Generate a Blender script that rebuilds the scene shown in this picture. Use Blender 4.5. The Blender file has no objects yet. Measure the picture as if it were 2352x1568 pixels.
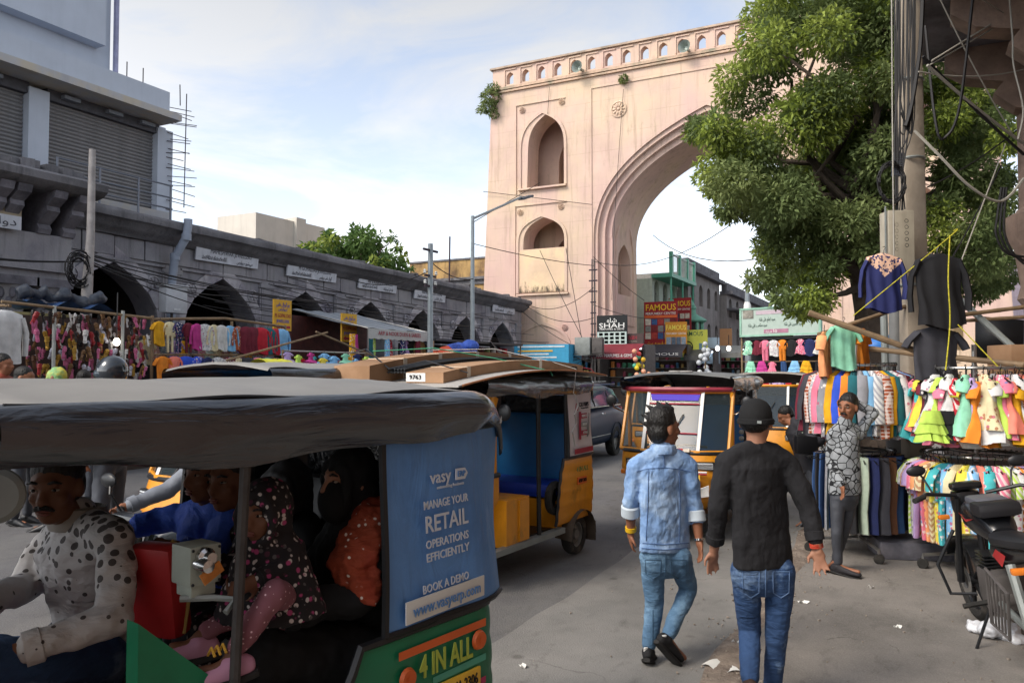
import bpy, bmesh, math, random
import numpy as np
from mathutils import Vector, Matrix, noise as mnoise
from mathutils.geometry import tessellate_polygon
from math import sin, cos, pi, radians as rad
random.seed(7)
SC = bpy.context.scene
COL = SC.collection
# ------------------------------------------------------------------ camera, sky, sun, exposure
F_PX, CX, CY, CAM_H = 1800.0, 1176.0, 784.0, 1.85
YAW, PITCH = rad(27), math.atan(66 / 1800)
cd = bpy.data.cameras.new('camera'); cam = bpy.data.objects.new('camera', cd); COL.objects.link(cam)
cd.sensor_width = 36; cd.lens = F_PX / 2352 * 36; cd.clip_start = .05; cd.clip_end = 3000
cam.location = (0, 0, CAM_H); cam.rotation_euler = (pi / 2 + PITCH, 0, YAW)
SC.camera = cam
SUN_EL, SUN_AZ = rad(43), rad(210)      # azimuth of the sun, clockwise from +Y
wd = bpy.data.worlds.new('World'); SC.world = wd; wd.use_nodes = True
nt = wd.node_tree; nt.nodes.clear()
def wn(t, **k):
    n = nt.nodes.new(t)
    for a, b in k.items():
        if a.startswith('i_'): n.inputs[a[2:].replace('_', ' ')].default_value = b
        else: setattr(n, a, b)
    return n
out = wn('ShaderNodeOutputWorld'); bg = wn('ShaderNodeBackground'); bg.inputs['Strength'].default_value = .15
sky = wn('ShaderNodeTexSky', sky_type='NISHITA', sun_disc=False, sun_elevation=SUN_EL, sun_rotation=SUN_AZ, air_density=1.0, dust_density=2.2, ozone_density=1.2, altitude=500)
tc = wn('ShaderNodeTexCoord'); mp = wn('ShaderNodeMapping'); mp.inputs['Scale'].default_value = (1.6, 1.6, 5.0); mp.inputs['Rotation'].default_value = (0.25, .1, .5)
nz = wn('ShaderNodeTexNoise', i_Scale=1.5, i_Detail=8.0, i_Roughness=.6, i_Distortion=.9)
rp = wn('ShaderNodeValToRGB'); rp.color_ramp.elements[0].position = .40; rp.color_ramp.elements[0].color = (.5, .5, .5, 1); rp.color_ramp.elements[1].position = .60; rp.color_ramp.elements[1].color = (.97, .97, .97, 1)
mx = wn('ShaderNodeMix', data_type='RGBA'); bw = wn('ShaderNodeRGBToBW'); cm = wn('ShaderNodeMix', data_type='RGBA', blend_type='MULTIPLY'); cm.inputs[0].default_value = 1; cm.inputs[7].default_value = (1.44, 1.47, 1.53, 1)
L = nt.links.new
L(tc.outputs['Generated'], mp.inputs['Vector']); L(mp.outputs[0], nz.inputs['Vector']); L(nz.outputs['Fac'], rp.inputs['Fac'])
L(rp.outputs[0], mx.inputs[0]); L(sky.outputs[0], bw.inputs[0]); L(bw.outputs[0], cm.inputs[6]); L(cm.outputs[2], mx.inputs[7]); L(sky.outputs[0], mx.inputs[6]); L(mx.outputs[2], bg.inputs['Color']); L(bg.outputs[0], out.inputs[0])
sl = bpy.data.lights.new('sun', 'SUN'); sun = bpy.data.objects.new('sun', sl); COL.objects.link(sun)
sl.energy = 1.35; sl.angle = rad(20); sl.color = (1, .87, .72)
_sd = Vector((sin(SUN_AZ) * cos(SUN_EL), cos(SUN_AZ) * cos(SUN_EL), sin(SUN_EL)))
sun.rotation_euler = _sd.to_track_quat('Z', 'Y').to_euler()
SC.view_settings.view_transform = 'Standard'; SC.view_settings.look = 'None'; SC.view_settings.gamma = 1; SC.view_settings.exposure = .92
SC.cycles.use_denoising = True; SC.cycles.max_bounces = 6; SC.cycles.transparent_max_bounces = 6
# ------------------------------------------------------------------ measuring helpers (survey points read off the photograph)
_fw = Vector((-sin(YAW) * cos(PITCH), cos(YAW) * cos(PITCH), sin(PITCH))); _rt = Vector((cos(YAW), sin(YAW), 0)); _up = _rt.cross(_fw)
CAMP = Vector((0, 0, CAM_H))
def ray(px, py): return _fw + _rt * ((px - CX) / F_PX) + _up * ((CY - py) / F_PX)
def atD(px, py, d): return CAMP + ray(px, py) * d
def atX(px, py, x): r = ray(px, py); return CAMP + r * (x / r.x)
def atY(px, py, y): r = ray(px, py); return CAMP + r * (y / r.y)
def atZ(px, py, z=0): r = ray(px, py); return CAMP + r * ((z - CAM_H) / r.z)
def V(*a): return Vector(a)
# ------------------------------------------------------------------ materials
def lin(c):
    if isinstance(c, str): c = [int(c[i:i + 2], 16) / 255 for i in (0, 2, 4)]
    return tuple(((x / 12.92) if x <= .04045 else ((x + .055) / 1.055) ** 2.4) for x in c[:3]) + (1,)
MATS = {}
def mat(name, col='808080', rough=.7, metal=0., var=.12, scale=6., bump=0., bscale=60., spec=.4, coat=0., emit=None, estr=1., col2=None, p2=(.45, .62), scale2=1.2, alpha=1., trans=0., sheen=0., sub=0., streak=0., stcol='2a2722'):
    if name in MATS: return MATS[name]
    m = bpy.data.materials.new(name); m.use_nodes = True; MATS[name] = m
    n = m.node_tree.nodes; l = m.node_tree.links.new; b = n['Principled BSDF']
    c = lin(col); b.inputs['Roughness'].default_value = rough; b.inputs['Metallic'].default_value = metal
    b.inputs['Specular IOR Level'].default_value = spec; b.inputs['Coat Weight'].default_value = coat; b.inputs['Coat Roughness'].default_value = .15
    b.inputs['Sheen Weight'].default_value = sheen; b.inputs['Alpha'].default_value = alpha; b.inputs['Transmission Weight'].default_value = trans
    tcn = n.new('ShaderNodeTexCoord'); src = tcn.outputs['Object']
    last = None
    def mixn(fac, a, bb, typ='MIX'):
        x = n.new('ShaderNodeMix'); x.data_type = 'RGBA'; x.blend_type = typ
        for sock, v in ((0, fac), (6, a), (7, bb)):
            if hasattr(v, 'links'): l(v, x.inputs[sock])
            else: x.inputs[sock].default_value = v
        return x.outputs[2]
    if var > 0:
        no = n.new('ShaderNodeTexNoise'); no.inputs['Scale'].default_value = scale; no.inputs['Detail'].default_value = 5; no.inputs['Roughness'].default_value = .6; l(src, no.inputs['Vector'])
        mr = n.new('ShaderNodeMapRange'); mr.inputs[1].default_value = .3; mr.inputs[2].default_value = .7; mr.inputs[3].default_value = 1 - var * 1.4; mr.inputs[4].default_value = 1 + var
        l(no.outputs['Fac'], mr.inputs[0]); last = mixn(1., c, mr.outputs[0], 'MULTIPLY')
    if col2:
        no2 = n.new('ShaderNodeTexNoise'); no2.inputs['Scale'].default_value = scale2; no2.inputs['Detail'].default_value = 6; no2.inputs['Roughness'].default_value = .65; l(src, no2.inputs['Vector'])
        r2 = n.new('ShaderNodeMapRange'); r2.inputs[1].default_value = p2[0]; r2.inputs[2].default_value = p2[1]; l(no2.outputs['Fac'], r2.inputs[0])
        last = mixn(r2.outputs[0], last or c, lin(col2))
    if streak:
        mpn = n.new('ShaderNodeMapping'); mpn.inputs['Scale'].default_value = (1.6, 1.6, .12); l(src, mpn.inputs['Vector'])
        no3 = n.new('ShaderNodeTexNoise'); no3.inputs['Scale'].default_value = 2.2; no3.inputs['Detail'].default_value = 7; no3.inputs['Roughness'].default_value = .7; l(mpn.outputs[0], no3.inputs['Vector'])
        r3 = n.new('ShaderNodeMapRange'); r3.inputs[1].default_value = .52; r3.inputs[2].default_value = .75; r3.inputs[4].default_value = streak; l(no3.outputs['Fac'], r3.inputs[0])
        last = mixn(r3.outputs[0], last or c, lin(stcol))
    if last is not None: l(last, b.inputs['Base Color'])
    else: b.inputs['Base Color'].default_value = c
    if bump:
        nb = n.new('ShaderNodeTexNoise'); nb.inputs['Scale'].default_value = bscale; nb.inputs['Detail'].default_value = 4; l(src, nb.inputs['Vector'])
        bp = n.new('ShaderNodeBump'); bp.inputs['Strength'].default_value = bump; bp.inputs['Distance'].default_value = .02; l(nb.outputs['Fac'], bp.inputs['Height']); l(bp.outputs[0], b.inputs['Normal'])
    if emit: b.inputs['Emission Color'].default_value = lin(emit); b.inputs['Emission Strength'].default_value = estr
    m['base'] = 1
    return m
def nodes_of(m): return m.node_tree.nodes, m.node_tree.links.new, m.node_tree.nodes['Principled BSDF']
def base_socket(m):
    n, l, b = nodes_of(m); s = b.inputs['Base Color']
    return s.links[0].from_socket if s.links else None
def overlay(m, fac_socket, col, typ='MIX'):
    """mix colour over the base colour where fac_socket says"""
    n, l, b = nodes_of(m); x = n.new('ShaderNodeMix'); x.data_type = 'RGBA'; x.blend_type = typ
    s = base_socket(m)
    if s: l(s, x.inputs[6])
    else: x.inputs[6].default_value = b.inputs['Base Color'].default_value
    if hasattr(fac_socket, 'links'): l(fac_socket, x.inputs[0])
    else: x.inputs[0].default_value = fac_socket
    if hasattr(col, 'links'): l(col, x.inputs[7])
    else: x.inputs[7].default_value = lin(col)
    l(x.outputs[2], b.inputs['Base Color'])
def maprange(m, sock, a, bb, c=0., d=1.):
    n, l, b = nodes_of(m); r = n.new('ShaderNodeMapRange'); r.inputs[1].default_value = a; r.inputs[2].default_value = bb; r.inputs[3].default_value = c; r.inputs[4].default_value = d
    l(sock, r.inputs[0]); return r.outputs[0]
def texsock(m, kind, out, coord='Object', mscale=(1, 1, 1), mloc=(0, 0, 0), mrot=(0, 0, 0), **k):
    n, l, b = nodes_of(m); t = n.new(kind); tcn = n.new('ShaderNodeTexCoord'); mp = n.new('ShaderNodeMapping')
    mp.inputs['Scale'].default_value = mscale; mp.inputs['Location'].default_value = mloc; mp.inputs['Rotation'].default_value = mrot
    l(tcn.outputs[coord], mp.inputs['Vector']); l(mp.outputs[0], t.inputs['Vector'])
    for a, v in k.items():
        if a.startswith('i_'): t.inputs[a[2:].replace('_', ' ')].default_value = v
        else: setattr(t, a, v)
    return t.outputs[out]
# ------------------------------------------------------------------ mesh builder
class MB:
    def __init__(s): s.v = []; s.f = []; s.m = []; s.mi = 0; s.X = None
    def add(s, vs, fs):
        o = len(s.v)
        if s.X is not None: vs = [tuple(s.X @ Vector(p)) for p in vs]
        s.v.extend([tuple(p) for p in vs]); s.f.extend([tuple(i + o for i in f) for f in fs]); s.m.extend([s.mi] * len(fs))
        return s
    def box(s, c, sz, rz=0., rot=None):
        hx, hy, hz = sz[0] / 2, sz[1] / 2, sz[2] / 2
        vs = [(x * hx, y * hy, z * hz) for z in (-1, 1) for y in (-1, 1) for x in (-1, 1)]
        R = rot if rot is not None else (Matrix.Rotation(rz, 3, 'Z') if rz else None)
        vs = [(R @ Vector(p) if R is not None else Vector(p)) + Vector(c) for p in vs]
        return s.add(vs, [(0, 2, 3, 1), (4, 5, 7, 6), (0, 1, 5, 4), (2, 6, 7, 3), (0, 4, 6, 2), (1, 3, 7, 5)])
    def b2(s, a, b): return s.box([(a[i] + b[i]) / 2 for i in range(3)], [abs(b[i] - a[i]) for i in range(3)])
    def rbox(s, c, sz, r=.02, rz=0., rot=None, seg=2):
        bm = bmesh.new(); bmesh.ops.create_cube(bm, size=1)
        for v in bm.verts: v.co = Vector((v.co.x * sz[0], v.co.y * sz[1], v.co.z * sz[2]))
        bmesh.ops.bevel(bm, geom=bm.edges[:] , offset=min(r, min(sz) * .49), segments=seg, profile=.6, affect='EDGES')
        R = rot if rot is not None else Matrix.Rotation(rz, 3, 'Z')
        vs = [R @ v.co + Vector(c) for v in bm.verts]; fs = [[v.index for v in f.verts] for f in bm.faces]; bm.free()
        return s.add(vs, fs)
    def tube(s, pts, r, n=8, cap=True, closed=False, flat=1.):
        pts = [Vector(p) for p in pts]; N = len(pts); rr = r if isinstance(r, (list, tuple)) else [r] * N
        vs = []; fs = []; ref = None
        for i, p in enumerate(pts):
            if closed: t = pts[(i + 1) % N] - pts[i - 1]
            else: t = pts[min(i + 1, N - 1)] - pts[max(i - 1, 0)]
            if t.length < 1e-9: t = Vector((0, 0, 1))
            t.normalize()
            if ref is None: ref = t.orthogonal().normalized() if abs(t.z) > .98 else t.cross(Vector((0, 0, 1))).normalized()
            ref = (ref - t * ref.dot(t)); ref = ref.normalized() if ref.length > 1e-6 else t.orthogonal().normalized()
            bi = t.cross(ref)
            for k in range(n):
                a = 2 * pi * k / n; vs.append(p + (ref * cos(a) + bi * sin(a) * flat) * rr[i])
        for i in range(N if closed else N - 1):
            j = (i + 1) % N
            for k in range(n): k2 = (k + 1) % n; fs.append((i * n + k, i * n + k2, j * n + k2, j * n + k))
        if cap and not closed: fs.append(tuple(range(n - 1, -1, -1))); fs.append(tuple((N - 1) * n + k for k in range(n)))
        return s.add(vs, fs)
    def lathe(s, prof, n=16, c=(0, 0, 0), axis='Z', arc=2 * pi, sx=1., sy=1.):
        vs = []; fs = []; full = abs(arc - 2 * pi) < 1e-6; m = n if full else n + 1
        for (r, z) in prof:
            for k in range(m):
                a = arc * k / n; p = (r * cos(a) * sx, r * sin(a) * sy, z)
                if axis == 'Y': p = (p[0], p[2], -p[1])
                elif axis == 'X': p = (p[2], p[0], p[1])
                vs.append((p[0] + c[0], p[1] + c[1], p[2] + c[2]))
        for i in range(len(prof) - 1):
            for k in range(n): k2 = (k + 1) % m; fs.append((i * m + k, i * m + k2, (i + 1) * m + k2, (i + 1) * m + k))
        return s.add(vs, fs)
    def ell(s, c, r, nu=12, nv=8, R=None):
        prof = [(cos(-pi / 2 + pi * i / nv), sin(-pi / 2 + pi * i / nv)) for i in range(nv + 1)]
        vs = []; fs = []
        for (a, z) in prof:
            for k in range(nu):
                p = Vector((a * cos(2 * pi * k / nu) * r[0], a * sin(2 * pi * k / nu) * r[1], z * r[2]))
                if R is not None: p = R @ p
                vs.append(p + Vector(c))
        for i in range(nv):
            for k in range(nu): k2 = (k + 1) % nu; fs.append((i * nu + k, i * nu + k2, (i + 1) * nu + k2, (i + 1) * nu + k))
        return s.add(vs, fs)
    def grid(s, fn, nu, nv, wrap=False):
        vs = [fn(i / nu, j / nv) for j in range(nv + 1) for i in range(nu + 1)]
        w = nu + 1
        return s.add(vs, [(j * w + i, j * w + i + 1, (j + 1) * w + i + 1, (j + 1) * w + i) for j in range(nv) for i in range(nu)])
    def prism(s, outer, d0, d1, fr, holes=(), back=True, walls=True):
        """flat polygon (2D u,v) with holes, between depths d0 and d1; fr(u,v,d)->xyz"""
        loops = [list(outer)] + [list(h) for h in holes]
        tri = tessellate_polygon([[Vector((p[0], p[1], 0)) for p in lp] for lp in loops])
        flat = [p for lp in loops for p in lp]; n = len(flat)
        vs = [fr(p[0], p[1], d0) for p in flat]; fs = [tuple(t) for t in tri]
        if walls:
            vs += [fr(p[0], p[1], d1) for p in flat]
            if back: fs += [tuple(i + n for i in reversed(t)) for t in tri]
            o = 0
            for lp in loops:
                k = len(lp)
                for i in range(k): j = (i + 1) % k; fs.append((o + i, o + j, n + o + j, n + o + i))
                o += k
        return s.add(vs, fs)
    def loft(s, rings, n=12, cap=True, p=2.0):
        """rings: (centre, u-vector, v-vector): super-elliptic cross-sections"""
        vs = []; fs = []
        for c, u, v in rings:
            for k in range(n):
                a = 2 * pi * k / n; ca, sa = cos(a), sin(a)
                if p != 2: ca = math.copysign(abs(ca) ** (2 / p), ca); sa = math.copysign(abs(sa) ** (2 / p), sa)
                vs.append(Vector(c) + Vector(u) * ca + Vector(v) * sa)
        for i in range(len(rings) - 1):
            for k in range(n): k2 = (k + 1) % n; fs.append((i * n + k, i * n + k2, (i + 1) * n + k2, (i + 1) * n + k))
        if cap: fs.append(tuple(range(n - 1, -1, -1))); fs.append(tuple((len(rings) - 1) * n + k for k in range(n)))
        return s.add(vs, fs)
    def mesh(s, name, mats=None, smooth=35, fix=True):
        me = bpy.data.meshes.new(name); me.from_pydata(s.v, [], s.f)
        for m in (mats if isinstance(mats, (list, tuple)) else [mats] if mats else []): me.materials.append(m)
        if s.m and max(s.m) > 0: me.polygons.foreach_set('material_index', s.m)
        if fix:
            bm = bmesh.new(); bm.from_mesh(me); bmesh.ops.recalc_face_normals(bm, faces=bm.faces[:]); bm.to_mesh(me); bm.free()
        if smooth: me.polygons.foreach_set('use_smooth', [True] * len(me.polygons)); me.set_sharp_from_angle(angle=rad(smooth))
        me.update(); return me
    def obj(s, name, mats=None, parent=None, smooth=35, fix=True, **tags):
        return link(name, s.mesh(name, mats, smooth, fix), parent, **tags)
def link(name, me, parent=None, loc=None, rz=None, **t):
    o = bpy.data.objects.new(name, me); COL.objects.link(o)
    if parent is not None: o.parent = parent
    if loc is not None: o.location = loc
    if rz is not None: o.rotation_euler = (0, 0, rz)
    tag(o, **t); return o
def tag(o, label=None, cat=None, group=None, kind=None):
    if label: o['label'] = label
    if cat: o['category'] = cat
    if group: o['group'] = group
    if kind: o['kind'] = kind
    return o
def thing(name, label, cat, loc=(0, 0, 0), rz=0., group=None):
    o = bpy.data.objects.new(name, None); COL.objects.link(o); o.location = loc; o.rotation_euler = (0, 0, rz); o.empty_display_size = .1
    return tag(o, label, cat, group)
KIDS = {}
def copy_tree(o, parent=None, label=None):
    c = o.copy(); COL.objects.link(c); c.parent = parent
    if label: c['label'] = label
    for ch in o.children: copy_tree(ch, c)
    return c
_tmp = bpy.data.scenes.new('scratch')
def evaluated(o):
    _tmp.collection.objects.link(o); vl = _tmp.view_layers[0]; vl.update(); dg = vl.depsgraph
    me = bpy.data.meshes.new_from_object(o.evaluated_get(dg), depsgraph=dg)
    _tmp.collection.objects.unlink(o); d = o.data; bpy.data.objects.remove(o)
    return me, d
_tc = {}
def text_mesh(body, size=.1, extrude=.002, bold=0., align='CENTER', spacing=1., width=1., shear=0.):
    key = (body, size, extrude, bold, align, spacing, width, shear)
    if key in _tc: return _tc[key]
    cu = bpy.data.curves.new('lettering', 'FONT'); cu.body = body; cu.size = size; cu.extrude = extrude; cu.offset = bold * size; cu.align_x = align; cu.align_y = 'CENTER'
    cu.space_character = spacing; cu.resolution_u = 2; cu.shear = shear
    me, d = evaluated(bpy.data.objects.new('lettering', cu)); bpy.data.curves.remove(d)
    if width != 1:
        co = np.empty(len(me.vertices) * 3, 'f'); me.vertices.foreach_get('co', co); co[0::3] *= width; me.vertices.foreach_set('co', co)
    me.name = 'lettering'; _tc[key] = me
    return me
def text(body, size, m, parent, loc, xdir=(1, 0, 0), ydir=(0, 0, 1), name='lettering', fit=None, **k):
    """lettering that reads along xdir with its up along ydir, in the parent's frame"""
    me = text_mesh(body, size, **k).copy(); me.materials.clear(); me.materials.append(m)
    x = Vector(xdir).normalized(); y = Vector(ydir).normalized(); z = x.cross(y)
    if fit:
        co = np.empty(len(me.vertices) * 3, 'f'); me.vertices.foreach_get('co', co); w = co[0::3].max() - co[0::3].min()
        if w > 1e-6: co[0::3] *= fit / w; me.vertices.foreach_set('co', co)
    o = bpy.data.objects.new(name, me); COL.objects.link(o); o.parent = parent
    o.matrix_local = Matrix.Translation(Vector(loc)) @ Matrix((x, y, z)).transposed().to_4x4()
    return o
# Urdu and Telugu shop lettering: joined presentation forms, laid out right to left
_AR = {'ا': 'ﺍﺎ', 'ب': 'ﺏﺐﺑﺒ', 'پ': 'ﭖﭗﭘﭙ', 'ت': 'ﺕﺖﺗﺘ', 'ج': 'ﺝﺞﺟﺠ', 'ح': 'ﺡﺢﺣﺤ', 'د': 'ﺩﺪ', 'ر': 'ﺭﺮ', 'ز': 'ﺯﺰ', 'س': 'ﺱﺲﺳﺴ', 'ش': 'ﺵﺶﺷﺸ', 'ص': 'ﺹﺺﺻﺼ', 'ع': 'ﻉﻊﻋﻌ', 'ف': 'ﻑﻒﻓﻔ', 'ک': 'ﮎﮏﮐﮑ', 'گ': 'ﮒﮓﮔﮕ', 'ل': 'ﻝﻞﻟﻠ', 'م': 'ﻡﻢﻣﻤ', 'ن': 'ﻥﻦﻧﻨ', 'و': 'ﻭﻮ', 'ہ': 'ﮦﮧﮨﮩ', 'ی': 'ﯼﯽﯾﯿ', 'ٹ': 'ﭦﭧﭨﭩ', 'خ': 'ﺥﺦﺧﺨ'}
def urdu(s):
    res = []
    for i, ch in enumerate(s):
        f = _AR.get(ch)
        if not f: res.append(ch); continue
        pv = i > 0 and s[i - 1] in _AR and len(_AR[s[i - 1]]) == 4; nx = i + 1 < len(s) and s[i + 1] in _AR
        res.append(f[1] if len(f) == 2 and pv else f[0] if len(f) == 2 else f[3 if pv and nx else 2 if nx else 1 if pv else 0])
    return ''.join(reversed(res))
def arc_pts(w, hs, ha, n=10, x0=0., k=(.46, .61, .77)):
    """pointed four-centred arch from the springing over the apex to the other springing"""
    h = ha - hs; R = []
    for i in range(n + 1):
        t = i / n; q = 1 - t
        R.append((w * (q ** 3 + 3 * q * q * t + 3 * q * t * t * k[1]), hs + h * (3 * q * q * t * k[0] + 3 * q * t * t * k[2] + t ** 3)))
    return [(x0 + x, z) for x, z in R] + [(x0 - x, z) for x, z in reversed(R[:-1])]
def arch_loop(w, z0, hs, ha, x0=0., n=10, k=(.46, .61, .77)): return [(x0 - w, z0), (x0 + w, z0)] + arc_pts(w, hs, ha, n, x0, k)
# ================================================================== ground
def ground_mat(name, col, col2, patch, sc2=.5, grit=.25):
    m = mat(name, col, rough=.9, var=.16, scale=1.3, bump=.35, bscale=90, col2=col2, p2=patch, scale2=sc2, spec=.25)
    g = texsock(m, 'ShaderNodeTexNoise', 'Fac', i_Scale=140., i_Detail=2.)
    overlay(m, maprange(m, g, .45, .75, 0, grit), 'a9a49c'); d = texsock(m, 'ShaderNodeTexNoise', 'Fac', i_Scale=7., i_Detail=6., i_Roughness=.7, mscale=(1, .35, 1))
    overlay(m, maprange(m, d, .56, .74, 0, .42), '3a3733')
    n, l, b = nodes_of(m); c = texsock(m, 'ShaderNodeTexVoronoi', 'Distance', i_Scale=.75, feature='DISTANCE_TO_EDGE'); vn_ = [x for x in n if x.bl_idname == 'ShaderNodeTexVoronoi'][0]; nd = texsock(m, 'ShaderNodeTexNoise', 'Color', i_Scale=2.2, i_Detail=5.); va = n.new('ShaderNodeVectorMath'); va.operation = 'MULTIPLY_ADD'; l(nd, va.inputs[0]); va.inputs[1].default_value = (.9, .9, .9); l(vn_.inputs['Vector'].links[0].from_socket, va.inputs[2]); l(va.outputs[0], vn_.inputs['Vector']); wv = texsock(m, 'ShaderNodeTexNoise', 'Fac', i_Scale=1.6, i_Detail=3.); mu = n.new('ShaderNodeMath'); mu.operation = 'MULTIPLY'
    l(maprange(m, c, .002, .009, 1, 0), mu.inputs[0]); l(maprange(m, wv, .52, .6, 0, .4), mu.inputs[1]); overlay(m, mu.outputs[0], '3c3936')
    sp = texsock(m, 'ShaderNodeTexVoronoi', 'Distance', i_Scale=3.1, i_Randomness=1.); sn = texsock(m, 'ShaderNodeTexNoise', 'Fac', i_Scale=2.3, i_Detail=4.); m2_ = n.new('ShaderNodeMath'); m2_.operation = 'MULTIPLY'; l(maprange(m, sp, .08, .16, 1, 0), m2_.inputs[0]); l(maprange(m, sn, .5, .58, 0, .5), m2_.inputs[1]); overlay(m, m2_.outputs[0], '4a4642'); return m
M_ROAD = ground_mat('asphalt', '5d5d5f', '6c6b69', (.46, .66))
M_PAVE = ground_mat('worn concrete', '757471', '868480', (.42, .62), .8)
M_DIRT = ground_mat('dusty concrete', '726e69', '827d77', (.42, .6), .9)
M_SOIL = mat('loose soil', '85796d', rough=1, var=.25, scale=9, bump=.8, bscale=40, col2='6e6258', scale2=5)
def sheet(name, x0, x1, y0, y1, z, m, wob=(0, 0), n=60):
    mb = MB(); rnd = random.Random(len(name))
    ph = [rnd.uniform(0, 6) for _ in range(4)]
    def e(y, k): return wob[k] * (.5 * sin(y * 2.1 + ph[k]) + .3 * sin(y * 5.3 + ph[k + 2]) + .35 * mnoise.noise(Vector((y * 1.7, k * 9 + len(name), 0))))
    mb.grid(lambda u, v: (x0 + (x1 - x0) * u + (e(y0 + (y1 - y0) * v, 0) * (1 - u) + e(y0 + (y1 - y0) * v, 1) * u), y0 + (y1 - y0) * v, z), 1, n if any(wob) else 1)
    return mb.obj(name, m, kind='structure', fix=False)
sheet('ground', -1500, 1500, -1500, 1500, -.012, M_ROAD)
sheet('road', -17.5, -2.4, -6, 90, -.006, M_ROAD)
sheet('pavement', -2.56, -.95, -4, 46, .0, M_PAVE, (.035, .0), 400)
sheet('footpath', -1.05, 4, -4, 46, .004, M_DIRT, (.03, 0), 400)
# strip of loose soil where the two pavings meet
mb = MB(); rnd = random.Random(5)
def soil(u, v):
    y = 2.5 + 9 * v; w = .11 + .09 * mnoise.noise(Vector((y * .9, 3, 0)))
    x = -1.04 + (u - .5) * 2 * w + .02 * sin(y * 3.1)
    return (x, y, .003 + .022 * max(0, 1 - abs(u - .5) * 2) ** .6 * (.5 + mnoise.noise(Vector((x * 9, y * 6, 1)))))
mb.grid(soil, 8, 220); mb.obj('dirt_strip', M_SOIL, kind='structure')
for k, (px, py, s, w) in enumerate([(1655, 1535, .2, .13), (1845, 1385, .09, .03), (1690, 1478, .05, .04), (2062, 1442, .05, .03), (1200, 1532, .04, .04), (1815, 1330, .08, .03), (2000, 1350, .05, .03)]):
    p = atZ(px, py); mb = MB(); r2 = random.Random(k); a = r2.uniform(0, 3)
    mb.grid(lambda u, v: (s * (u - .5) * cos(a) - w * (v - .5) * sin(a), s * (u - .5) * sin(a) + w * (v - .5) * cos(a), .012 + .012 * sin(u * 7 + v * 3)), 6, 4)
    mb.obj('paper_scrap', mat('scrap paper', 'dcdcd6', var=.06), loc=p, label='torn newsprint sheet lying on the soil strip' if k == 0 else 'small scrap of litter dropped on the paving', cat='litter', group=None if k == 0 else 'litter scraps on the pavement', fix=False)
mb = MB(); r_ = random.Random(77)
for k in range(900):
    y = 2.8 + 9.5 * r_.random() ** 1.2; x = -1.04 + r_.gauss(0, .16) if k < 600 else r_.uniform(-2.5, 1.2); s = r_.uniform(.004, .013); mb.box((x, y, .006 + s * .3), (s * r_.uniform(.8, 1.8), s, s * .8), r_.uniform(0, 3))
mb.obj('grit', mat('grit', '8f857a', var=.4, scale=30), kind='stuff', fix=False)
# ================================================================== the pink gateway
def gate_mat(name, col='caaf9f', col2='d2bd9a', lines=True):
    m = mat(name, col, rough=.85, var=.09, scale=.7, bump=.15, bscale=14, col2=col2, p2=(.42, .72), scale2=.22, streak=.75, stcol='96806c')
    s1 = texsock(m, 'ShaderNodeTexNoise', 'Fac', i_Scale=.9, i_Detail=8., i_Roughness=.75, mscale=(1.4, 1, .5), mloc=(3, 0, 9)); overlay(m, maprange(m, s1, .57, .74, 0, .7), '857668')
    s2 = texsock(m, 'ShaderNodeTexNoise', 'Fac', i_Scale=.35, i_Detail=5., mscale=(1, 1, .5), mloc=(7, 3, 0)); overlay(m, maprange(m, s2, .45, .68, 0, .75), 'c8a6a0')
    if lines:
        bt = texsock(m, 'ShaderNodeTexBrick', 'Fac', mscale=(1, 1, 1), mrot=(pi / 2, 0, 0), i_Scale=1., i_Brick_Width=1.75, i_Row_Height=.86, i_Mortar_Size=.012, i_Mortar_Smooth=.6)
        k = texsock(m, 'ShaderNodeTexNoise', 'Fac', i_Scale=.8, i_Detail=4.)
        n, l, b = nodes_of(m); mu = n.new('ShaderNodeMath'); mu.operation = 'MULTIPLY'; l(bt, mu.inputs[0]); l(maprange(m, k, .40, .62, 0, .5), mu.inputs[1]); overlay(m, mu.outputs[0], '8d7765')
    return m
M_GATE = gate_mat('pink lime plaster'); M_GATE2 = gate_mat('plain pink plaster', lines=False)
M_GDARK = mat('recess shade plaster', 'b59a88', rough=.9, var=.2, scale=1.5, col2='8f7c6e')  # darker plaster puts the jamb recess's shade into its colour
gate = thing('gateway', 'tall pink plastered gateway with a wide pointed arch over the street', 'gateway', (-8.5, 37, 0))
XC = -8.5
fr = lambda u, v, d: (u + (-.081 * (v / 18.2) * (1 if u > 9 else -1 if u < -9 else 0) * 10 * .9 if abs(u) > 9 else 0) , d, v)
HW = 12.35          # half width at the ground; battered by ~.74 m
def fr(u, v, d):
    k = max(0, (abs(u) - 5.8) / (HW - 5.8)); return (u - math.copysign(.82 * k * v / 18.2, u), d, v)
def rect(u0, u1, v0, v1): return [(u0, v0), (u1, v0), (u1, v1), (u0, v1)]
def gate_outline(w, hs, ha, top): return [(-HW, 0), (-w, 0)] + list(reversed(arc_pts(w, hs, ha, 18))) + [(w, 0), (HW, 0), (HW, top), (-HW, top)]
NK = (.56, .66, .79); NU = [(s * 8.55, 1.22, 11.45, 13.5, 15.3) for s in (-1, 1)]      # upper niches
NL = [(s * 8.62, 1.3, 8.2, 8.6, 9.85) for s in (-1, 1)]         # lower niches
nich = [arch_loop(w, z0, hs, ha, x, 8, NK) for x, w, z0, hs, ha in NU + NL]
mb = MB(); mb.prism(gate_outline(5.72, 8.6, 14.45, 16.95), 0, 1.3, fr, nich); mb.obj('wall', M_GATE, gate, 30)
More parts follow.
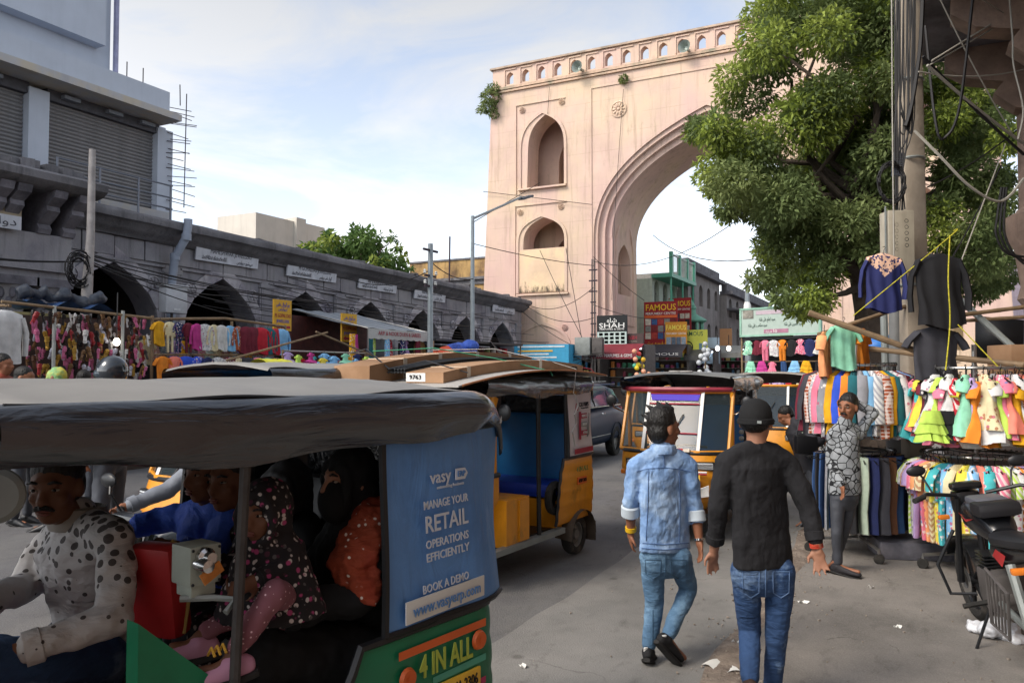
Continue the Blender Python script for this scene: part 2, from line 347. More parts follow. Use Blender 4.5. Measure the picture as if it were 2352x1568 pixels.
# stepped arch mouldings
for k, (w, ha, y0) in enumerate([(5.55, 14.2, .12), (5.25, 13.86, .36), (4.98, 13.55, .62)]):
    mb = MB(); wo = 5.72; hs = 8.6
    zb_ = 0 if k < 2 else 8.55; lp = [(-wo, zb_), (-w, zb_)] + list(reversed(arc_pts(w, hs, ha, 18))) + [(w, zb_), (wo, zb_)] + arc_pts(wo, hs, 14.45, 18)
    mb.prism(lp, y0, y0 + (.3 if k < 2 else 3.9), lambda u, v, d: (u, d, v)); mb.obj('arch_moulding', M_GATE2, gate, 30)
# inner rear of the piers with inner arches of the niches
inner = [arch_loop(.72, z0 - .02 if i < 2 else z0, hs - .35, ha - .75, x + .38, 8) for i, (x, w, z0, hs, ha) in enumerate(NU + NL)]
mb = MB(); mb.prism([(-HW, 0), (-5.75, 0), (-5.75, 16.9), (-HW, 16.9)], 2.3, 3.1, fr, [inner[0], inner[2]]); mb.obj('rear_wall', M_GATE2, gate, 30)
mb = MB(); mb.prism([(HW, 0), (5.75, 0), (5.75, 16.9), (HW, 16.9)], 2.3, 3.1, fr, [inner[1], inner[3]]); mb.obj('rear_wall', M_GATE2, gate, 30)
mb = MB(); mb.prism(gate_outline(5.0, 8.6, 13.6, 16.9), 4.5, 4.72, fr); mb.obj('rear_wall', M_GATE2, gate, 30)
mb = MB(); mb.prism(rect(-HW, HW, 16.88, 17.0), .0, 4.7, fr)
for s in (-1, 1):
    mb.prism(rect(s * (HW), s * (HW - .35), 0, 16.9), 1.3, 4.5, fr)
    for x, w, z0, hs, ha in NU + NL:
        if x * s > 0: mb.prism(rect(x - 2.2, x + 2.2, z0 - .35, z0 - .03), 1.3, 4.4, fr)
mb.obj('inner_floor', M_GATE2, gate, 30)
# jamb with its tall pointed recess (on the pier across the street from the shops)
for s in (-1, 1):
    mb = MB(); fj = lambda u, v, d, s=s: (s * d, u, v)
    mb.prism(rect(.63, 4.5, 0, 8.6), 4.95, 5.7, fj, [arch_loop(1.05, 4.0, 8.05, 9.9, 2.55, 8)[0:0] or arch_loop(1.02, 5.8, 7.3, 8.5, 2.5, 8)], back=True); mb.obj('jamb_wall', M_GATE2, gate, 30)
    mb = MB(); ol = arch_loop(1.45, 4.2, 7.9, 10.2, 2.55, 8); il = arch_loop(1.3, 4.2, 7.85, 9.95, 2.55, 8)
    mb.prism(ol, 4.88, 4.96, fj, [il]); mb.obj('jamb_moulding', M_GATE2, gate, 30)
    mb = MB(); mb.prism(rect(1.3, 3.7, 5.5, 8.6), 5.5, 5.56, fj); mb.obj('recess_back', M_GDARK, gate, 30)
# parapet with pointed openings
ops = [-10.48 + .935 * i for i in range(23)]
wins = [arch_loop(.21, 17.2, 17.6, 17.86, x, 4) for x in ops if abs(x) < 11.2]
mb = MB(); mb.prism(rect(-11.53, 11.53, 17.0, 18.1), .02, .42, lambda u, v, d: (u, d, v), wins); mb.obj('parapet', M_GATE, gate, 30)
mb = MB(); mb.prism(rect(-11.5, 11.5, 17.0, 18.05), 4.3, 4.7, lambda u, v, d: (u, d, v), wins); mb.obj('parapet', M_GATE2, gate, 30)
for x in ops:
    if abs(x) > 11.2: continue
    mb = MB(); mb.box((x - .30, -.012, 17.57), (.045, .06, .8)); mb.box((x + .02, -.012, 17.99), (.69, .06, .05)); mb.obj('opening_hood', M_GATE2, gate)
mb = MB(); mb.box((0, .2, 18.15), (23.3, .62, .1)); mb.obj('coping', mat('weathered coping', 'b09a86', var=.2, scale=2, col2='6e6558', p2=(.5, .7)), gate)
mb = MB(); mb.box((0, .1, 16.98), (23.35, .5, .14)); mb.box((0, .03, 16.82), (23.35, .3, .1)); mb.obj('string_course', mat('mossy moulding', 'bda088', var=.15, col2='7d7a66', p2=(.5, .66), scale2=.7), gate)
# panel frames, sills and blind arches on the piers
def band(u0, u1, v0, v1, t=.05, y=-.03):
    mb.box(((u0 + u1) / 2, y, v1), (u1 - u0, .08, t)); mb.box((u0, y, (v0 + v1) / 2), (t, .08, v1 - v0))
for s in (-1, 1):
    c = s * 8.55; mb = MB(); band(c - 1.55, c + 1.3, 11.2, 15.95); band(c - 1.6, c + 1.35, 5.8, 10.55); mb.obj('panel_frame', M_GATE2, gate)
    mb = MB(); mb.box((c, -.06, 11.38), (2.75, .3, .09)); mb.obj('sill', M_GATE2, gate)
    mb = MB(); mb.box((c, -.05, 5.8), (2.95, .26, .09)); mb.obj('sill', M_GATE2, gate)
    for (x, w, z0, hs, ha) in (NU[0 if s < 0 else 1], NL[0 if s < 0 else 1], (s * 8.6, 1.5, 2.2, 2.9, 4.2)):
        zb = z0 if z0 > 9 else (5.9 if z0 > 5 else z0)
        mb = MB(); mb.prism(arch_loop(w + .16, zb, hs, ha + .2, x, 8, NK), -.07, .02, lambda u, v, d: (u, d, v), [arch_loop(w + .02, zb + .0001, hs, ha + .02, x, 8, NK)]); mb.obj('niche_surround', M_GATE2, gate, 30)
    mb = MB(); n_, r_ = 26, random.Random(3)      # black mould at the foot of the walled-up niche
    mb.prism(rect(s * 8.62 - 1.3, s * 8.62 + 1.3, 5.9, 8.18), -.012, .01, lambda u, v, d: (u, d, v)); mb.obj('niche_infill', None, gate, 30)
m = mat('plaster stained by mould', 'd2b79b', var=.1, scale=.8, col2='d9c09c', rough=.9)
zz = texsock(m, 'ShaderNodeSeparateXYZ', 'Z'); n_, l_, b_ = nodes_of(m)
mo = texsock(m, 'ShaderNodeTexNoise', 'Fac', i_Scale=3.2, i_Detail=9., i_Roughness=.8, mscale=(1.2, 1, .5))
ad = n_.new('ShaderNodeMath'); ad.operation = 'MULTIPLY_ADD'; l_(zz, ad.inputs[0]); ad.inputs[1].default_value = -.42; ad.inputs[2].default_value = 3.05
ad2 = n_.new('ShaderNodeMath'); ad2.operation = 'ADD'; l_(ad.outputs[0], ad2.inputs[0]); l_(mo, ad2.inputs[1]); overlay(m, maprange(m, ad2.outputs[0], .92, 1.08, 0, .9), '2b2a26')
for o in gate.children:
    if o.name.startswith('niche_infill'): o.data.materials.append(m)
mb = MB()
for s in (-1, 1): mb.box((s * 5.82, -.02, 8.1), (.06, .06, 16.2))
mb.box((0, -.02, 16.2), (11.6, .06, .06)); mb.obj('spandrel_frame', M_GATE2, gate)
def rosette(x, z, r, petals=8):
    mb = MB(); mb.lathe([(0, .0), (r, 0), (r, .05), (r * .86, .07), (r * .84, .03), (0, .03)], 20, (x, 0, z), 'Y')
    for k in range(petals):
        a = 2 * pi * k / petals; mb.ell((x + cos(a) * r * .52, -.05, z + sin(a) * r * .52), (r * .3, .05, r * .14), 8, 5, Matrix.Rotation(-a, 3, 'Y'))
    mb.ell((x, -.06, z), (r * .2, .06, r * .2), 8, 6)
    for i, p in enumerate(mb.v):
        mb.v[i] = (p[0], -abs(p[1]), p[2])
    return mb
for s in (-1, 1):
    rosette(s * 4.35, 14.9, .42, 10).obj('rosette', M_GATE2, gate)
    for x, z in ((-9.72, 15.65), (-7.45, 15.75), (-9.85, 10.2), (-7.5, 10.3), (-9.9, 4.0), (-7.3, 4.05)): rosette(s * x if s < 0 else x, z, .17).obj('rosette', M_GATE2, gate) if s > 0 else rosette(-x, z, .17).obj('rosette', M_GATE2, gate)
# loudspeakers and plants growing from the masonry
M_HORN = mat('horn speaker grey', '8f9890', rough=.4, metal=.4, var=.1)
for k, (px, py) in enumerate([(1333, 158), (1578, 112)]):
    p = atY(px, py, 36.75); mb = MB(); mb.lathe([(.04, .1), (.07, .0), (.12, -.14), (.19, -.28), (.30, -.36), (.31, -.37), (.29, -.35), (.18, -.25), (.08, -.1), (0, -.08)], 22, (0, 0, 0), 'Y')
    o = mb.obj('horn_loudspeaker', M_HORN, loc=p, rz=-.15, label=['grey horn loudspeaker on the gateway parapet nearer the pier with niches', 'grey horn loudspeaker on the gateway parapet over the arch beside the tree'][k], cat='loudspeaker', group='loudspeakers on the gateway')
    mb = MB(); mb.box((0, .15, -.03), (.1, .25, .12)); mb.obj('bracket', M_HORN, o)
# ================================================================== grey stone arcade along the street
M_STONE = mat('grey arcade stone', '9a999c', rough=.9, var=.16, scale=1.6, bump=.3, bscale=26, col2='6f6d76', p2=(.42, .66), scale2=.8, streak=.6, stcol='34343a')
s1 = texsock(M_STONE, 'ShaderNodeTexNoise', 'Fac', i_Scale=1.1, i_Detail=7., i_Roughness=.7, mscale=(1, 2.6, .3)); overlay(M_STONE, maprange(M_STONE, s1, .63, .74, 0, .75), 'b9b8be')
M_STONE2 = mat('pale arch stone', 'b2afb3', rough=.9, var=.18, scale=2.2, bump=.3, bscale=26, col2='77737e', p2=(.45, .66), streak=.45, stcol='44434a')
M_CORN = mat('sooty cornice stone', '6a696c', rough=.95, var=.25, scale=1.2, bump=.5, bscale=18, streak=.7, stcol='26262a', col2='77767a', p2=(.5, .7))
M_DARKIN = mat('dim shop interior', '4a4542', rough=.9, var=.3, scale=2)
arc = thing('arcade_building', 'long grey stone arcade of pointed arches with shop boards above', 'arcade', (-18.1, 0, 0))
slope = lambda y: -.018 * (y - 13)
fa = lambda u, v, d: (-d, u, v + slope(u) * min(1, v / 4.))
ARCH = [13.1 + 3.55 * k for k in range(7)]; YA0, YA1 = 11.0, 36.6
aw, hs, ha = 1.38, 3.0, 4.6
mb = MB(); mb.prism(rect(YA0, YA1, 0, 5.3), 0, .8, fa, [arch_loop(aw, .02, hs, ha, y, 9) for y in ARCH]); mb.obj('wall', M_STONE, arc, 30)
for y in ARCH:          # voussoirs, each a stone
    op = arc_pts(aw, hs, ha, 4); oo = [(x * 1.0 + (.36 if x > 0 else -.36 if x < 0 else 0) * max(.25, abs(x) / aw), z + .12 + .32 * (1 - abs(x) / aw)) for x, z in op]
    for i in range(len(op) - 1):
        q = [op[i], op[i + 1], oo[i + 1], oo[i]]; cx = sum(p[0] for p in q) / 4; cz = sum(p[1] for p in q) / 4
        q = [(cx + (x - cx) * .965, cz + (z - cz) * .97) for x, z in q]
        mb = MB(); mb.prism([(x + y, z) for x, z in q], -.045 - .02 * (i % 2), .05, fa); mb.obj('voussoir', M_STONE2, arc, 0)
for i in range(8):      # piers between the arches: pilaster, capital band and base
    y = ARCH[0] - 1.775 + 3.55 * i; mb = MB()
    mb.prism(rect(y - .24, y + .24, 0, 4.72), -.07, .02, fa); mb.prism(rect(y - .3, y + .3, 4.52, 4.64), -.1, .0, fa); mb.prism(rect(y - .3, y + .3, 2.9, 3.0), -.11, .0, fa); mb.obj('pilaster', M_STONE, arc)
for k, y in enumerate(ARCH):      # ashlar blocks of the frieze, panel mouldings and rosettes
    for j in range(4):
        u = y - 1.775 + 3.55 * j / 4; mb = MB(); mb.prism(rect(u + .015, u + .872, 4.78, 5.28), -.05 - .018 * ((j + k) % 2), .02, fa); mb.obj('stone_block', M_STONE, arc, 0)
    mb = MB(); mb.prism(rect(y - 1.5, y + 1.5, 4.66, 4.72), -.09, 0, fa); mb.prism(rect(y - 1.52, y - 1.46, 2.9, 4.7), -.06, 0, fa); mb.prism(rect(y + 1.46, y + 1.52, 2.9, 4.7), -.06, 0, fa); mb.obj('panel_moulding', M_STONE, arc)
    for s in (-1, 1):
        mb = rosette(0, 0, .2, 6); mb.v = [(-p[1] + .03, y + s * 1.16 + p[0], 4.18 + p[2] + slope(y)) for p in mb.v]; mb.obj('rosette', M_STONE2, arc)
prof = [(0, 5.28), (-.16, 5.3), (-.2, 5.36), (-.32, 5.42), (-.42, 5.5), (-.5, 5.62), (-.62, 5.66), (-.64, 5.78), (-.6, 5.86), (-.5, 5.9), (.8, 5.92), (.8, 5.28)]
mb = MB(); ny = 40
for i in range(ny + 1):
    y = YA0 + (YA1 - YA0) * i / ny
    for d, z in prof: mb.v.append((-d + .006 * random.uniform(-1, 1), y, z + slope(y) + .012 * random.uniform(-1, 1)))
P_ = len(prof)
for i in range(ny):
    for k in range(P_): k2 = (k + 1) % P_; mb.f.append((i * P_ + k, i * P_ + k2, (i + 1) * P_ + k2, (i + 1) * P_ + k)); mb.m.append(0)
mb.f.append(tuple(range(P_))); mb.m.append(0); mb.f.append(tuple(ny * P_ + k for k in range(P_))); mb.m.append(0)
mb.obj('cornice', M_CORN, arc, 50)
mb = MB(); r_ = random.Random(2)
for i in range(90): y = r_.uniform(YA0 + 4, YA1); mb.box((r_.uniform(-.5, .4), y, 5.9 + slope(y)), (r_.uniform(.1, .4), r_.uniform(.2, .6), r_.uniform(.04, .16)), r_.uniform(0, 1))
mb.obj('roof_rubble', M_CORN, arc, kind='stuff')
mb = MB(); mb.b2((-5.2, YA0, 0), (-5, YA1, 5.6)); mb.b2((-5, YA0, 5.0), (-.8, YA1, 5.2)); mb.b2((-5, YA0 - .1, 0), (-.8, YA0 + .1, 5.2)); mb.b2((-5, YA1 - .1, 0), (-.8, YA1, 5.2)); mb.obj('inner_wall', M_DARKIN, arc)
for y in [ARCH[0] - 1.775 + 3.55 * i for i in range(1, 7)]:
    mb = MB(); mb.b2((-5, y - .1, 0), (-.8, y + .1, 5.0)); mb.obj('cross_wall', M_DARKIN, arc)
# shop fronts under the arches
M_SHUT = mat('dull shutter', '5a5654', rough=.6, metal=.3, var=.2)
for k, y in enumerate(ARCH):
    sh = thing('arcade_shop', 'dim shop under the arcade, %s arch counted from the stone pavilion' % ['first', 'second', 'third', 'fourth', 'fifth', 'sixth', 'seventh'][k], 'shop', (-20.2, y, 0), group='shops under the arcade')
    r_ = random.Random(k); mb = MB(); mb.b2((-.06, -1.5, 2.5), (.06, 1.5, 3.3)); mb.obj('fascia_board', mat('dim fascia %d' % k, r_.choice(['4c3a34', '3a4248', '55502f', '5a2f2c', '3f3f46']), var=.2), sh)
    text(['', 'JUES', 'JEWELLERS', 'ORNAMENTS', 'SAREES', 'BANGLES', 'GEMS'][k] or 'SHUES', .42, mat('dim letters', '8a7f72', var=.1), sh, (.075, 0, 2.9), (0, 1, 0))
    for j in range(14):
        mb = MB(); mb.rbox((r_.uniform(-.1, .1), 0, 0), (.25, r_.uniform(.14, .3), r_.uniform(.2, .5)), .02)
        mb.obj('stock', mat('shop stock %d' % (j % 7), ['7a3b3b', '6b5a3a', '3f5566', '7d7a70', '543a5c', '8a6b3a', '39544a'][j % 7], var=.2), sh).location = (.1, -1.3 + .2 * j, r_.choice([1.3, 1.75, 2.15]))
    mb = MB()
    for z in (1.05, 1.52, 1.98, 2.45): mb.box((0, 0, z), (.4, 2.9, .04))
    mb.obj('shelving', M_SHUT, sh)
# --- writing boards above the arches
M_BOARD = mat('weathered white board', 'c6cad2', rough=.7, var=.1, scale=2, streak=.4, stcol='5c5e66'); M_LETB = mat('faded dark letters', '4a4a52', var=.15)
TEL = {'m': 'మహేశ్వర జ్యువెలర్స్', 'g': 'యం.గోపాల్ దాస్ జ్యువెలర్స్', 'a': 'ఆరిఫ్ & నూర్ వాచ్', 'v': 'విశాల్ కలెక్షన్స్', 's': 'సురేన్ కట్లరీ'}
BOARDS = [(15.54, 17.9, 5.18, 'MAHESHWAR JEWELLERS', 'm', 'مہیشور جیولرس'), (19.17, 21.59, 5.12, 'M GOPALDAS JEWELLERS', 'g', 'گوپال داس جیولرس'), (22.85, 25.2, 5.06, 'ARIF & NOOR DEVIS & GARUDS', 'a', 'عارف اینڈ نور دواخانہ'), (26.45, 28.8, 4.98, 'VISHAL COLLECTIONS', 'v', 'وشال کلکشن'), (33.14, 35.47, 4.88, 'SUREN, CROCKERY HOUSE', 's', 'سرین کراکری')]
for y0, y1, z, en, te, ur in BOARDS:
    c = (y0 + y1) / 2; b = thing('shop_sign', 'weathered white board reading %s over an arcade arch' % en.title(), 'sign', (-17.93, c, z), group='boards above the arcade arches')
    mb = MB(); w = y1 - y0; mb.box((0, 0, 0), (.05, w, .42), rot=Matrix.Rotation(.12, 3, 'Y')); mb.obj('board', M_BOARD, b)
    up = (.12, 0, 1); text(en, .2, M_LETB, b, (.045, .1, .09), (0, 1, 0), up, fit=w * .66); text(TEL[te], .14, M_LETB, b, (.02, -w * .22, -.11), (0, 1, 0), up, fit=w * .38); text(urdu(ur), .15, M_LETB, b, (.02, w * .27, -.11), (0, 1, 0), up, fit=w * .26)
# drain pipe from the gutter
pipe = MB(); a = atX(432, 512, -17.4); b = atX(428, 545, -17.4); c = atX(402, 590, -17.75); d = atX(394, 655, -17.75)
pipe.tube([a + V(0, .0, .1), a + V(0, 0, -.1), b, c, d, d + V(0, 0, -2.5)], .11, 12)
for p in (b, c): pipe.tube([p + V(0, 0, .09), p - V(0, 0, .09)], .13, 12)
pipe.obj('drain_pipe', mat('grey drain pipe', '8d97a6', rough=.5, var=.08), label='bent grey drain pipe running down the arcade beside the white meter box', cat='pipe')
jb = thing('meter_box', 'white metal meter box mounted on the arcade pier', 'utility box', atX(398, 690, -16.9)); mb = MB(); mb.rbox((0, 0, 0), (.28, .66, .66), .03); mb.obj('case', mat('white enamel', 'b9bcc0', rough=.4, var=.06), jb); mb = MB(); mb.rbox((0, 0, .36), (.34, .72, .08), .02); mb.obj('lid', MATS['white enamel'], jb); mb = MB(); mb.box((.15, 0, -.24), (.01, .2, .06)); mb.obj('label_plate', mat('pale plate', 'cfd2d4'), jb); mb = MB(); mb.tube([(-.05, 0, -.33), (-.05, 0, -3.3)], .035); mb.obj('post', M_SHUT, jb)
# --- the projecting pavilion with columns and brackets
pav = thing('stone_pavilion', 'soot-stained stone pavilion with paired columns and carved brackets', 'building', (-16.7, 8.2, 0))
M_CAP = mat('carved capital stone', '75737a', rough=.9, var=.2, scale=4, bump=.6, bscale=12, col2='4d4c52', p2=(.45, .65))
mb = MB(); mb.b2((-1.5, -6, 0), (-.35, 2.75, 5.5)); mb.obj('wall', M_STONE, pav)
mb = MB(); mb.b2((-1.4, -6, 4.2), (.25, 2.7, 4.75)); mb.b2((-1.4, -6, 3.96), (.32, 2.75, 4.2)); mb.b2((-1.4, -6, 3.8), (.2, 2.65, 3.96)); mb.obj('entablature', M_STONE, pav)
for i, y in enumerate((1.55, 2.3, -.9, -1.7)):
    mb = MB(); mb.lathe([(.36, 0), (.36, .3), (.27, .36), (.26, 2.9), (.3, 2.95), (.3, 3.05), (.26, 3.08), (.28, 3.15), (.34, 3.55), (.38, 3.62)], 20, (-.05, y, 0)); mb.obj('column', M_STONE, pav)
    cap = MB(); cap.box((-.05, y, 3.71), (.8, .8, .18)); r_ = random.Random(i)
    for ring in (3.25, 3.45):
        for k in range(10): a = 2 * pi * k / 10 + ring; cap.ell((-.05 + cos(a) * .33, y + sin(a) * .33, ring), (.07, .07, .12), 7, 5)
    cap.obj('capital', M_CAP, pav)
for i, y in enumerate((.95, 1.3, 2.05, 2.6, -.9, -1.6)):
    mb = MB(); q = [(-.3, 4.7), (.3, 4.75), (.35, 4.85), (.28, 4.95), (.5, 5.1), (.62, 5.2), (.6, 5.3), (.85, 5.45), (.9, 5.6), (-.3, 5.6)]
    mb.prism(q, y - .14, y + .14, lambda u, v, d: (u, d, v)); mb.obj('bracket', M_CAP, pav, 20)
mb = MB(); q = [(-1.4, 5.58), (.75, 5.58), (.95, 5.62), (1.1, 5.72), (1.12, 5.86), (1.0, 5.93), (.7, 5.98), (-1.4, 6.0)]; mb.prism(q, -6, 2.95, lambda u, v, d: (u, d, v)); mb.obj('cornice', M_CORN, pav, 40)
mb = MB(); r_ = random.Random(8)
for i in range(50): mb.box((r_.uniform(.2, .8), -3 + 5.7 * i / 50, 6.03), (.3, .25, r_.uniform(.08, .24)), r_.uniform(-.3, .3))
mb.obj('cornice_rubble', M_CORN, pav, kind='stuff')
sg = thing('shop_sign', 'two-tone board ending in Dicine between the pavilion brackets', 'sign', (-16.3, 8.95, 5.0)); mb = MB(); mb.box((0, 0, -.14), (.05, 1.5, .28)); mb.obj('lower_board', M_BOARD, sg); mb = MB(); mb.box((0, 0, .15), (.05, 1.5, .3)); mb.obj('upper_board', mat('tan board', '9a8d78', var=.15), sg); text('MEDICINE', .28, M_LETB, sg, (.03, 0, .15), (0, 1, 0), fit=1.4); text(urdu('دواخانہ') , .22, M_LETB, sg, (.03, .2, -.14), (0, 1, 0), fit=.9)
# ================================================================== white building with roller shutters above the arcade
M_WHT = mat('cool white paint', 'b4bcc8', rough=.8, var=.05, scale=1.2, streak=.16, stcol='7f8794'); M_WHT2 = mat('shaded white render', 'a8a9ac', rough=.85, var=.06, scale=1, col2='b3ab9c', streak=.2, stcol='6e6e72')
wb = thing('white_building', 'white concrete building with big roller shutters above the arcade', 'building', (-18.1, 0, 5.9))
mb = MB(); mb.b2((-8, -4, .0), (-.9, 15.35, 2.9)); mb.obj('wall', M_WHT, wb)
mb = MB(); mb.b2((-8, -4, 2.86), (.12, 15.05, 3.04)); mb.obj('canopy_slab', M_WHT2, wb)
mb = MB(); mb.b2((-8, -4, 3.045), (.0, 14.74, 3.6)); mb.obj('parapet', M_WHT, wb)
mb = MB(); mb.b2((-9, -4, 3.4), (-1.1, 13.7, 9)); mb.obj('upper_storey', M_WHT, wb)
mb = MB(); mb.b2((-5, -4, 4.5), (-.72, 13.3, 9)); mb.obj('projecting_bay', M_WHT, wb)
mb = MB(); mb.tube([(-1.0, 13.8, 3.3), (-1.0, 13.8, 9)], .07, 8); mb.obj('downpipe', mat('violet grey pipe', '9a9cba', rough=.5), wb)
M_SLAT = mat('galvanised shutter slat', '7d7c7d', rough=.55, metal=.25, var=.1, scale=3)
def shutter(y0, y1):
    sh = MB(); sh.box((-.83, (y0 + y1) / 2, 2.74), (.3, y1 - y0 + .1, .3)); p = sh.obj('shutter_box', mat('dark housing', '4a4a50', var=.2), wb)
    n = 27; dz = 2.62 / n; me = None
    for i in range(n):
        if me is None:
            b = MB(); b.v = []; pr = [(0, 0), (.035, dz * .3), (.04, dz * .55), (.0, dz * .97)]
            for y in (y0, y1): b.v += [(x, y, z) for x, z in pr]
            b.f = [(k, k + 1, 5 + k, 4 + k) for k in range(3)]; b.m = [0] * 3; me = b.mesh('slat', M_SLAT, 60)
        link('slat', me, wb).location = (-.86, 0, i * dz)
    return p
shutter(7.9, 11.25); shutter(11.8, 14.9); shutter(4.2, 7.4)
for y in (11.52, 15.12, 7.65):
    mb = MB(); mb.b2((-.95, y - .25, 0), (-.62, y + .25, 2.75)); mb.obj('pillar', M_WHT, wb)
for y in (12.3, 13.5, 14.5, 10.4):
    mb = MB(); mb.box((-.6, y, 2.74), (.16, .42, .09)); mb.obj('tube_light', mat('lamp fitting', '777c84', var=.1), wb)
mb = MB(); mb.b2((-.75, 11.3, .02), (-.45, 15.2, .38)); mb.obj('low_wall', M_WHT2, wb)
M_BAR = mat('rusty bar', '3b3038', rough=.8, var=.2); rl = thing('balcony_railing', 'thin pipe railing on the arcade roof before the roller shutters', 'railing', (-17.95, 0, 5.9)); M_RAIL = mat('railing pipe', '70757f', rough=.5, metal=.3)
for y in (11.5, 12.6, 13.7, 14.7): mb = MB(); mb.tube([(0, y, -.05), (0, y, 1.0)], .03, 6); mb.obj('post', M_RAIL, rl)
for z in (.35, .65, .98): mb = MB(); mb.tube([(0, 11.5, z), (0, 14.75, z)], .022, 6); mb.obj('rail', M_RAIL, rl)
rb = thing('reinforcing_bars', 'rusty reinforcing bars sticking out of the white building corner', 'rebar', (-18.5, 15.5, 5.9)); r_ = random.Random(4)
mb = MB(); mb.tube([(0, .1, .6), (0.02, .12, 3.9)], .014, 4); mb.tube([(0, -.08, 3.5), (0, -.1, 4.1)], .014, 4); mb.obj('upright_bar', M_BAR, rb)
for i in range(20): z = .55 + i * .155; mb = MB(); mb.tube([(r_.uniform(-.3, 0), -.35, z + r_.uniform(-.06, .06)), (r_.uniform(-.1, .2), r_.uniform(.12, .42), z + r_.uniform(-.1, .1))], .011, 4); mb.obj('stirrup', M_BAR, rb)
for y in (13.85, 14.35): mb = MB(); mb.tube([(-.2, y - 15.5, 3.5), (-.2, y - 15.5, 4.25)], .014, 4); mb.obj('upright_bar', M_BAR, rb)
# ================================================================== buildings behind the arcade
bb = thing('rooftop_block', 'small cream and white concrete stair block behind the arcade roof', 'building', (-28.2, 28.0, 0)); M_CREAM = mat('cream render', 'c9c2b6', var=.08, scale=.8, streak=.3, stcol='8b8578')
mb = MB(); mb.b2((-2.6, 0, 0), (0, 2.6, 9.5)); mb.obj('wall', M_CREAM, bb); mb = MB(); mb.b2((-2.6, 2.6, 0), (.2, 3.3, 9.7)); mb.obj('pier', M_CREAM, bb); mb = MB(); mb.b2((-2.6, 3.3, 0), (0, 5.0, 9.55)); mb.obj('wall', M_CREAM, bb)
mb = MB(); mb.b2((-2.6, 5, 0), (0, 8.6, 7.6)); mb.obj('lower_wall', M_CREAM, bb); mb = MB(); mb.b2((-2.4, 5.1, 7.6), (-1.0, 8.6, 8.6)); mb.obj('dark_opening', M_DARKIN, bb); mb = MB(); mb.b2((-2.6, 5, 8.6), (.3, 8.8, 8.8)); mb.obj('roof', M_CREAM, bb)
ob = thing('old_building', 'weathered ochre building with stained parapet behind the arcade end', 'building', (-23.2, 37.6, 0)); M_OCH = mat('stained ochre plaster', 'b0905e', var=.2, scale=1, col2='6b5540', p2=(.46, .66), streak=.8, stcol='2c2620', rough=.9)
mb = MB(); mb.b2((-2.6, 0, 0), (2.4, 3, 6.6)); mb.obj('wall', M_OCH, ob); mb = MB(); mb.b2((-2.7, -.1, 6.6), (2.5, 3, 6.85)); mb.b2((-2.85, -.25, 6.85), (2.65, 3.1, 7.0)); mb.obj('cornice', M_CORN, ob); mb = MB(); mb.b2((-2.6, .0, 7.0), (2.4, .3, 8.0)); mb.obj('parapet', M_OCH, ob); mb = MB(); mb.b2((-2.7, -.06, 8), (2.5, .36, 8.1)); mb.obj('coping', M_CORN, ob)
for x in (-1.3, .2, 1.6): mb = MB(); mb.prism(arch_loop(.4, 4.2, 5.3, 5.8, x, 5), -.05, .02, lambda u, v, d: (u, d, v)); mb.obj('blind_arch', M_DARKIN if x < 0 else M_OCH, ob)
mb = MB(); mb.tube([(.3, -.4, 5), (.35, -.4, 9.3)], .045, 6); mb.obj('roof_pole', M_BAR, ob)
# ================================================================== street beyond the gateway
def facade(name, label, x, y0, y1, h, m, bays, storeys, z0=3.2, mwin=None, depth=8., corn=True, face=1, wsz=(.5, 1.5)):
    b = thing(name, label, 'building', (x, y0, 0)); L_ = y1 - y0; wl = []
    for s in range(storeys):
        for i in range(bays):
            c = L_ * (i + .5) / bays; z = z0 + s * (h - z0) / storeys + .5; wl.append((c, z))
    f2 = lambda u, v, d: (-d * face, u, v)
    mb = MB(); mb.prism(rect(0, L_, 0, h), 0, depth, f2, [arch_loop(wsz[0], z, z + wsz[1] * .75, z + wsz[1], c, 4) for c, z in wl] , back=False); mb.obj('wall', m, b, 30)
    for c, z in wl:
        w = MB(); w.prism(rect(c - wsz[0] - .05, c + wsz[0] + .05, z - .05, z + wsz[1] + .05), .25, .3, f2); o = w.obj('window', mwin or M_DARKIN, b)
        w = MB(); w.box((-.2 * face, c, z + wsz[1] * .4), (.05, .05, wsz[1] * .9)); w.box((-.2 * face, c, z + wsz[1] * .5), (.05, wsz[0] * 2, .05)); w.obj('frame', M_SHUT, o)
    if corn:
        mb = MB(); mb.b2((-.5 * face, -.1, h), (.45 * face, L_ + .1, h + .25)); mb.b2((-.4 * face, 0, h + .25), (.02 * face, L_, h + .9)); mb.obj('cornice', M_CORN, b)
    return b
M_OLDG = mat('grey weathered stucco', '8f8a86', var=.15, scale=1, streak=.7, stcol='3f3c3a', rough=.9)
gb = facade('green_balcony_building', 'pale house with green painted balconies just past the gateway', -13.6, 45, 50.5, 7.3, mat('pale green stucco', 'a9b5a6', var=.1, streak=.4), 3, 2, corn=False)
M_GRN = mat('sea green paint', '4f9a80', rough=.5, var=.1)
for z in (4.5, 7.3):
    mb = MB(); mb.b2((0, -.2, z), (1.25, 5.6, z + .22)); mb.obj('balcony_floor', M_GRN, gb)
    for y in (.0, 1.8, 3.6, 5.3): mb = MB(); mb.b2((1.05, y - .13, z + .22), (1.25, y + .13, z + 1.5)); mb.obj('balcony_post', M_GRN, gb)
    mb = MB(); mb.b2((1.1, 0, z + 1.32), (1.2, 5.3, z + 1.4)); mb.obj('balcony_rail', mat('white railing', 'c4c8c4'), gb)
    for k in range(24): mb = MB(); mb.tube([(1.15, .15 + k * .22, z + .2), (1.15, .15 + k * .22, z + 1.34)], .018, 4); mb.obj('baluster', MATS['white railing'], gb, fix=False)
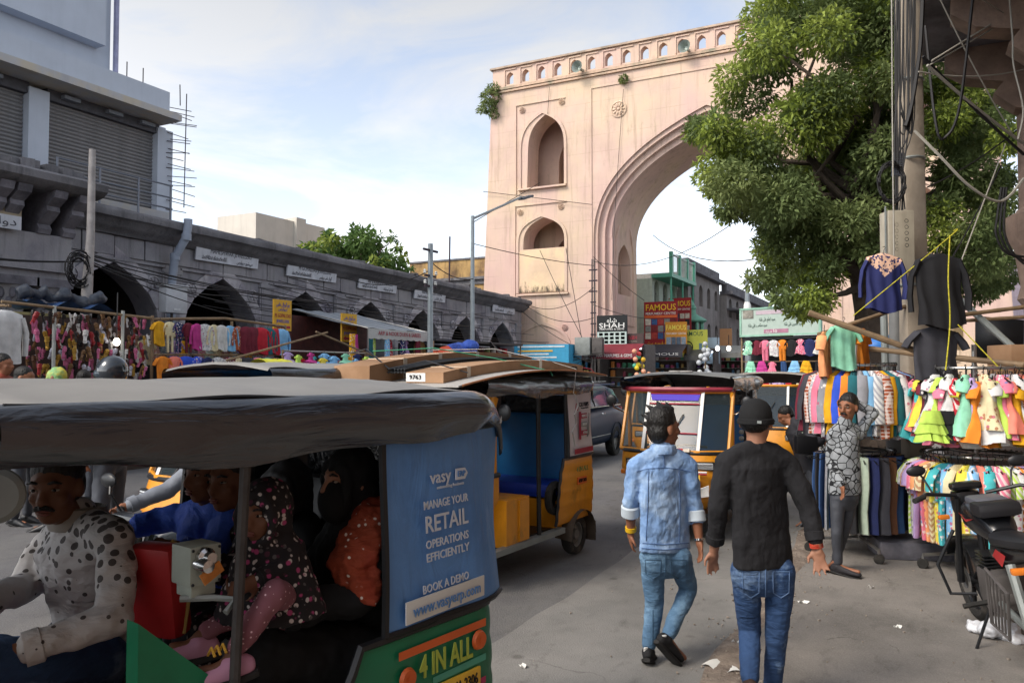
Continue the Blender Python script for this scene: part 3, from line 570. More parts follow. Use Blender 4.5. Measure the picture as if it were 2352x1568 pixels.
for y in (.1, 2.7, 5.3): mb = MB(); mb.tube([(1.1, y, 0), (1.1, y, 7.3)], .06, 8); mb.obj('column', M_GRN, gb)
facade('stone_house', 'grey weathered stone house with steep parapet past the green balconies', -12.9, 50.6, 60, 8.3, M_OLDG, 4, 2)
sh2 = facade('stone_house', 'long grey two-storey stone house with tin eaves further down the street', -12.4, 60.2, 82, 7.6, M_OLDG, 8, 2)
mb = MB(); mb.b2((0, 0, 6.4), (1.9, 21, 6.55)); mb.obj('eave', M_CORN, sh2)
facade('yellow_shop_house', 'lime yellow painted shop house closing the far street', -12.2, 82.4, 96, 6.8, mat('lime yellow paint', 'c9cf5a', var=.08), 4, 2)
facade('pale_house', 'pale plain house far down the street behind the banner', 3.5, 52, 92, 8.5, mat('pale lilac stucco', 'a79aa4', var=.08, streak=.3), 9, 2, face=-1)
facade('cream_house', 'cream block at the far end of the street under the sky', -14, 100, 106, 9, M_CREAM, 2, 2, depth=20)
mn = thing('minaret', 'small green painted minaret with open lantern beside the perfume signs', 'minaret', atY(1587, 800, 47.5) * V(1, 1, 0).x if False else V(*(atY(1587, 800, 47.5)[:2]), 0)); M_MIN = mat('minaret green', '6ea890', rough=.6, var=.12)
mb = MB(); mb.lathe([(.35, 0), (.35, 3.9), (.5, 4.0), (.85, 4.5), (.9, 4.65), (.9, 4.75)], 8); mb.obj('shaft', M_MIN, mn)
for k in range(8): a = 2 * pi * k / 8; mb = MB(); mb.box((cos(a) * .72, sin(a) * .72, 5.35), (.14, .14, 1.2), a); mb.obj('lantern_post', M_MIN, mn)
mb = MB(); mb.lathe([(.9, 5.95), (1.0, 6.05), (.9, 6.15), (.45, 6.4), (.4, 6.45)], 8); mb.obj('lantern_roof', M_MIN, mn); mb = MB(); mb.lathe([(.36, 4.7), (.36, 6.0)], 8); mb.obj('core', M_DARKIN, mn); mb = MB(); mb.lathe([(.36, 6.4), (.3, 6.75), (.36, 6.8), (.36, 6.85), (.26, 6.9), (.28, 7.0), (.16, 7.2), (.06, 7.35), (.03, 7.6), (0, 7.7)], 12); mb.obj('spire', M_MIN, mn)
m2 = copy_tree(mn, label='second small green minaret half hidden behind the red perfume sign'); m2.location = V(*(atY(1535, 800, 50)[:2]), .2); mn.location.z = -1.2
# ================================================================== stone pavilion on the near side
M_WARM = mat('warm carved stone', '927c6e', rough=.9, var=.2, scale=2.5, bump=.6, bscale=16, col2='6c5a50', p2=(.45, .65), streak=.4, stcol='3a322e')
rp_ = thing('stone_balcony_building', 'stone building with carved balcony brackets overhanging the footpath', 'building', (1.05, 9.0, 0))
mb = MB(); mb.b2((.9, -34, 0), (4, 2.6, 8.5)); mb.b2((.2, 1.75, 0), (.95, 2.5, 3.4)); mb.obj('wall', M_WARM, rp_)  # run past the camera is unseen, added to cut sky light from the right
mb = MB(); mb.lathe([(.42, 0), (.42, .5), (.34, .6), (.33, 2.6), (.4, 2.7), (.36, 2.85), (.42, 3.3), (.5, 3.45), (.5, 3.7), (.4, 3.75), (.36, 3.8), (.36, 5.3)], 16, (.5, 2.2, 0)); mb.obj('column', M_WARM, rp_)
for k in range(9): mb = MB(); mb.prism([(-.33, 0), (0, .16), (.33, 0), (.33, .05), (0, .21), (-.33, .05)], -.385, -.33, lambda u, v, d, k=k: (.5 + u, 2.2 + d, 1.6 + k * .24 + v)); mb.obj('carved_chevron', M_WARM, rp_, 0)
mb = MB(); mb.b2((-.9, -7.0, 5.75), (4, 2.2, 5.95)); mb.b2((-1.0, -7, 5.95), (4, 2.3, 6.2)); mb.obj('balcony_floor', M_CAP, rp_); mb = MB(); mb.b2((-.85, -7, 6.2), (-.65, 2.2, 7.4)); mb.b2((-.65, 2.0, 6.2), (4, 2.2, 7.4)); mb.obj('balcony_parapet', M_WARM, rp_)
def bracket(y, s=1.):
    mb = MB(); q = [(1.0, 4.0), (.62, 4.1), (.6, 4.3), (.72, 4.38), (.45, 4.5), (.3, 4.72), (.42, 4.85), (.1, 4.95), (-.12, 5.15), (-.02, 5.28), (-.4, 5.38), (-.62, 5.55), (-.62, 5.75), (1.0, 5.75)]
    mb.prism(q, y - .16, y + .16, lambda u, v, d: (u, d, v)); return mb.obj('bracket', M_WARM, rp_, 20)
for y in (2.0, .4, -1.2, -2.8): bracket(y)
mb = MB(); q = [(2.2, 4.0), (2.5, 4.1), (2.55, 4.3), (2.42, 4.4), (2.7, 4.55), (2.85, 4.8), (2.7, 4.9), (3.0, 5.1), (3.2, 5.4), (3.2, 5.75), (2.2, 5.75)]
mb.prism([(u - .2, v) for u, v in q], .3, .65, lambda u, v, d: (d, u, v)); mb.obj('bracket', M_WARM, rp_, 20)
# ================================================================== vehicles
M_TYRE = mat('tyre rubber', '2a2927', rough=.9, var=.2, scale=12, col2='5a544c', p2=(.55, .75), scale2=5); M_HUB = mat('grey wheel steel', '7b7a76', rough=.5, metal=.5, var=.2)
M_VINYL = mat('black roof vinyl', '181d26', rough=.27, var=.2, scale=3, spec=.9, coat=.7, col2='262a30', p2=(.55, .8), scale2=2.5)
def creases(m, st=.8, sc=(2.2, 9., 16.)):
    n, l, b = nodes_of(m); t = texsock(m, 'ShaderNodeTexNoise', 'Fac', i_Scale=1., i_Detail=5., i_Distortion=.8, mscale=sc); bp = n.new('ShaderNodeBump'); bp.inputs['Strength'].default_value = st; bp.inputs['Distance'].default_value = .03; l(t, bp.inputs['Height']); l(bp.outputs[0], b.inputs['Normal'])
creases(M_VINYL)
M_VTOP = mat('dusty roof vinyl', '84827e', rough=.55, var=.12, scale=2.2, col2='6f6e6c', p2=(.45, .7), bump=.15, bscale=5)
M_BLKM = mat('black paint', '1c1d1f', rough=.4, var=.1); M_CHROME = mat('chrome', 'c8c8c8', rough=.18, metal=1., var=0)
M_GLASS = mat('vehicle glass', '30393c', rough=.08, var=0, spec=.35, alpha=.66); M_DGLASS = mat('tinted glass', '4c5c70', rough=.05, var=0, spec=.9, alpha=.82)
M_YEL = mat('worn taxi yellow', 'd28a16', rough=.42, var=.1, scale=4, spec=.5, col2='8d6420', p2=(.57, .75), scale2=5, streak=.45, stcol='5a4424'); M_GRNB = mat('bottle green enamel', '1a7450', rough=.38, var=.12, scale=3, col2='2c4a3a', p2=(.55, .75), streak=.45, stcol='3a3a28')
M_RED = mat('red rexine', 'b02a2c', rough=.4, var=.12); M_BLUE = mat('blue rexine', '1f6aa6', rough=.45, var=.15, scale=3); M_DKBLUE = mat('royal blue rexine', '1d3fae', rough=.45, var=.1)
M_LAMP = mat('lamp lens', 'cfd4d6', rough=.08, var=0, spec=.9); M_AMB = mat('amber lens', 'd8792a', rough=.15, var=.1); M_WHITE = mat('white paint', 'dcdcd8', rough=.5, var=.05); M_PLATE = mat('yellow number plate', 'e2b53a', rough=.5, var=.05); M_INK = mat('black ink', '17171a', var=0)
M_GREYM = mat('grey steel', '868b88', rough=.5, metal=.3, var=.12); M_STRIPE = mat('orange stripe paint', 'd2622a', rough=.5, var=.08); M_TEAL = mat('teal stripe paint', '4fa088', rough=.5, var=.08); M_PINK = mat('magenta stripe', 'b03060', rough=.5)
def wheel(parent, x, y, r=.2, w=.1):
    t = MB(); pr = [(r * .62, -w * .42), (r * .8, -w * .5), (r * .95, -w * .42), (r, -w * .2), (r, w * .2), (r * .95, w * .42), (r * .8, w * .5), (r * .62, w * .42), (r * .62, -w * .42)]
    t.lathe(pr, 26, (x, y, r), 'Y'); o = t.obj('wheel', M_TYRE, parent)
    h = MB(); h.lathe([(0, .03), (r * .25, .035), (r * .3, .01), (r * .5, .0), (r * .56, .03), (r * .64, .035), (r * .64, -.04), (0, -.04)], 22, (x, y, r), 'Y')
    h.obj('rim', M_HUB, o); return o
def rickshaw(label, loc, rz, body, side, seat, back=None, name='auto_rickshaw', lite=False, mvin=None, mtop=None, posts=True, xfront=.82, bar=True):
    T = thing(name, label, 'auto rickshaw', loc, rz, 'auto rickshaws in the traffic'); mvin = mvin or M_VINYL; mtop = mtop or M_VTOP; back = back or seat
    mb = MB(); mb.b2((-1.1, -.5, .26), (1.0, .5, .31)); mb.obj('floor', M_BLKM, T)
    # rear tub: U-shaped pressed side
    def tub(u, v):
        z = .36 + .62 * v; a = u * 2 - 1; x0 = -.36 - .16 * v ** 3; hw = .63 + .02 * sin(v * pi) + .008 * (abs((v * 5) % 1 - .5) < .18)
        s = abs(a)
        if s > .45: x = x0 + (-1.06 - x0) * (1 - (s - .45) / .55); y = hw
        else: q = s / .45 * pi / 2; x = -1.06 - .24 * cos(q) ** .7; y = hw * (sin(q) ** .7 if q > 0 else 0)
        return (x, math.copysign(y, a), z)
    mb = MB(); mb.grid(tub, 44, 15); mb.obj('body_tub', body, T, 50)
    for s in (-1, 1):
        mb = MB(); pts = [Vector(tub(0 if s < 0 else 1, i / 10)) for i in range(11)] + [Vector(tub((.04 + i * .03) if s < 0 else 1 - (.04 + i * .03), 1)) for i in range(14)]; mb.tube(pts, .016, 6); mb.obj('body_rim', M_BLKM, T)
    for s in (-1, 1):
        wheel(T, -.85, s * .57, .2, .11)
        f = MB(); f.grid(lambda u, v, s=s: (-.85 + .27 * cos(u * pi), s * (.50 + .19 * v), .2 + .27 * sin(u * pi) - .02 * v), 12, 3); f.b2((-1.13, s * .5, .1), (-1.11, s * .68, .3)); f.obj('mudguard', mat('worn mudguard', '4a3f34', rough=.8, var=.3), T)
    # front cowl
    def cowl(u, v):
        z = .34 + .62 * v; a = (u * 2 - 1) * pi / 2; hw = .34 + .28 * min(1, v * 1.5) ** .8; xf = 1.22 - .10 * v + .06 * sin(v * pi); xb = .62
        return (xb + (xf - xb) * abs(cos(a)) ** .55, hw * math.copysign(abs(sin(a)) ** .75, a), z)
    mb = MB(); mb.grid(cowl, 28, 12); mb.obj('front_cowl', body, T, 50)
    mb = MB(); mb.grid(lambda u, v: (1.0 + .26 * cos(u * pi), (v - .5) * .18, .2 + .26 * sin(u * pi)), 10, 3); mb.obj('front_mudguard', body, T); wheel(T, 1.0, 0, .2, .1)
    mb = MB(); mb.tube([cowl(i / 20, 1) for i in range(21)], .022, 6); mb.obj('cowl_trim', M_BLKM, T)
    for s in (-1, 1):
        h = MB(); h.rbox((1.115, s * .38, .83), (.06, .22, .095), .015, rz=s * .28); ho = h.obj('headlight', M_BLKM, T); h = MB(); h.rbox((1.14, s * .38, .83), (.03, .19, .07), .012, rz=s * .28); h.obj('lens', M_LAMP, ho)
        for k in range(4): h = MB(); h.box((1.16, s * .38, .805 + k * .017), (.02, .19, .004), rz=s * .28); h.obj('grille_bar', M_CHROME, ho)
        h = MB(); h.rbox((1.03, s * .545, .72), (.05, .05, .05), .012); h.obj('indicator', M_AMB, T)
    # windscreen: centre pane and two angled side panes in a frame
    def ws(y, v): a = abs(y); return Vector((1.10 - .30 * v - max(0, a - .3) * .55, y, .97 + .64 * v))
    for (a, b) in ((-.58, -.31), (-.3, .3), (.31, .58)):
        g = MB(); g.add([ws(a, .03), ws(b, .03), ws(b, .97), ws(a, .97)], [(0, 1, 2, 3)]); g.obj('windscreen_pane', M_GLASS, T)
    fr_ = MB()
    for y in (-.6, .6): fr_.tube([ws(y, i / 6) for i in range(7)], .022, 6)
    for v in (0, 1): fr_.tube([ws(-.6 + 1.2 * i / 12, v) for i in range(13)], .022, 6)
    fr_.obj('windscreen_frame', body, T)
    for y in (-.305, .305): f2 = MB(); f2.box(ws(y, .5), (.02, .035, .7), rot=Matrix.Rotation(-.43, 3, 'Y')); f2.obj('windscreen_bar', M_WHITE, T)
    wp = MB(); wp.tube([ws(-.1, .02) + V(.02, 0, 0), ws(.12, .62) + V(.03, 0, 0)], .008, 5); wp.obj('wiper', M_BLKM, T)
    # canopy: top sheet with side valance and rolled rear
    xr = -1.05
    def sec(x):                        # height and half-width along the roof
        t = max(0, (xr - x) / .26); return (1.775 - .19 * (1 - math.sqrt(max(0, 1 - min(1, t) ** 2))), .60 - .07 * min(1, t) ** 2)
    XS = [xfront + .0, xfront - .02] + [xfront - .1 - (xfront - .1 - xr) * i / 22 for i in range(23)] + [xr - .26 * sin(pi / 2 * i / 8) for i in range(1, 9)]
    def wr(x, k): return .012 * mnoise.noise(Vector((x * 2.3, k * 3.1, loc[0]))) + .008 * sin(x * 9 + k * 2)
    top = MB(); nb = 14; vs = []
    for x in XS:
        z, hw = sec(x)
        for j in range(nb + 1): a = j / nb * 2 - 1; vs.append((x, hw * a, z + .045 * (1 - a * a) * (1 if x > xr else .8) + wr(x, a) * .8 - (.02 if x == XS[0] else 0)))
    top.add(vs, [(i * (nb + 1) + j, i * (nb + 1) + j + 1, (i + 1) * (nb + 1) + j + 1, (i + 1) * (nb + 1) + j) for i in range(len(XS) - 1) for j in range(nb)]); top.obj('roof_top', mtop, T, 60)
    for s in (-1, 1):
        sd = MB(); vs = []; prof = [(0, 0), (.022, -.007), (.042, -.027), (.053, -.056), (.053, -.088), (.045, -.117), (.034, -.14), (.026, -.157)]; yb = 0
        for x in XS:
            z, hw = sec(x); bulge = 1 + .12 * max(0, min(1, (-.45 - x) / .4)) - .6 * max(0, min(1, (-1.06 - x) / .2)); dz_f = float(np.interp(x, [-1.3, -.65, -.5, -.1, .1, .5], [.93, .93, 1.06, 1.2, 1.1, .9])); fold = .010 * sin(x * 14 + 2 * sin(x * 3.3)) + .012 * mnoise.noise(Vector((x * 4, s, 7)))
            yb = 1 + .45 * max(0, min(1, (-.5 - x) / .25)) * (1 - max(0, min(1, (-1.1 - x) / .2))); fold += .007 * sin(x * 23 + 1.5 * sin(x * 5))
            for k, (dy, dz) in enumerate(prof): vs.append((x, s * (hw + .007 * sin(x * 7 + k * 1.1) * (k / 7) + dy * yb * bulge + fold * (k / 7)), z + dz * bulge * dz_f + wr(x, k * .35) * (k / 7)))
        m_ = len(prof); sd.add(vs, [(i * m_ + j, i * m_ + j + 1, (i + 1) * m_ + j + 1, (i + 1) * m_ + j) for i in range(len(XS) - 1) for j in range(m_ - 1)]); sd.obj('roof_valance', mvin, T, 60)
        h = MB(); h.tube([(x, s * (sec(x)[1] + .004), sec(x)[0] - .003 + wr(x, s) * .8) for x in XS[1:-3]], .006, 5); h.obj('seam', M_BLKM, T)
    # hood sides and rear behind the passengers
    def hood(u, v, s):
        z = .99 + .635 * v; x = -.62 - .02 * v - .66 * u; r = min(1, max(0, (u - .65) / .35)); y = (.635 - .035 * v) - .06 * r * r
        return (x + .02 * sin(v * 3) * u, s * (y + .006 * sin(u * 9 + v * 5)), z - .05 * u * (1 - v) * 0)
    for s in (-1, 1):
        hd = MB(); hd.grid(lambda u, v: hood(u, v, s), 14, 12); hd.obj('side_curtain', side if s > 0 else M_BLKM, T, 60)  # far curtain black: the cab's gloom put into its colour
        h = MB(); h.tube([hood(0, i / 8, s) for i in range(9)], .014, 6); h.tube([hood(i / 8, 0, s) for i in range(9)], .012, 6); h.obj('curtain_hem', M_BLKM, T)
    mb = MB(); mb.grid(lambda u, v: (-1.2 - .06 * sin(u * pi), -.53 + 1.06 * u, .98 + .60 * v), 10, 4); mb.obj('rear_curtain', mvin, T)
    # posts, seats, bars
    if posts:
        for s in (-1, 1):
            p = MB(); p.tube([(-.08, s * .61, .32), (-.06, s * .61, 1.64)], .022, 8); p.obj('grab_post', M_BLKM, T)
            p = MB(); p.tube([(.64, s * .585, .9), (.66, s * .59, 1.66)], .024, 8); p.obj('door_post', body, T)
            p = MB(); p.tube([(-.6, s * .615, .9), (-.62, s * .6, 1.66)], .018, 8); p.obj('hood_post', M_BLKM, T)
    if bar:
        for z in (.86, 1.06): p = MB(); p.tube([(-.08, -.61, z), (-.6, -.61, z)], .012, 6); p.obj('guard_bar', M_BLKM, T)
    mb = MB(); mb.rbox((-.72, 0, .66), (.46, 1.12, .14), .05); mb.obj('passenger_seat', seat, T); mb = MB(); mb.rbox((-1.0, 0, 1.05), (.12, 1.1, .7), .05, rot=Matrix.Rotation(-.12, 3, 'Y')); mb.obj('seat_back', back, T); mb = MB(); mb.b2((-1.0, -.56, .31), (-.5, .56, .58)); mb.obj('seat_base', body, T)
    mb = MB(); mb.rbox((.3, 0, .74), (.36, .62, .1), .04); mb.obj('driver_seat', M_RED, T); mb = MB(); mb.b2((.1, -.35, .31), (.45, .35, .69)); mb.obj('driver_seat_base', body, T)
    mb = MB(); mb.tube([(.78, -.34, 1.0), (.8, -.1, 1.02), (.82, 0, 1.0), (.8, .1, 1.02), (.78, .34, 1.0)], .016, 6); mb.tube([(.82, 0, 1.0), (.98, 0, .4)], .025, 8); mb.obj('handlebar', M_BLKM, T)
    for s in (-1, 1):
        mr_ = MB(); mr_.tube([(.72, s * .6, 1.35), (.78, s * .74, 1.42), (.78, s * .76, 1.5)], .01, 6); mo_ = mr_.obj('wing_mirror', M_CHROME, T); mr_ = MB(); mr_.ell((.77, s * .77, 1.50), (.022, .065, .07), 16, 8); mr_.obj('mirror_back', M_BLKM, mo_)
    mb = MB(); mb.box((-1.335, 0, .62), (.01, .36, .12)); mb.obj('number_plate', M_PLATE, T)
    for s in (-1, 1): mb = MB(); mb.rbox((-1.25, s * .45, .8), (.03, .1, .07), .01); mb.obj('tail_lamp', M_RED, T)
    return T
def side_frame(T, s):   # frame on a rickshaw's flank: x reads towards the tail on its left side
    return (-1, 0, 0) if s > 0 else (1, 0, 0)
# --- the green rickshaw alongside
def cam_world(x, z): return V(_rt.x * x - sin(YAW) * z, _rt.y * x + cos(YAW) * z, 0)
RZ_N = math.atan2(-cos(rad(11)), -sin(rad(11)))
M_CURT = mat('blue advert vinyl', '5c8cc6', rough=.42, var=.1, scale=3, col2='4676b2', p2=(.5, .75), scale2=2, streak=.4, stcol='33486a'); creases(M_CURT, .5, (9., 5., 4.))
near = rickshaw('green auto rickshaw with black hood and blue software advert on its flank', cam_world(-1.291, 2.463), RZ_N, M_GRNB, M_CURT, M_BLKM, xfront=.5, posts=False, bar=False)  # black seat parts carry the dark of the cab interior in their colour
def on_flank(x, z, y=.648): return (x, y - .035 * max(0, (z - .99) / .6) - .06 * max(0, ((-.62 - x) / .66 - .65) / .35) ** 2, z)
XN = (-1, 0, 0)
M_AD = mat('white advert print', 'cfd6de', var=.06)
for body, x, z, sz, ft in [('vasy', -.89, 1.475, .062, .115), ('MANAGE YOUR', -.915, 1.385, .04, .245), ('RETAIL', -.915, 1.318, .08, .235), ('OPERATIONS', -.915, 1.252, .04, .235), ('EFFICIENTLY', -.915, 1.208, .04, .235), ('BOOK A DEMO', -.9, 1.107, .04, .25)]:
    text(body, sz, M_AD, near, on_flank(x, z, .652), (-1, -.06, 0), (0, -.06, 1), bold=.012, extrude=.001, fit=ft)
mb = MB(); mb.X = Matrix.Translation(on_flank(-1.0, 1.475, .648)); mb.prism([(-.03, -.02), (.02, -.02), (.035, 0), (.02, .02), (-.03, .02)], 0, .004, lambda u, v, d: (-u, d, v)); mb.obj('advert_tag', M_AD, near); text('ERP', .03, M_CURT, near, on_flank(-.997, 1.475, .655), XN, fit=.04)
text('automating business', .016, M_AD, near, on_flank(-.94, 1.44, .652), (-1, -.06, 0), fit=.15)
mb = MB(); mb.X = Matrix.Translation(on_flank(-.905, 1.05, .645)); mb.rbox((0, .002, 0), (.43, .006, .075), .003, rz=.06); mb.obj('web_strip', mat('white vinyl strip', 'd8d8d2', var=.06), near); text('www.vasyerp.com', .055, M_CURT, near, on_flank(-.905, 1.05, .656), (-1, -.06, 0), bold=.01, extrude=.001, fit=.37)
def gbar(x0, x1, z0, z1, m, h, nm): mb = MB(); mb.add([(x0, .657, z0 - h), (x1, .657, z1 - h), (x1, .657, z1 + h), (x0, .657, z0 + h)], [(0, 1, 2, 3)]); mb.obj(nm, m, near)
gbar(-.66, -1.1, .92, .925, M_STRIPE, .014, 'painted_stripe'); gbar(-.82, -1.1, .795, .80, M_TEAL, .012, 'painted_stripe'); gbar(-1.02, -1.1, .715, .718, M_PINK, .012, 'painted_stripe')
text('4 IN ALL', .105, mat('lime painted letters', 'a9b84a', var=.08), near, (-.885, .662, .855), XN, bold=.02, fit=.27)
for x, z in ((-.70, .84), (-1.06, .87)):
    mb = MB(); mb.lathe([(0, .668), (.03, .668), (.036, .655)], 16, (x, 0, z), 'Y'); mb.lathe([(0, .672), (.012, .672)], 10, (x, 0, z), 'Y'); mb.obj('painted_flower', M_STRIPE, near)
mb = MB(); mb.rbox((-.93, .662, .742), (.26, .012, .075), .008); o = mb.obj('side_number_plate', M_PLATE, near); text('TS11 UA 2306', .055, M_INK, o, (-.93, .67, .742), XN, fit=.22)
# cab fittings of the green rickshaw
mb = MB(); mb.tube([(-.065, .615, .32), (-.095, .612, 1.1), (-.12, .61, 1.64)], .015, 8); mb.obj('grab_post', mat('chipped brown post', '3a3634', rough=.6, var=.3, scale=14), near)
mb = MB(); mb.tube([(.38, -.6, .9), (.36, -.6, 1.64)], .014, 8); mb.obj('door_post', M_BLKM, near)
NI = (Matrix.Translation(near.location) @ Matrix.Rotation(RZ_N, 4, 'Z')).inverted(); bc = NI @ atD(366, 1352, 2.42)
mb = MB(); mb.rbox(bc, (.085, .17, .29), .03, rot=Matrix.Rotation(.35, 3, 'Z') @ Matrix.Rotation(.14, 3, 'Y')); mb.obj('driver_backrest', M_RED, near); mb = MB(); e_ = bc + V(-.06, .075, 0); mb.tube([e_ + V(.02, 0, -.13), e_, e_ + V(.0, 0, .10), e_ + V(.03, -.06, .145)], .006, 6); mb.obj('backrest_piping', mat('gold piping', 'b59a5a', rough=.4), near)
def near_at(px, py, yl): o_ = NI @ CAMP; d_ = NI.to_3x3() @ ray(px, py); return o_ + d_ * ((yl - o_.y) / d_.y)
pa, pz = near_at(318, 1432, .55), near_at(525, 1582, .55); mb = MB(); mb.add([pa, pz, V(pz.x, .55, .3), V(pa.x, .55, .3), pa + V(0, -.06, 0), pz + V(0, -.06, 0), V(pz.x, .49, .3), V(pa.x, .49, .3)], [(0, 1, 2, 3), (4, 5, 6, 7), (0, 1, 5, 4), (1, 2, 6, 5), (2, 3, 7, 6), (3, 0, 4, 7)]); mb.obj('partition_panel', mat('green partition paint', '16704c', rough=.4, var=.15), near)
mb = MB(); mb.b2((-.4, -.5, .3), (.28, .5, .82)); mb.obj('engine_cover', mat('dark red floor', '4a1f24', rough=.8, var=.3), near)
mt = thing('fare_meter', 'grey metal fare meter box with orange tag on the green rickshaw rail', 'fare meter'); mt.parent = None
mt.matrix_world = near.matrix_basis @ Matrix.Translation((-.02, .47, 1.30)) if False else Matrix.Translation(near.location) @ Matrix.Rotation(RZ_N, 4, 'Z') @ Matrix.Translation((-.055, .50, 1.305)) @ Matrix.Scale(.86, 4); M_METER = mat('grey meter enamel', '9aa298', rough=.5, var=.1, scale=9)
mb = MB(); mb.rbox((0, -.03, .01), (.108, .115, .125), .006); mb.obj('case', M_METER, mt); mb = MB(); mb.rbox((0, -.03, -.07), (.085, .09, .04), .004); mb.obj('base', M_METER, mt); mb = MB(); mb.lathe([(0, .05), (.018, .05), (.02, .03), (.03, .02), (.03, 0)], 14, (.01, .03, .04), 'Y'); mb.lathe([(0, .07), (.02, .065), (.024, .03), (.02, 0)], 14, (.03, .03, .02), 'Y'); mb.obj('flag_knob', M_CHROME, mt)
mb = MB(); mb.box((0, .062, -.01), (.075, .006, .038), rot=Matrix.Rotation(.5, 3, 'Y')); mb.obj('tag', mat('orange tag', 'c9803c', var=.2, scale=20, col2='a9a090'), mt)
for sx in (-1, 1):
    for sz in (-.045, .062): mb = MB(); mb.ell((sx * .046, .03, sz), (.005, .006, .005), 8, 5); mb.obj('screw', M_BLKM, mt)
mb = MB(); mb.tube([(.06, -.02, -.092), (-.02, .04, -.095), (-.06, .1, -.1), (-.02, .11, -.13)], .011, 6); mb.obj('bracket', M_GREYM, mt)
mb = MB(); mb.grid(lambda u, v: (.5 + .34 * u, (v - .5) * 1.2, 1.78 - .15 * u * u + .03 * sin(v * pi)), 4, 8); mb.obj('front_visor', M_VINYL, near)
rm = thing('round_mirror', 'round grey rear-view mirror beside the driver of the green rickshaw', 'mirror', atD(-18, 1142, 1.72)); mb = MB(); mb.lathe([(0, 0), (.05, .002), (.062, .012), (.064, .024), (.05, .03), (0, .03)], 26, (0, 0, 0), 'Y'); mb.obj('mirror_glass', mat('dull mirror back', '6f7370', rough=.5, var=.1), rm); mb = MB(); mb.tube([(0, .02, -.05), (-.02, .1, -.3)], .006); mb.obj('stem', M_BLKM, rm); rm.rotation_euler = (0, 0, YAW + .5)
# --- the loaded yellow rickshaw
M_CRI = mat('white advert curtain', 'c9c4c6', rough=.5, var=.08, scale=3, col2='a9a29f', p2=(.5, .75))
RZ_M = math.atan2(-cos(rad(5)), -sin(rad(5)))
mid_o = V(-3.04, 7.40, 0) - Matrix.Rotation(RZ_M, 3, 'Z') @ V(-.85, .6, 0)
mid = rickshaw('yellow auto rickshaw with blue seat and white pump advert, loaded roof', mid_o, RZ_M, M_YEL, M_CRI, M_DKBLUE, M_BLUE)
def flk(x, z): return on_flank(x, z, .652)
text('C.R.I. PUMPS', .06, M_INK, mid, flk(-.98, 1.50), (-1, -.08, 0), bold=.01, fit=.25); text('Pumping trust. Worldwide.', .02, M_INK, mid, flk(-1.0, 1.465), (-1, -.08, 0), fit=.2)
M_CR = mat('crimson print', '9d2b3c', var=.08)
for z, w, tx in ((1.385, .17, 'NERGY'), (1.30, .15, 'EFFICIENT'), (1.215, .15, 'XTRA')):
    mb = MB(); mb.box(flk(-.96, z), (w, .006, .05), rz=.08); o = mb.obj('print_block', M_CR if z != 1.30 else M_GREYM, mid); text(tx, .04, M_WHITE, mid, flk(-.965, z)[:1] + (flk(-.965, z)[1] + .008, z), (-1, -.08, 0), fit=w * .8)
mb = MB(); mb.box(flk(-.87, 1.29), (.04, .006, .28)); mb.obj('print_block', M_CR, mid); mb = MB(); mb.box(flk(-.93, 1.04), (.45, .006, .05), rz=.05); mb.obj('print_strip', M_CR, mid)
mb = MB(); mb.lathe([(.03, 0), (.038, 0), (.038, .004), (.03, .004)], 20, flk(-.82, 1.48), 'Y', sx=.8); mb.obj('print_emblem', M_CR, mid)
for k in range(5): mb = MB(); mb.box(flk(-1.075 + .012 * k, 1.3 - .02 * k), (.007, .006, .22 - .03 * k)); mb.obj('print_pump', M_GREYM, mid)
text('4 IN ALL', .07, mat('faded green letters', '5c7a44', var=.1), mid, (-.86, .668, .86), XN, fit=.26); mb = MB(); mb.box((-.86, .66, .745), (.2, .008, .07)); o = mb.obj('side_number_plate', M_STRIPE, mid); text('AP28 V 3624', .05, M_INK, o, (-.86, .668, .745), XN, fit=.17)
mb = MB(); mb.lathe([(.105, .0), (.155, .0), (.165, .03), (.155, .06), (.11, .06), (.1, .03), (.105, 0)], 26, (-.42, .56, .62), 'Y'); mb.obj('spare_tyre', M_TYRE, mid); mb = MB(); mb.lathe([(0, 0), (.115, 0)], 20, (-.42, .55, .62), 'Y'); mb.obj('spare_recess', M_BLKM, mid)
mb = MB(); mb.b2((.12, .3, .31), (.5, .62, .72)); mb.b2((.14, .615, .34), (.3, .635, .7)); mb.obj('engine_box', M_YEL, mid); mb = MB(); mb.b2((-.5, .58, .28), (.9, .66, .33)); mb.obj('side_step', M_GREYM, mid)
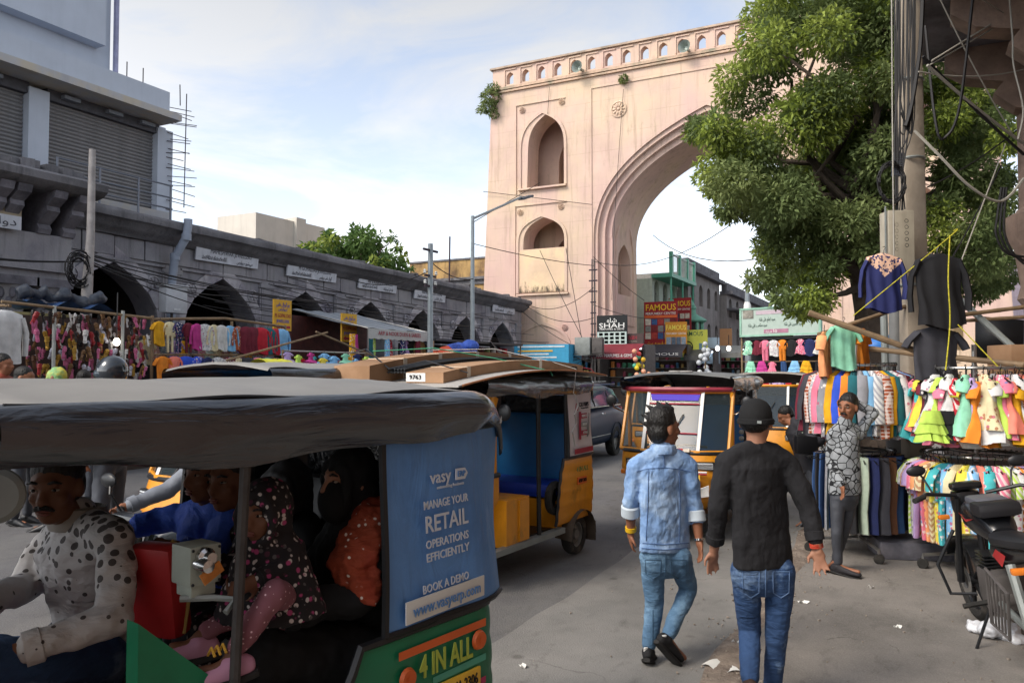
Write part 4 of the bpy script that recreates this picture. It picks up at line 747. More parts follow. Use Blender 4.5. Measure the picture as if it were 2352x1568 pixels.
# cargo on its roof
def on_roof(T, x, y, z): return Matrix.Translation(T.location) @ Matrix.Rotation(T.rotation_euler.z, 4, 'Z') @ Matrix.Translation((x, y, z))
M_CARD = mat('brown cardboard', 'a58263', rough=.85, var=.08, scale=3, col2='8f6e50'); M_PLY = mat('whitewashed ply', 'a5a29d', rough=.7, var=.12, scale=3); M_EDGE = mat('ply edge', 'a8704a', var=.15); M_TAPE = mat('clear parcel tape', 'c7b9a4', rough=.25)
bend = lambda x: .045 - .05 * (x + .25) ** 2
def plank(x0, x1, y0, y1, z, h, m, nm, label, cat, mm=None, yskew=0., group=None):
    T = thing(nm, label, cat, group=group); T.matrix_world = on_roof(mid, 0, 0, z); mb = MB(); n = 16; vs = []
    for i in range(n + 1):
        x = x0 + (x1 - x0) * i / n; zz = bend(x)
        vs += [(x, y0 + yskew * i / n, zz), (x, y1 + yskew * i / n, zz), (x, y1 + yskew * i / n, zz + h), (x, y0 + yskew * i / n, zz + h)]
    fs = [(i * 4 + k, i * 4 + (k + 1) % 4, (i + 1) * 4 + (k + 1) % 4, (i + 1) * 4 + k) for i in range(n) for k in range(4)] + [(0, 1, 2, 3), (n * 4, n * 4 + 1, n * 4 + 2, n * 4 + 3)]
    mb.add(vs, fs); mb.obj('sheet' if h < .04 else 'carton', m, T); return T
pl = plank(-1.35, 1.35, -.55, .72, 1.80, .012, M_PLY, 'plywood_sheet', 'bowed white plywood sheet lying on the loaded rickshaw roof', 'plywood')
mb = MB(); mb.tube([(x / 10, .722, bend(x / 10) + .006) for x in range(-13, 14)], .009, 6); mb.obj('edge_band', M_EDGE, pl)
c1 = plank(-1.2, 1.25, .12, .5, 1.815, .085, M_CARD, 'long_carton', 'long flat brown carton stacked on the plywood sheet edge', 'carton', group='cartons on the loaded rickshaw')
c2 = plank(-1.15, 1.45, -.5, -.1, 1.815, .17, M_CARD, 'long_carton', 'long deep brown carton with torn taped end on the loaded rickshaw', 'carton', group='cartons on the loaded rickshaw')
for c, y0, y1, h in ((c1, .12, .5, .085), (c2, -.5, -.1, .17)):
    for x in ((-.7, -.1, .5, 1.0) if c is c2 else (-.3, .9)): mb = MB(); mb.box((x, (y0 + y1) / 2, bend(x) + h / 2), (.05, y1 - y0 + .006, h + .006)); mb.obj('tape', M_TAPE, c)
text('9763', .05, M_INK, c1, (1.258, .22, bend(1.25) + .045), (0, 1, 0), fit=.12); mb = MB(); mb.box((1.25, .22, bend(1.25) + .045), (.006, .2, .07)); mb.obj('paper_label', M_WHITE, c1)
for x, tx in ((.2, 'DUTTY BOARDS'), (-.45, 'DUTTY BOARDS'), (.75, 'DUTTY BOARDS')): text(tx, .03, M_INK, c2, (x, -.094, bend(x) + .08), (-1, 0, 0), fit=.16)
text('*970', .05, M_INK, c1, (-1.0, .506, bend(-1) + .04), (-1, 0, 0), fit=.12)
ch = thing('metal_channels', 'bundle of dark metal channels strapped between the cartons', 'metal channels'); ch.matrix_world = on_roof(mid, 0, 0, 1.9)
for k in range(7):
    for j in range(2): mb = MB(); mb.tube([(x / 8, .1 - .035 * k, bend(x / 8) + j * .025) for x in range(-9, 11)], .011, 4); mb.obj('channel', mat('dark channel steel', '3c3e40', rough=.5, metal=.4), ch)
def strap(pts, w, m, label, nm='strap', T=mid):
    o = thing(nm, label, 'strap'); o.matrix_world = on_roof(T, 0, 0, 0); mb = MB(); mb.tube(pts, w, 6, flat=.3); mb.obj('webbing', m, o)
strap([(.95, -.52, 2.02), (.6, -.1, 2.05), (.2, .3, 1.96), (-.1, .72, 1.84), (-.12, .73, 1.8)], .018, mat('green strap', '3f9a74', rough=.5), 'pale green strap crossing the cartons on the loaded rickshaw')
strap([(.1, -.5, 2.05), (-.25, .0, 2.06), (-.55, .5, 1.93), (-.62, .72, 1.86), (-.60, .70, 1.62)], .014, mat('white strap', 'c9c4bd'), 'white cloth strap over the cartons knotted above the pump advert')
strap([(-.62, .70, 1.62), (-.66, .72, 1.5), (-.58, .72, 1.42), (-.66, .7, 1.33), (-.55, .71, 1.25), (-.6, .7, 1.2), (-.63, .7, 1.1)], .01, MATS['white strap'], 'loose white cord dangling from the loaded rickshaw hood')
strap([(-.9, -.5, 2.0), (-1.2, .1, 1.95), (-1.3, .55, 1.86), (-1.32, .6, 1.8)], .009, mat('red cord', 'c0283a'), 'red cord tied over the tail of the loaded rickshaw cartons')
strap([(1.2, -.52, 2.0), (1.28, -.3, 2.03), (1.26, -.05, 1.86), (1.1, .2, 1.93), (1.0, .56, 1.83)], .014, M_BLKM, 'black rubber strap over the taped end of the cartons')
# --- oncoming yellow rickshaw
RZ_S = -pi / 2
onc = rickshaw('yellow auto rickshaw driving this way with purple windscreen banner', (-2.38, 9.50, 0), RZ_S + .02, M_YEL, M_VINYL, M_BLUE, lite=True, mtop=mat('grey dusty vinyl', '6f706e', rough=.5, var=.15, scale=2, col2='4b4d50'))
def wsp(y, v, o=.012): a = abs(y); return V(1.10 - .30 * v - max(0, a - .3) * .55 + o, y, .97 + .64 * v)
mb = MB(); mb.add([wsp(-.26, .85), wsp(.26, .85), wsp(.28, .96), wsp(-.28, .96)], [(0, 1, 2, 3)]); mb.obj('windscreen_banner', mat('purple sticker', '4b38b0', var=.05), onc)
for v in (.79, .965, .3): mb = MB(); mb.tube([wsp(-.28, v), wsp(.28, v)], .009, 5); mb.obj('windscreen_tape', M_CR, onc)
mb = MB(); mb.tube([wsp(-.62 + 1.24 * i / 14, 1.04, .04) for i in range(15)], .03, 6); mb.obj('red_visor_trim', mat('maroon trim', '8b3340', rough=.4, var=.2), onc)
text('S 12', .075, M_INK, onc, (1.27, .26, .70), (0, 1, 0), (-.1, 0, 1), fit=.13); text('5629', .075, M_INK, onc, (1.265, .26, .63), (0, 1, 0), (-.1, 0, 1), fit=.15)
mb = MB(); mb.box((1.245, .25, .665), (.012, .22, .17)); mb.obj('front_number_plate', M_PLATE, onc)
mb = MB(); mb.box((1.235, .24, .44), (.012, .1, .1), rot=Matrix.Rotation(pi / 4, 3, 'X')); mb.obj('gas_sticker', M_TEAL, onc); text('LPG', .05, M_WHITE, onc, (1.245, .24, .44), (0, 1, 0), fit=.09)
for z, m in ((.775, M_WHITE), (.755, M_CR)): mb = MB(); mb.tube([V(1.2, -.42, z), V(1.24, -.2, z), V(1.25, .2, z), V(1.2, .42, z)], .01, 5); mb.obj('cowl_stripe', m, onc)
mb = MB()
for k in range(10): mb.tube([(1.24, .02, .42 + .012 * k), (1.26, .25 + .01 * k, .50 + .011 * k), (1.2, .44, .53 + .012 * k)], .005, 4)
mb.obj('painted_rays', M_WHITE, onc)
for k, (c, x) in enumerate((('2f8a4a', .05), ('c23a3a', .12), ('e0d8c8', .19))): mb = MB(); mb.box((1.12, x, .99), (.05, .07, .03)); mb.obj('cloth_flag', mat('flag %d' % k, c), onc)
mb = MB()
for k in range(9): mb.ell((.5, .66, 1.3 - .07 * k), (.03, .03, .03), 6, 4)
mb.obj('bead_string', M_GREYM, onc)
hm = MB(); hm.tube([(.84 + .012 * sin(t) ** 3 * 0, .10 * sin(t) ** 3 * .9, 1.79 + .0) if False else (.55 - .1 * (.8125 * cos(t) - .3125 * cos(2 * t) - .125 * cos(3 * t) - .0625 * cos(4 * t)) * -1, .13 * sin(t) ** 3, 1.832) for t in [2 * pi * i / 30 for i in range(30)]], .014, 4, closed=True); hm.obj('heart_patch', mat('grey patch', '8e8a86'), onc)
# --- further rickshaws
rickshaw('yellow auto rickshaw half hidden behind the one with purple banner', (-3.52, 13.3, 0), RZ_S + .02, M_YEL, M_VINYL, M_BLUE)
rk = rickshaw('yellow auto rickshaw with pale windscreen waiting beside the clothes racks', (-2.05, 13.55, 0), RZ_S + .05, M_YEL, M_VINYL, M_BLUE, mtop=mat('dirty cream vinyl', '9a928a', var=.15))
RZ_A = math.atan2(-cos(rad(3)), -sin(rad(3)))
rkA = rickshaw('dark-roofed auto rickshaw with patched windscreen beyond the green one', (-4.9, 5.3, 0), RZ_A, M_YEL, M_VINYL, M_BLUE)
mb = MB(); mb.add([wsp(-.1, .9, .02), wsp(.12, .9, .02), wsp(.1, 1.0, .02), wsp(-.06, 1.0, .02)], [(0, 1, 2, 3)]); mb.obj('windscreen_banner', M_DKBLUE, rkA)
rkA.scale = (1, 1, 1.05)
rkB = rickshaw('dark-roofed auto rickshaw with orange number disc near the frilly frocks', (-6.9, 8.9, 0), RZ_A - .1, M_YEL, M_VINYL, M_BLUE)
rkB.scale = (1, 1, 1.05); mb = MB(); mb.lathe([(0, 0), (.07, 0)], 18, (-.95, .672, 1.66), 'Y'); mb.obj('number_disc', M_STRIPE, rkB); text('5', .1, M_PLATE, rkB, (-.95, .68, 1.66), XN)
rickshaw('dark-roofed auto rickshaw furthest up the traffic by the awning shop', (-7.6, 12.4, 0), RZ_A - .05, M_YEL, M_VINYL, M_BLUE)
# ================================================================== dark blue car
def car(label, loc, rz):
    T = thing('parked_car', label, 'car', loc, rz); m = mat('slate blue car paint', '1d2a3e', rough=.4, var=.04, coat=0., spec=.25)
    st = [(2.15, .55, .72, .30), (2.05, .8, .80, .28), (1.6, .87, .92, .26), (.95, .9, 1.02, .25), (0, .91, 1.05, .25), (-1.2, .91, 1.08, .25), (-1.9, .9, 1.08, .28), (-2.15, .84, 1.0, .34), (-2.22, .7, .8, .42)]
    mb = MB(); mb.loft([(V(x, 0, (zt + zb) / 2), V(0, hw, 0), V(0, 0, (zt - zb) / 2)) for x, hw, zt, zb in st], 24, p=4.5); mb.obj('body', m, T, 40)
    gh = [(1.0, .72, 1.04), (.35, .70, 1.45), (-.2, .69, 1.56), (-1.2, .69, 1.57), (-1.85, .67, 1.48), (-2.12, .66, 1.08)]
    mb = MB(); vs = []
    for x, hw, z in gh: vs += [(x, -.8 if z < 1.2 else -hw, z), (x, .8 if z < 1.2 else hw, z)]
    vs2 = [(1.0, .8, 1.02), (.35, .66, 1.45), (-.2, .64, 1.54), (-1.2, .64, 1.55), (-1.85, .62, 1.46), (-2.12, .78, 1.04)]
    cab = MB(); ring = []
    for (x, hw, z) in gh: ring.append((V(x, 0, (z + .95) / 2), V(0, hw + .06 * (1.6 - z), 0), V(0, 0, (z - .95) / 2)))
    cab.loft(ring, 24, p=5); cab.obj('cabin', m, T, 40)
    for s in (-1, 1):
        for nm, q in (('front_window', [(.72, 1.1), (.28, 1.42), (-.22, 1.5), (-.25, 1.1)]), ('rear_window', [(-.33, 1.1), (-.3, 1.5), (-1.12, 1.5), (-1.2, 1.1)]), ('quarter_window', [(-1.3, 1.12), (-1.22, 1.48), (-1.7, 1.42), (-1.92, 1.14)])):
            w = MB(); w.add([(x, s * (.775 - .13 * (z - 1.1) / .4 + .01), z) for x, z in q], [(0, 1, 2, 3)]); w.obj(nm, M_DGLASS, T)
        w = MB(); w.tube([(x, s * .785, 1.08) for x in (.8, 0, -1.2, -1.95)], .012, 6); w.obj('window_trim', M_CHROME, T)
        w = MB(); w.rbox((-.45, s * .915, .95), (.18, .03, .03), .01); w.obj('door_handle', M_CHROME, T); w = MB(); w.tube([(.9, s * .905, .5), (-.9, s * .91, .5)], .012, 5); w.obj('sill_trim', M_GREYM, T)
        for x in (1.35, -1.35): wheel(T, x, s * .82, .33, .2)
        for x in (1.35, -1.35): w = MB(); w.grid(lambda u, v, s=s, x=x: (x + .40 * cos(u * pi), s * (.8 + .125 * v), .33 + .40 * sin(u * pi)), 14, 2); w.obj('wheel_arch', M_BLKM, T)
        w = MB(); w.rbox((-2.12, s * .66, .95), (.1, .22, .16), .03); w.obj('tail_lamp', M_RED, T); w = MB(); w.tube([(-.1, s * .6, 1.6), (-1.5, s * .6, 1.6)], .015, 6); w.obj('roof_rail', M_GREYM, T)
    mb = MB(); mb.rbox((-1.98, 0, 1.53), (.34, 1.2, .04), .015); mb.obj('spoiler', m, T)
    return T
car('dark slate blue hatchback car in traffic past the loaded rickshaw', V(-5.81, 16.31, 0) + V(-.82, -1.35, 0), -pi / 2 + .02)
# ================================================================== people
_ctex = {}
def clouds(sz):
    if sz not in _ctex: t = bpy.data.textures.new('folds', 'CLOUDS'); t.noise_scale = sz; t.noise_depth = 2; _ctex[sz] = t
    return _ctex[sz]
def blob(mb, name, m, parent, voxel=.009, smooth=3, disp=0., dsz=.1, ratio=None):
    """one continuous skin grown round the joined forms"""
    me = bpy.data.meshes.new(name); me.from_pydata(mb.v, [], mb.f); o = bpy.data.objects.new(name, me)
    r = o.modifiers.new('r', 'REMESH'); r.mode = 'VOXEL'; r.voxel_size = voxel
    if smooth: s = o.modifiers.new('s', 'SMOOTH'); s.factor = .5; s.iterations = smooth
    if disp: d = o.modifiers.new('d', 'DISPLACE'); d.texture = clouds(dsz); d.strength = disp; d.mid_level = .5; d.texture_coords = 'LOCAL'
    if ratio: dc = o.modifiers.new('c', 'DECIMATE'); dc.ratio = ratio
    ev, d = evaluated(o); bpy.data.meshes.remove(d); ev.name = name; ev.materials.clear(); ev.materials.append(m)
    ev.polygons.foreach_set('use_smooth', [True] * len(ev.polygons)); ev.update()
    return link(name, ev, parent)
def limb(mb, pts, rads, n=12):
    pts = [Vector(p) for p in pts]
    for i in range(len(pts) - 1): mb.tube([pts[i], pts[i + 1]], [rads[i], rads[i + 1]], n)
    for p, r in zip(pts, rads): mb.ell(p, (r, r, r), n, 8)
def hand(mb, wrist, d, palm, s=1., curl=.5, thumb_side=1., spread=.12):
    """palm and five bent fingers; d = pointing direction, palm = palm normal"""
    d = Vector(d).normalized(); s *= .9; n = (Vector(palm) - d * Vector(palm).dot(d)).normalized(); a = d.cross(n) * thumb_side; w = Vector(wrist)
    R = Matrix((a, d, n)).transposed()
    mb.ell(w + d * .05 * s, (.040 * s, .052 * s, .017 * s), 12, 8, R); limb(mb, [w - d * .02, w + d * .03 * s], [.026 * s, .028 * s], 10)
    for k, (off, ln) in enumerate(((.029, .068), (.010, .078), (-.010, .073), (-.028, .056))):
        b = w + d * .085 * s + a * off * s; dr = (d + a * off / .03 * spread).normalized(); p = [b]; ang = 0
        for seg, f in enumerate((.45, .32, .25)): ang += curl * (.35 + .3 * seg); p.append(p[-1] + (dr * cos(ang) + n * sin(ang)) * ln * f * s)
        limb(mb, p, [.0095 * s, .009 * s, .0082 * s, .007 * s], 8)
    b = w + d * .03 * s + a * .032 * s; limb(mb, [b, b + (a * .7 + d * .6 + n * .25).normalized() * .036 * s, b + (a * .62 + d * .95 + n * .4).normalized() * .065 * s], [.013 * s, .011 * s, .008 * s], 8)
def frame_from(f, up=V(0, 0, 1)):
    f = Vector(f).normalized(); l = Vector(up).cross(f).normalized(); u = f.cross(l); return f, l, u
SKIN = mat('brown skin', '8a5b42', rough=.55, var=.08, scale=14, spec=.35); SKIN2 = mat('fair brown skin', '9c7059', rough=.55, var=.07, scale=14, spec=.35); HAIR = mat('black hair', '15120f', rough=.5, var=.2, scale=40, spec=.4); EYEW = mat('eye white', 'a89c90', rough=.2, var=0); EYED = mat('dark iris', '1a100c', rough=.1, var=0); LIPS = mat('lips', '6e3d34', rough=.5, var=.05)
def head_prims(mb, hc, f, s=1.):
    f, l, u = frame_from(f); R = Matrix((f, l, u)).transposed(); E = lambda o, r: mb.ell(hc + (f * o[0] + l * o[1] + u * o[2]) * s, [x * s for x in r], 16, 12, R)
    E((-.012, 0, .028), (.098, .077, .088)); E((.018, 0, -.035), (.072, .062, .085)); E((.045, 0, -.088), (.036, .036, .026)); E((.078, 0, .03), (.02, .045, .02))
    limb(mb, [hc + (f * .088 + u * .02) * s, hc + (f * .108 - u * .022) * s], [.011 * s, .017 * s], 8); E((.098, 0, -.028), (.014, .022, .011)); E((.085, 0, -.058), (.016, .028, .013))
    for q in (-1, 1): E((-.008, q * .078, -.005), (.02, .012, .033)); E((.055, q * .042, -.02), (.028, .02, .022))
    return f, l, u, R
def face_parts(T, hc, f, s=1., moustache=False, beard=False):
    f, l, u = frame_from(f); R = Matrix((f, l, u)).transposed(); P = lambda a, b, c: hc + (f * a + l * b + u * c) * s
    for q in (-1, 1):
        mb = MB(); mb.ell(P(.079, q * .033, .012), (.010 * s, .014 * s, .0048 * s), 10, 8, R); e = mb.obj('eye', EYEW, T); mb = MB(); mb.ell(P(.0865, q * .033, .012), (.0065 * s, .0068 * s, .0056 * s), 8, 6, R); mb.obj('iris', EYED, e)
        mb = MB(); mb.tube([P(.090, q * .014, .034), P(.092, q * .035, .041), P(.082, q * .056, .034)], [.005 * s, .006 * s, .003 * s], 6); mb.obj('eyebrow', HAIR, T)
    mb = MB(); mb.ell(P(.097, 0, -.055), (.007 * s, .024 * s, .006 * s), 10, 6, R); mb.ell(P(.095, 0, -.066), (.008 * s, .02 * s, .007 * s), 10, 6, R); mb.obj('lips', LIPS, T)
    if moustache:
        mb = MB()
        for q in (-1, 1): mb.tube([P(.108, 0, -.040), P(.104, q * .018, -.045), P(.09, q * .034, -.056)], [.009 * s, .009 * s, .004 * s], 7)
        mb.obj('moustache', HAIR, T)
    if beard:
        mb = MB(); mb.ell(P(.04, 0, -.078), (.052 * s, .056 * s, .05 * s), 14, 10, R); mb.ell(P(.07, 0, -.09), (.03 * s, .03 * s, .03 * s), 10, 8, R); blob(mb, 'beard', HAIR, T, .008, 2, .006, .02)
def hair_cap(T, hc, f, s=1., tufts=(), top=.0, back=.0, m=None, name='hair'):
    f, l, u = frame_from(f); R = Matrix((f, l, u)).transposed(); P = lambda a, b, c: hc + (f * a + l * b + u * c) * s
    mb = MB(); mb.ell(P(-.022, 0, .05 + top * .4), (.097 * s, .083 * s, (.085 + top * .6) * s), 16, 12, R); mb.ell(P(-.05, 0, .0 - back), (.066 * s, .078 * s, (.075 + back) * s), 14, 10, R)
    for (a, b, c, ex, ey, ez, r) in tufts: limb(mb, [P(a, b, c), P(a + ex, b + ey, c + ez)], [r * s, r * .25 * s], 8)
    return blob(mb, name, m or HAIR, T, .008, 2, .006, .02)
def person(label, J, top, bot, skin=SKIN, s=1., head_f=None, body_f=None, sleeve='long', hem=.06, shoes=None, handL=None, handR=None, vox=.009, slim=1., hair=True, hairargs={}, face=False, faceargs={}, trousers=True, loose=.0, collar=True, wr=.022, group=None, feet=True, name='person', pants_r=1.):
    """J: world joints (head, neck, shL, shR, elL, elR, wrL, wrR, hip, hpL, hpR, knL, knR, anL, anR, toL, toR); L/R are the person's own sides"""
    J = {k: Vector(v) for k, v in J.items()}; o = V(J['hip'].x, J['hip'].y, min(J['anL'].z, J['anR'].z) - .07); T = thing(name, label, 'person', o, 0, group); J = {k: v - o for k, v in J.items()}
    r = (J['shL'] - J['shR']).normalized(); upv = (J['neck'] - J['hip']).normalized(); f = Vector(body_f).normalized() if body_f else r.cross(upv).normalized(); f = (f - upv * f.dot(upv)).normalized(); r = upv.cross(f).normalized() if False else r
    hf = Vector(head_f) if head_f else f; A = s * slim; hip, neck = J['hip'], J['neck']; sw = (J['shL'] - J['shR']).length / 2
    ch = hip.lerp(neck, .68); wa = hip.lerp(neck, .32); shc = (J['shL'] + J['shR']) / 2
    def torso(mb, g, z0=0., waistw=.125):
        mb.loft([(hip - upv * z0, r * (.155 * A + g), f * (.105 * A + g)), (hip.lerp(neck, .12), r * (.15 * A + g), f * (.105 * A + g)), (wa, r * (waistw * 1.05 * A + g), f * (.098 * A + g)), (ch, r * (sw * .80 + g), f * (.112 * A + g)), (hip.lerp(neck, .82), r * (sw * .86 + g), f * (.105 * A + g)), (shc.lerp(neck, .3), r * (sw * .62 + g * .5), f * (.075 * A + g * .5)), (neck + upv * .01, r * (.062 * s + g * .3), f * (.06 * s + g * .3))], 20)
    def yoke(mb, g):
        for S in 'LR': sh = J['sh' + S]; limb(mb, [neck - upv * .015, neck.lerp(sh, .5) - upv * .012, sh - upv * .022], [.05 * s + g, .056 * A + g, .052 * A + g])
    body = MB(); torso(body, -.008); yoke(body, -.006); limb(body, [neck - upv * .03, J['head'] - V(0, 0, .05 * s)], [.055 * s, .05 * s]); head_prims(body, J['head'], hf, s)
    for S in 'LR':
        sh, el, w_ = J['sh' + S], J['el' + S], J['wr' + S]; limb(body, [sh - upv * .02, sh.lerp(el, .45), el, el.lerp(w_, .35), w_], [.05 * A, .045 * A, .037 * A, .038 * A, .026 * A])
        hd = handL if S == 'L' else handR; d = (w_ - el).normalized()
        hd = hd or {}; hand(body, w_, hd.get('d', d), hd.get('n', r * (-1 if S == 'L' else 1)), s, hd.get('curl', .5), hd.get('t', 1 if S == 'L' else -1), hd.get('spread', .12))
        kn, an = J['kn' + S], J['an' + S]; limb(body, [J['hp' + S], J['hp' + S].lerp(kn, .4), kn, kn.lerp(an, .3), an], [.066 * A, .06 * A, .042 * A, .042 * A, .032 * A])
        if feet: t = J['to' + S]; limb(body, [an - V(0, 0, .02), an.lerp(t, .5) - V(0, 0, .022), t - V(0, 0, .01)], [.034 * s, .026 * s, .018 * s])
    bo = blob(body, 'body', skin, T, vox, 3)
    if face: face_parts(T, J['head'], hf, s, **faceargs)
    if hair: hair_cap(T, J['head'], hf, s, **hairargs)
    if top:
        mb = MB(); torso(mb, .014 + loose, hem, .14 + loose); yoke(mb, .01 + loose * .3)
        if sleeve:
            for S in 'LR':
                sh, el, w_ = J['sh' + S], J['el' + S], J['wr' + S]; k = {'long': 1.0, 'three': .55, 'short': -.35}[sleeve] if isinstance(sleeve, str) else sleeve
                if k >= 0: e = el.lerp(w_, k * .97); limb(mb, [sh - upv * .028, sh.lerp(el, .5), el, e], [.060 * A + loose * .5, .058 * A + loose * .6, .054 * A + loose * .6, .044 * A + loose * .6])
                else: e = sh.lerp(el, 1 + k); limb(mb, [sh - upv * .015, e], [.072 * A + loose * .5, .066 * A + loose])
        if collar: limb(mb, [neck - upv * .02, neck + upv * .025], [.066 * s, .063 * s])
        blob(mb, 'shirt', top, T, vox, 5, wr, .09)
        if sleeve in ('long', 'three') or not isinstance(sleeve, str):
            for S in 'LR':
                el, w_ = J['el' + S], J['wr' + S]; k = {'long': 1.0, 'three': .55}.get(sleeve, sleeve) if isinstance(sleeve, str) else sleeve; e = el.lerp(w_, k * .97); d = (w_ - el).normalized()
                mb = MB(); R_ = .048 * A + loose * .6; mb.tube([e - d * .035, e - d * .03, e + d * .012, e + d * .012, e - d * .01], [R_ * .9, R_ * 1.05, R_ * 1.02, R_ * .85, R_ * .8], 14, cap=False); mb.obj('cuff', top, T)
    if trousers:
        mb = MB(); mb.loft([(hip + upv * .05, r * .138 * A, f * .1 * A), (hip - upv * .06, r * .15 * A, f * .115 * A), ((J['hpL'] + J['hpR']) / 2 - upv * .06, r * .14 * A, f * .1 * A), ((J['hpL'] + J['hpR']) / 2 - upv * .11, r * .09 * A, f * .06 * A)], 18)
        for S in 'LR':
            h, kn, an = J['hp' + S], J['kn' + S], J['an' + S]; bf = f * .004; limb(mb, [h + upv * .02 - bf, h.lerp(kn, .45), kn, kn.lerp(an, .35) - bf, an + (kn - an).normalized() * .03], [.088 * A * pants_r, .08 * A * pants_r, .066 * A * pants_r, .062 * A * pants_r, .052 * A * pants_r])
        tro = blob(mb, 'trousers', bot, T, vox, 9, wr * .7, .08)
    if shoes and feet:
        for S in 'LR':
            an, t = J['an' + S], J['to' + S]; d = (t - an); d.normalize(); sd = V(0, 0, 1).cross(d).normalized() if abs(d.z) < .97 else r; un = d.cross(sd).normalized(); un = un if un.z > 0 else -un
            mb = MB(); hl = an - d * .045 - un * .035; mb.loft([(hl + d * x * s, sd * w * s, un * h * s) for x, w, h in ((-.02, .02, .02), (0, .034, .042), (.06, .038, .05), (.12, .040, .038), (.19, .045, .028), (.25, .034, .02), (.27, .012, .012))], 14); mb.ell(an - un * .02, (.045 * s, .045 * s, .04 * s), 12, 8); so = blob(mb, 'shoe', shoes, T, .008, 2)
            mb = MB(); mb.loft([(hl + d * x * s - un * .038 * s, sd * w * s, un * .012) for x, w in ((-.025, .02), (0, .038), (.06, .042), (.12, .044), (.19, .049), (.25, .038), (.275, .015))], 14, p=3); mb.obj('sole', mat('dark sole', '1d1c1b', var=.1), so)
    T['_f'] = 0; del T['_f']
    return T, J, o, f, r, upv
from mathutils.bvhtree import BVHTree
def seams(T, part, lines, m, r=.003, name='seam', fill=False):
    """stitched seams laid on the surface of a garment part"""
    o = [c for c in T.children if c.name.split('.')[0] == part][0]; me = o.data; off = T.location; tr_ = BVHTree.FromPolygons([v.co + off for v in me.vertices], [p.vertices[:] for p in me.polygons])
    for ln in lines:
        pts = []
        for i in range(len(ln) - 1):
            n = max(2, int(math.dist(ln[i], ln[i + 1]) / 7))
            for k in range(n + (i == len(ln) - 2)):
                t = k / n; d = ray(ln[i][0] + (ln[i + 1][0] - ln[i][0]) * t, ln[i][1] + (ln[i + 1][1] - ln[i][1]) * t).normalized(); h, nn, *_ = tr_.ray_cast(CAMP, d)
                if h is not None: pts.append(h + (nn if nn.dot(d) < 0 else -nn) * .0015 - off)
        if len(pts) > 2: mb = MB(); mb.tube(pts, r, 5); mb.obj(name, m, o)
def denim(name, c, fade, fz=(0, 1), scale=4):
    m = mat(name, c, rough=.85, var=.1, scale=scale, col2=fade, p2=(.48, .68), scale2=2.2, bump=.25, bscale=220); return m
def pxJ(Z0, **k): return {n: atD(v[0], v[1], Z0 + (v[2] if len(v) > 2 else 0)) for n, v in k.items()}
# --- man in the faded denim jacket
M_JACK = mat('pale denim jacket', '7797c2', rough=.85, var=.16, scale=9, col2='aec6e0', p2=(.47, .66), scale2=3.4); creases(M_JACK, .7, (14, 14, 8))
M_JEAN = mat('blue slim jeans', '4f6f8c', rough=.85, var=.12, scale=6, col2='7d9cb4', p2=(.48, .68), scale2=3); creases(M_JEAN, .6, (9, 9, 26))
J = pxJ(5.0, head=(1526, 985), neck=(1523, 1034), shL=(1462, 1062, -.02), shR=(1582, 1064, .02), elL=(1448, 1152, 0), wrL=(1449, 1222, .06), elR=(1596, 1165, .05), wrR=(1606, 1240, .0), hip=(1528, 1262), hpL=(1498, 1285), hpR=(1560, 1285), knL=(1503, 1392, .03), anL=(1490, 1490, -.03), toL=(1500, 1502, .17), knR=(1582, 1352, .12), anR=(1532, 1462, -.12), toR=(1572, 1506, -.02))
away = V(0.03, 1, 0)
pm, J1, o1, f1, r1, u1 = person('man in faded denim jacket and blue jeans walking up the street', J, M_JACK, M_JEAN, SKIN, 1.0, head_f=V(.62, .8, 0), body_f=away, sleeve=.42, hem=.0, shoes=mat('black canvas shoe', '1b1b1d', var=.15, rough=.8), vox=.0075, slim=.98, wr=.024, pants_r=.92,
    hairargs=dict(top=.022, tufts=[(-.02, .03, .1, -.05, .07, .05, .03), (.0, .0, .12, -.02, .05, .05, .035), (.03, -.02, .12, .0, .04, .05, .03), (-.06, .04, .06, -.05, .06, .03, .025), (-.08, .05, .02, -.05, .05, .03, .02), (-.04, .05, .09, -.03, .08, .01, .022), (-.09, .02, .05, -.04, .05, .05, .018)], back=.01))
mb = MB(); c = J1['neck'] + V(0, 0, .012); mb.lathe([(.066, -.02), (.082, -.03), (.088, -.012), (.078, .022), (.066, .03), (.062, .0)], 20, c); mb.obj('collar', M_JACK, pm)
mb = MB()
for S in 'L': e = J1['elL'].lerp(J1['wrL'], .88); d = (J1['wrL'] - J1['elL']).normalized(); mb.tube([e - d * .014, e + d * .014], .036, 16); o = mb.obj('wrist_watch', mat('yellow rubber', 'dcae1c', rough=.5), pm)
mb = MB(); e = J1['elR'].lerp(J1['wrR'], .97); d = (J1['wrR'] - J1['elR']).normalized(); mb.tube([e - d * .006, e + d * .006], .034, 16); mb.obj('bracelet', M_CHROME, pm)
for S in 'LR':          # turned-back pale cuffs
    e = J1['el' + S].lerp(J1['wr' + S], .42); d = (J1['wr' + S] - J1['el' + S]).normalized(); mb = MB(); mb.tube([e - d * .07, e - d * .06, e + d * .0, e + d * .005, e - d * .01], [.05, .06, .061, .05, .046], 16, cap=False); mb.obj('turned_cuff', mat('pale denim lining', 'b9c4cc', var=.1), pm)
    mb = MB(); h = J1['an' + S]; d = J1['kn' + S] - J1['an' + S]; d.normalize()
    mb.loft([(h - f1 * .055 + V(0, 0, z), r1 * .014, f1 * .008) for z in (-.02, .03)], 8); mb.obj('heel_tab', M_WHITE, pm)
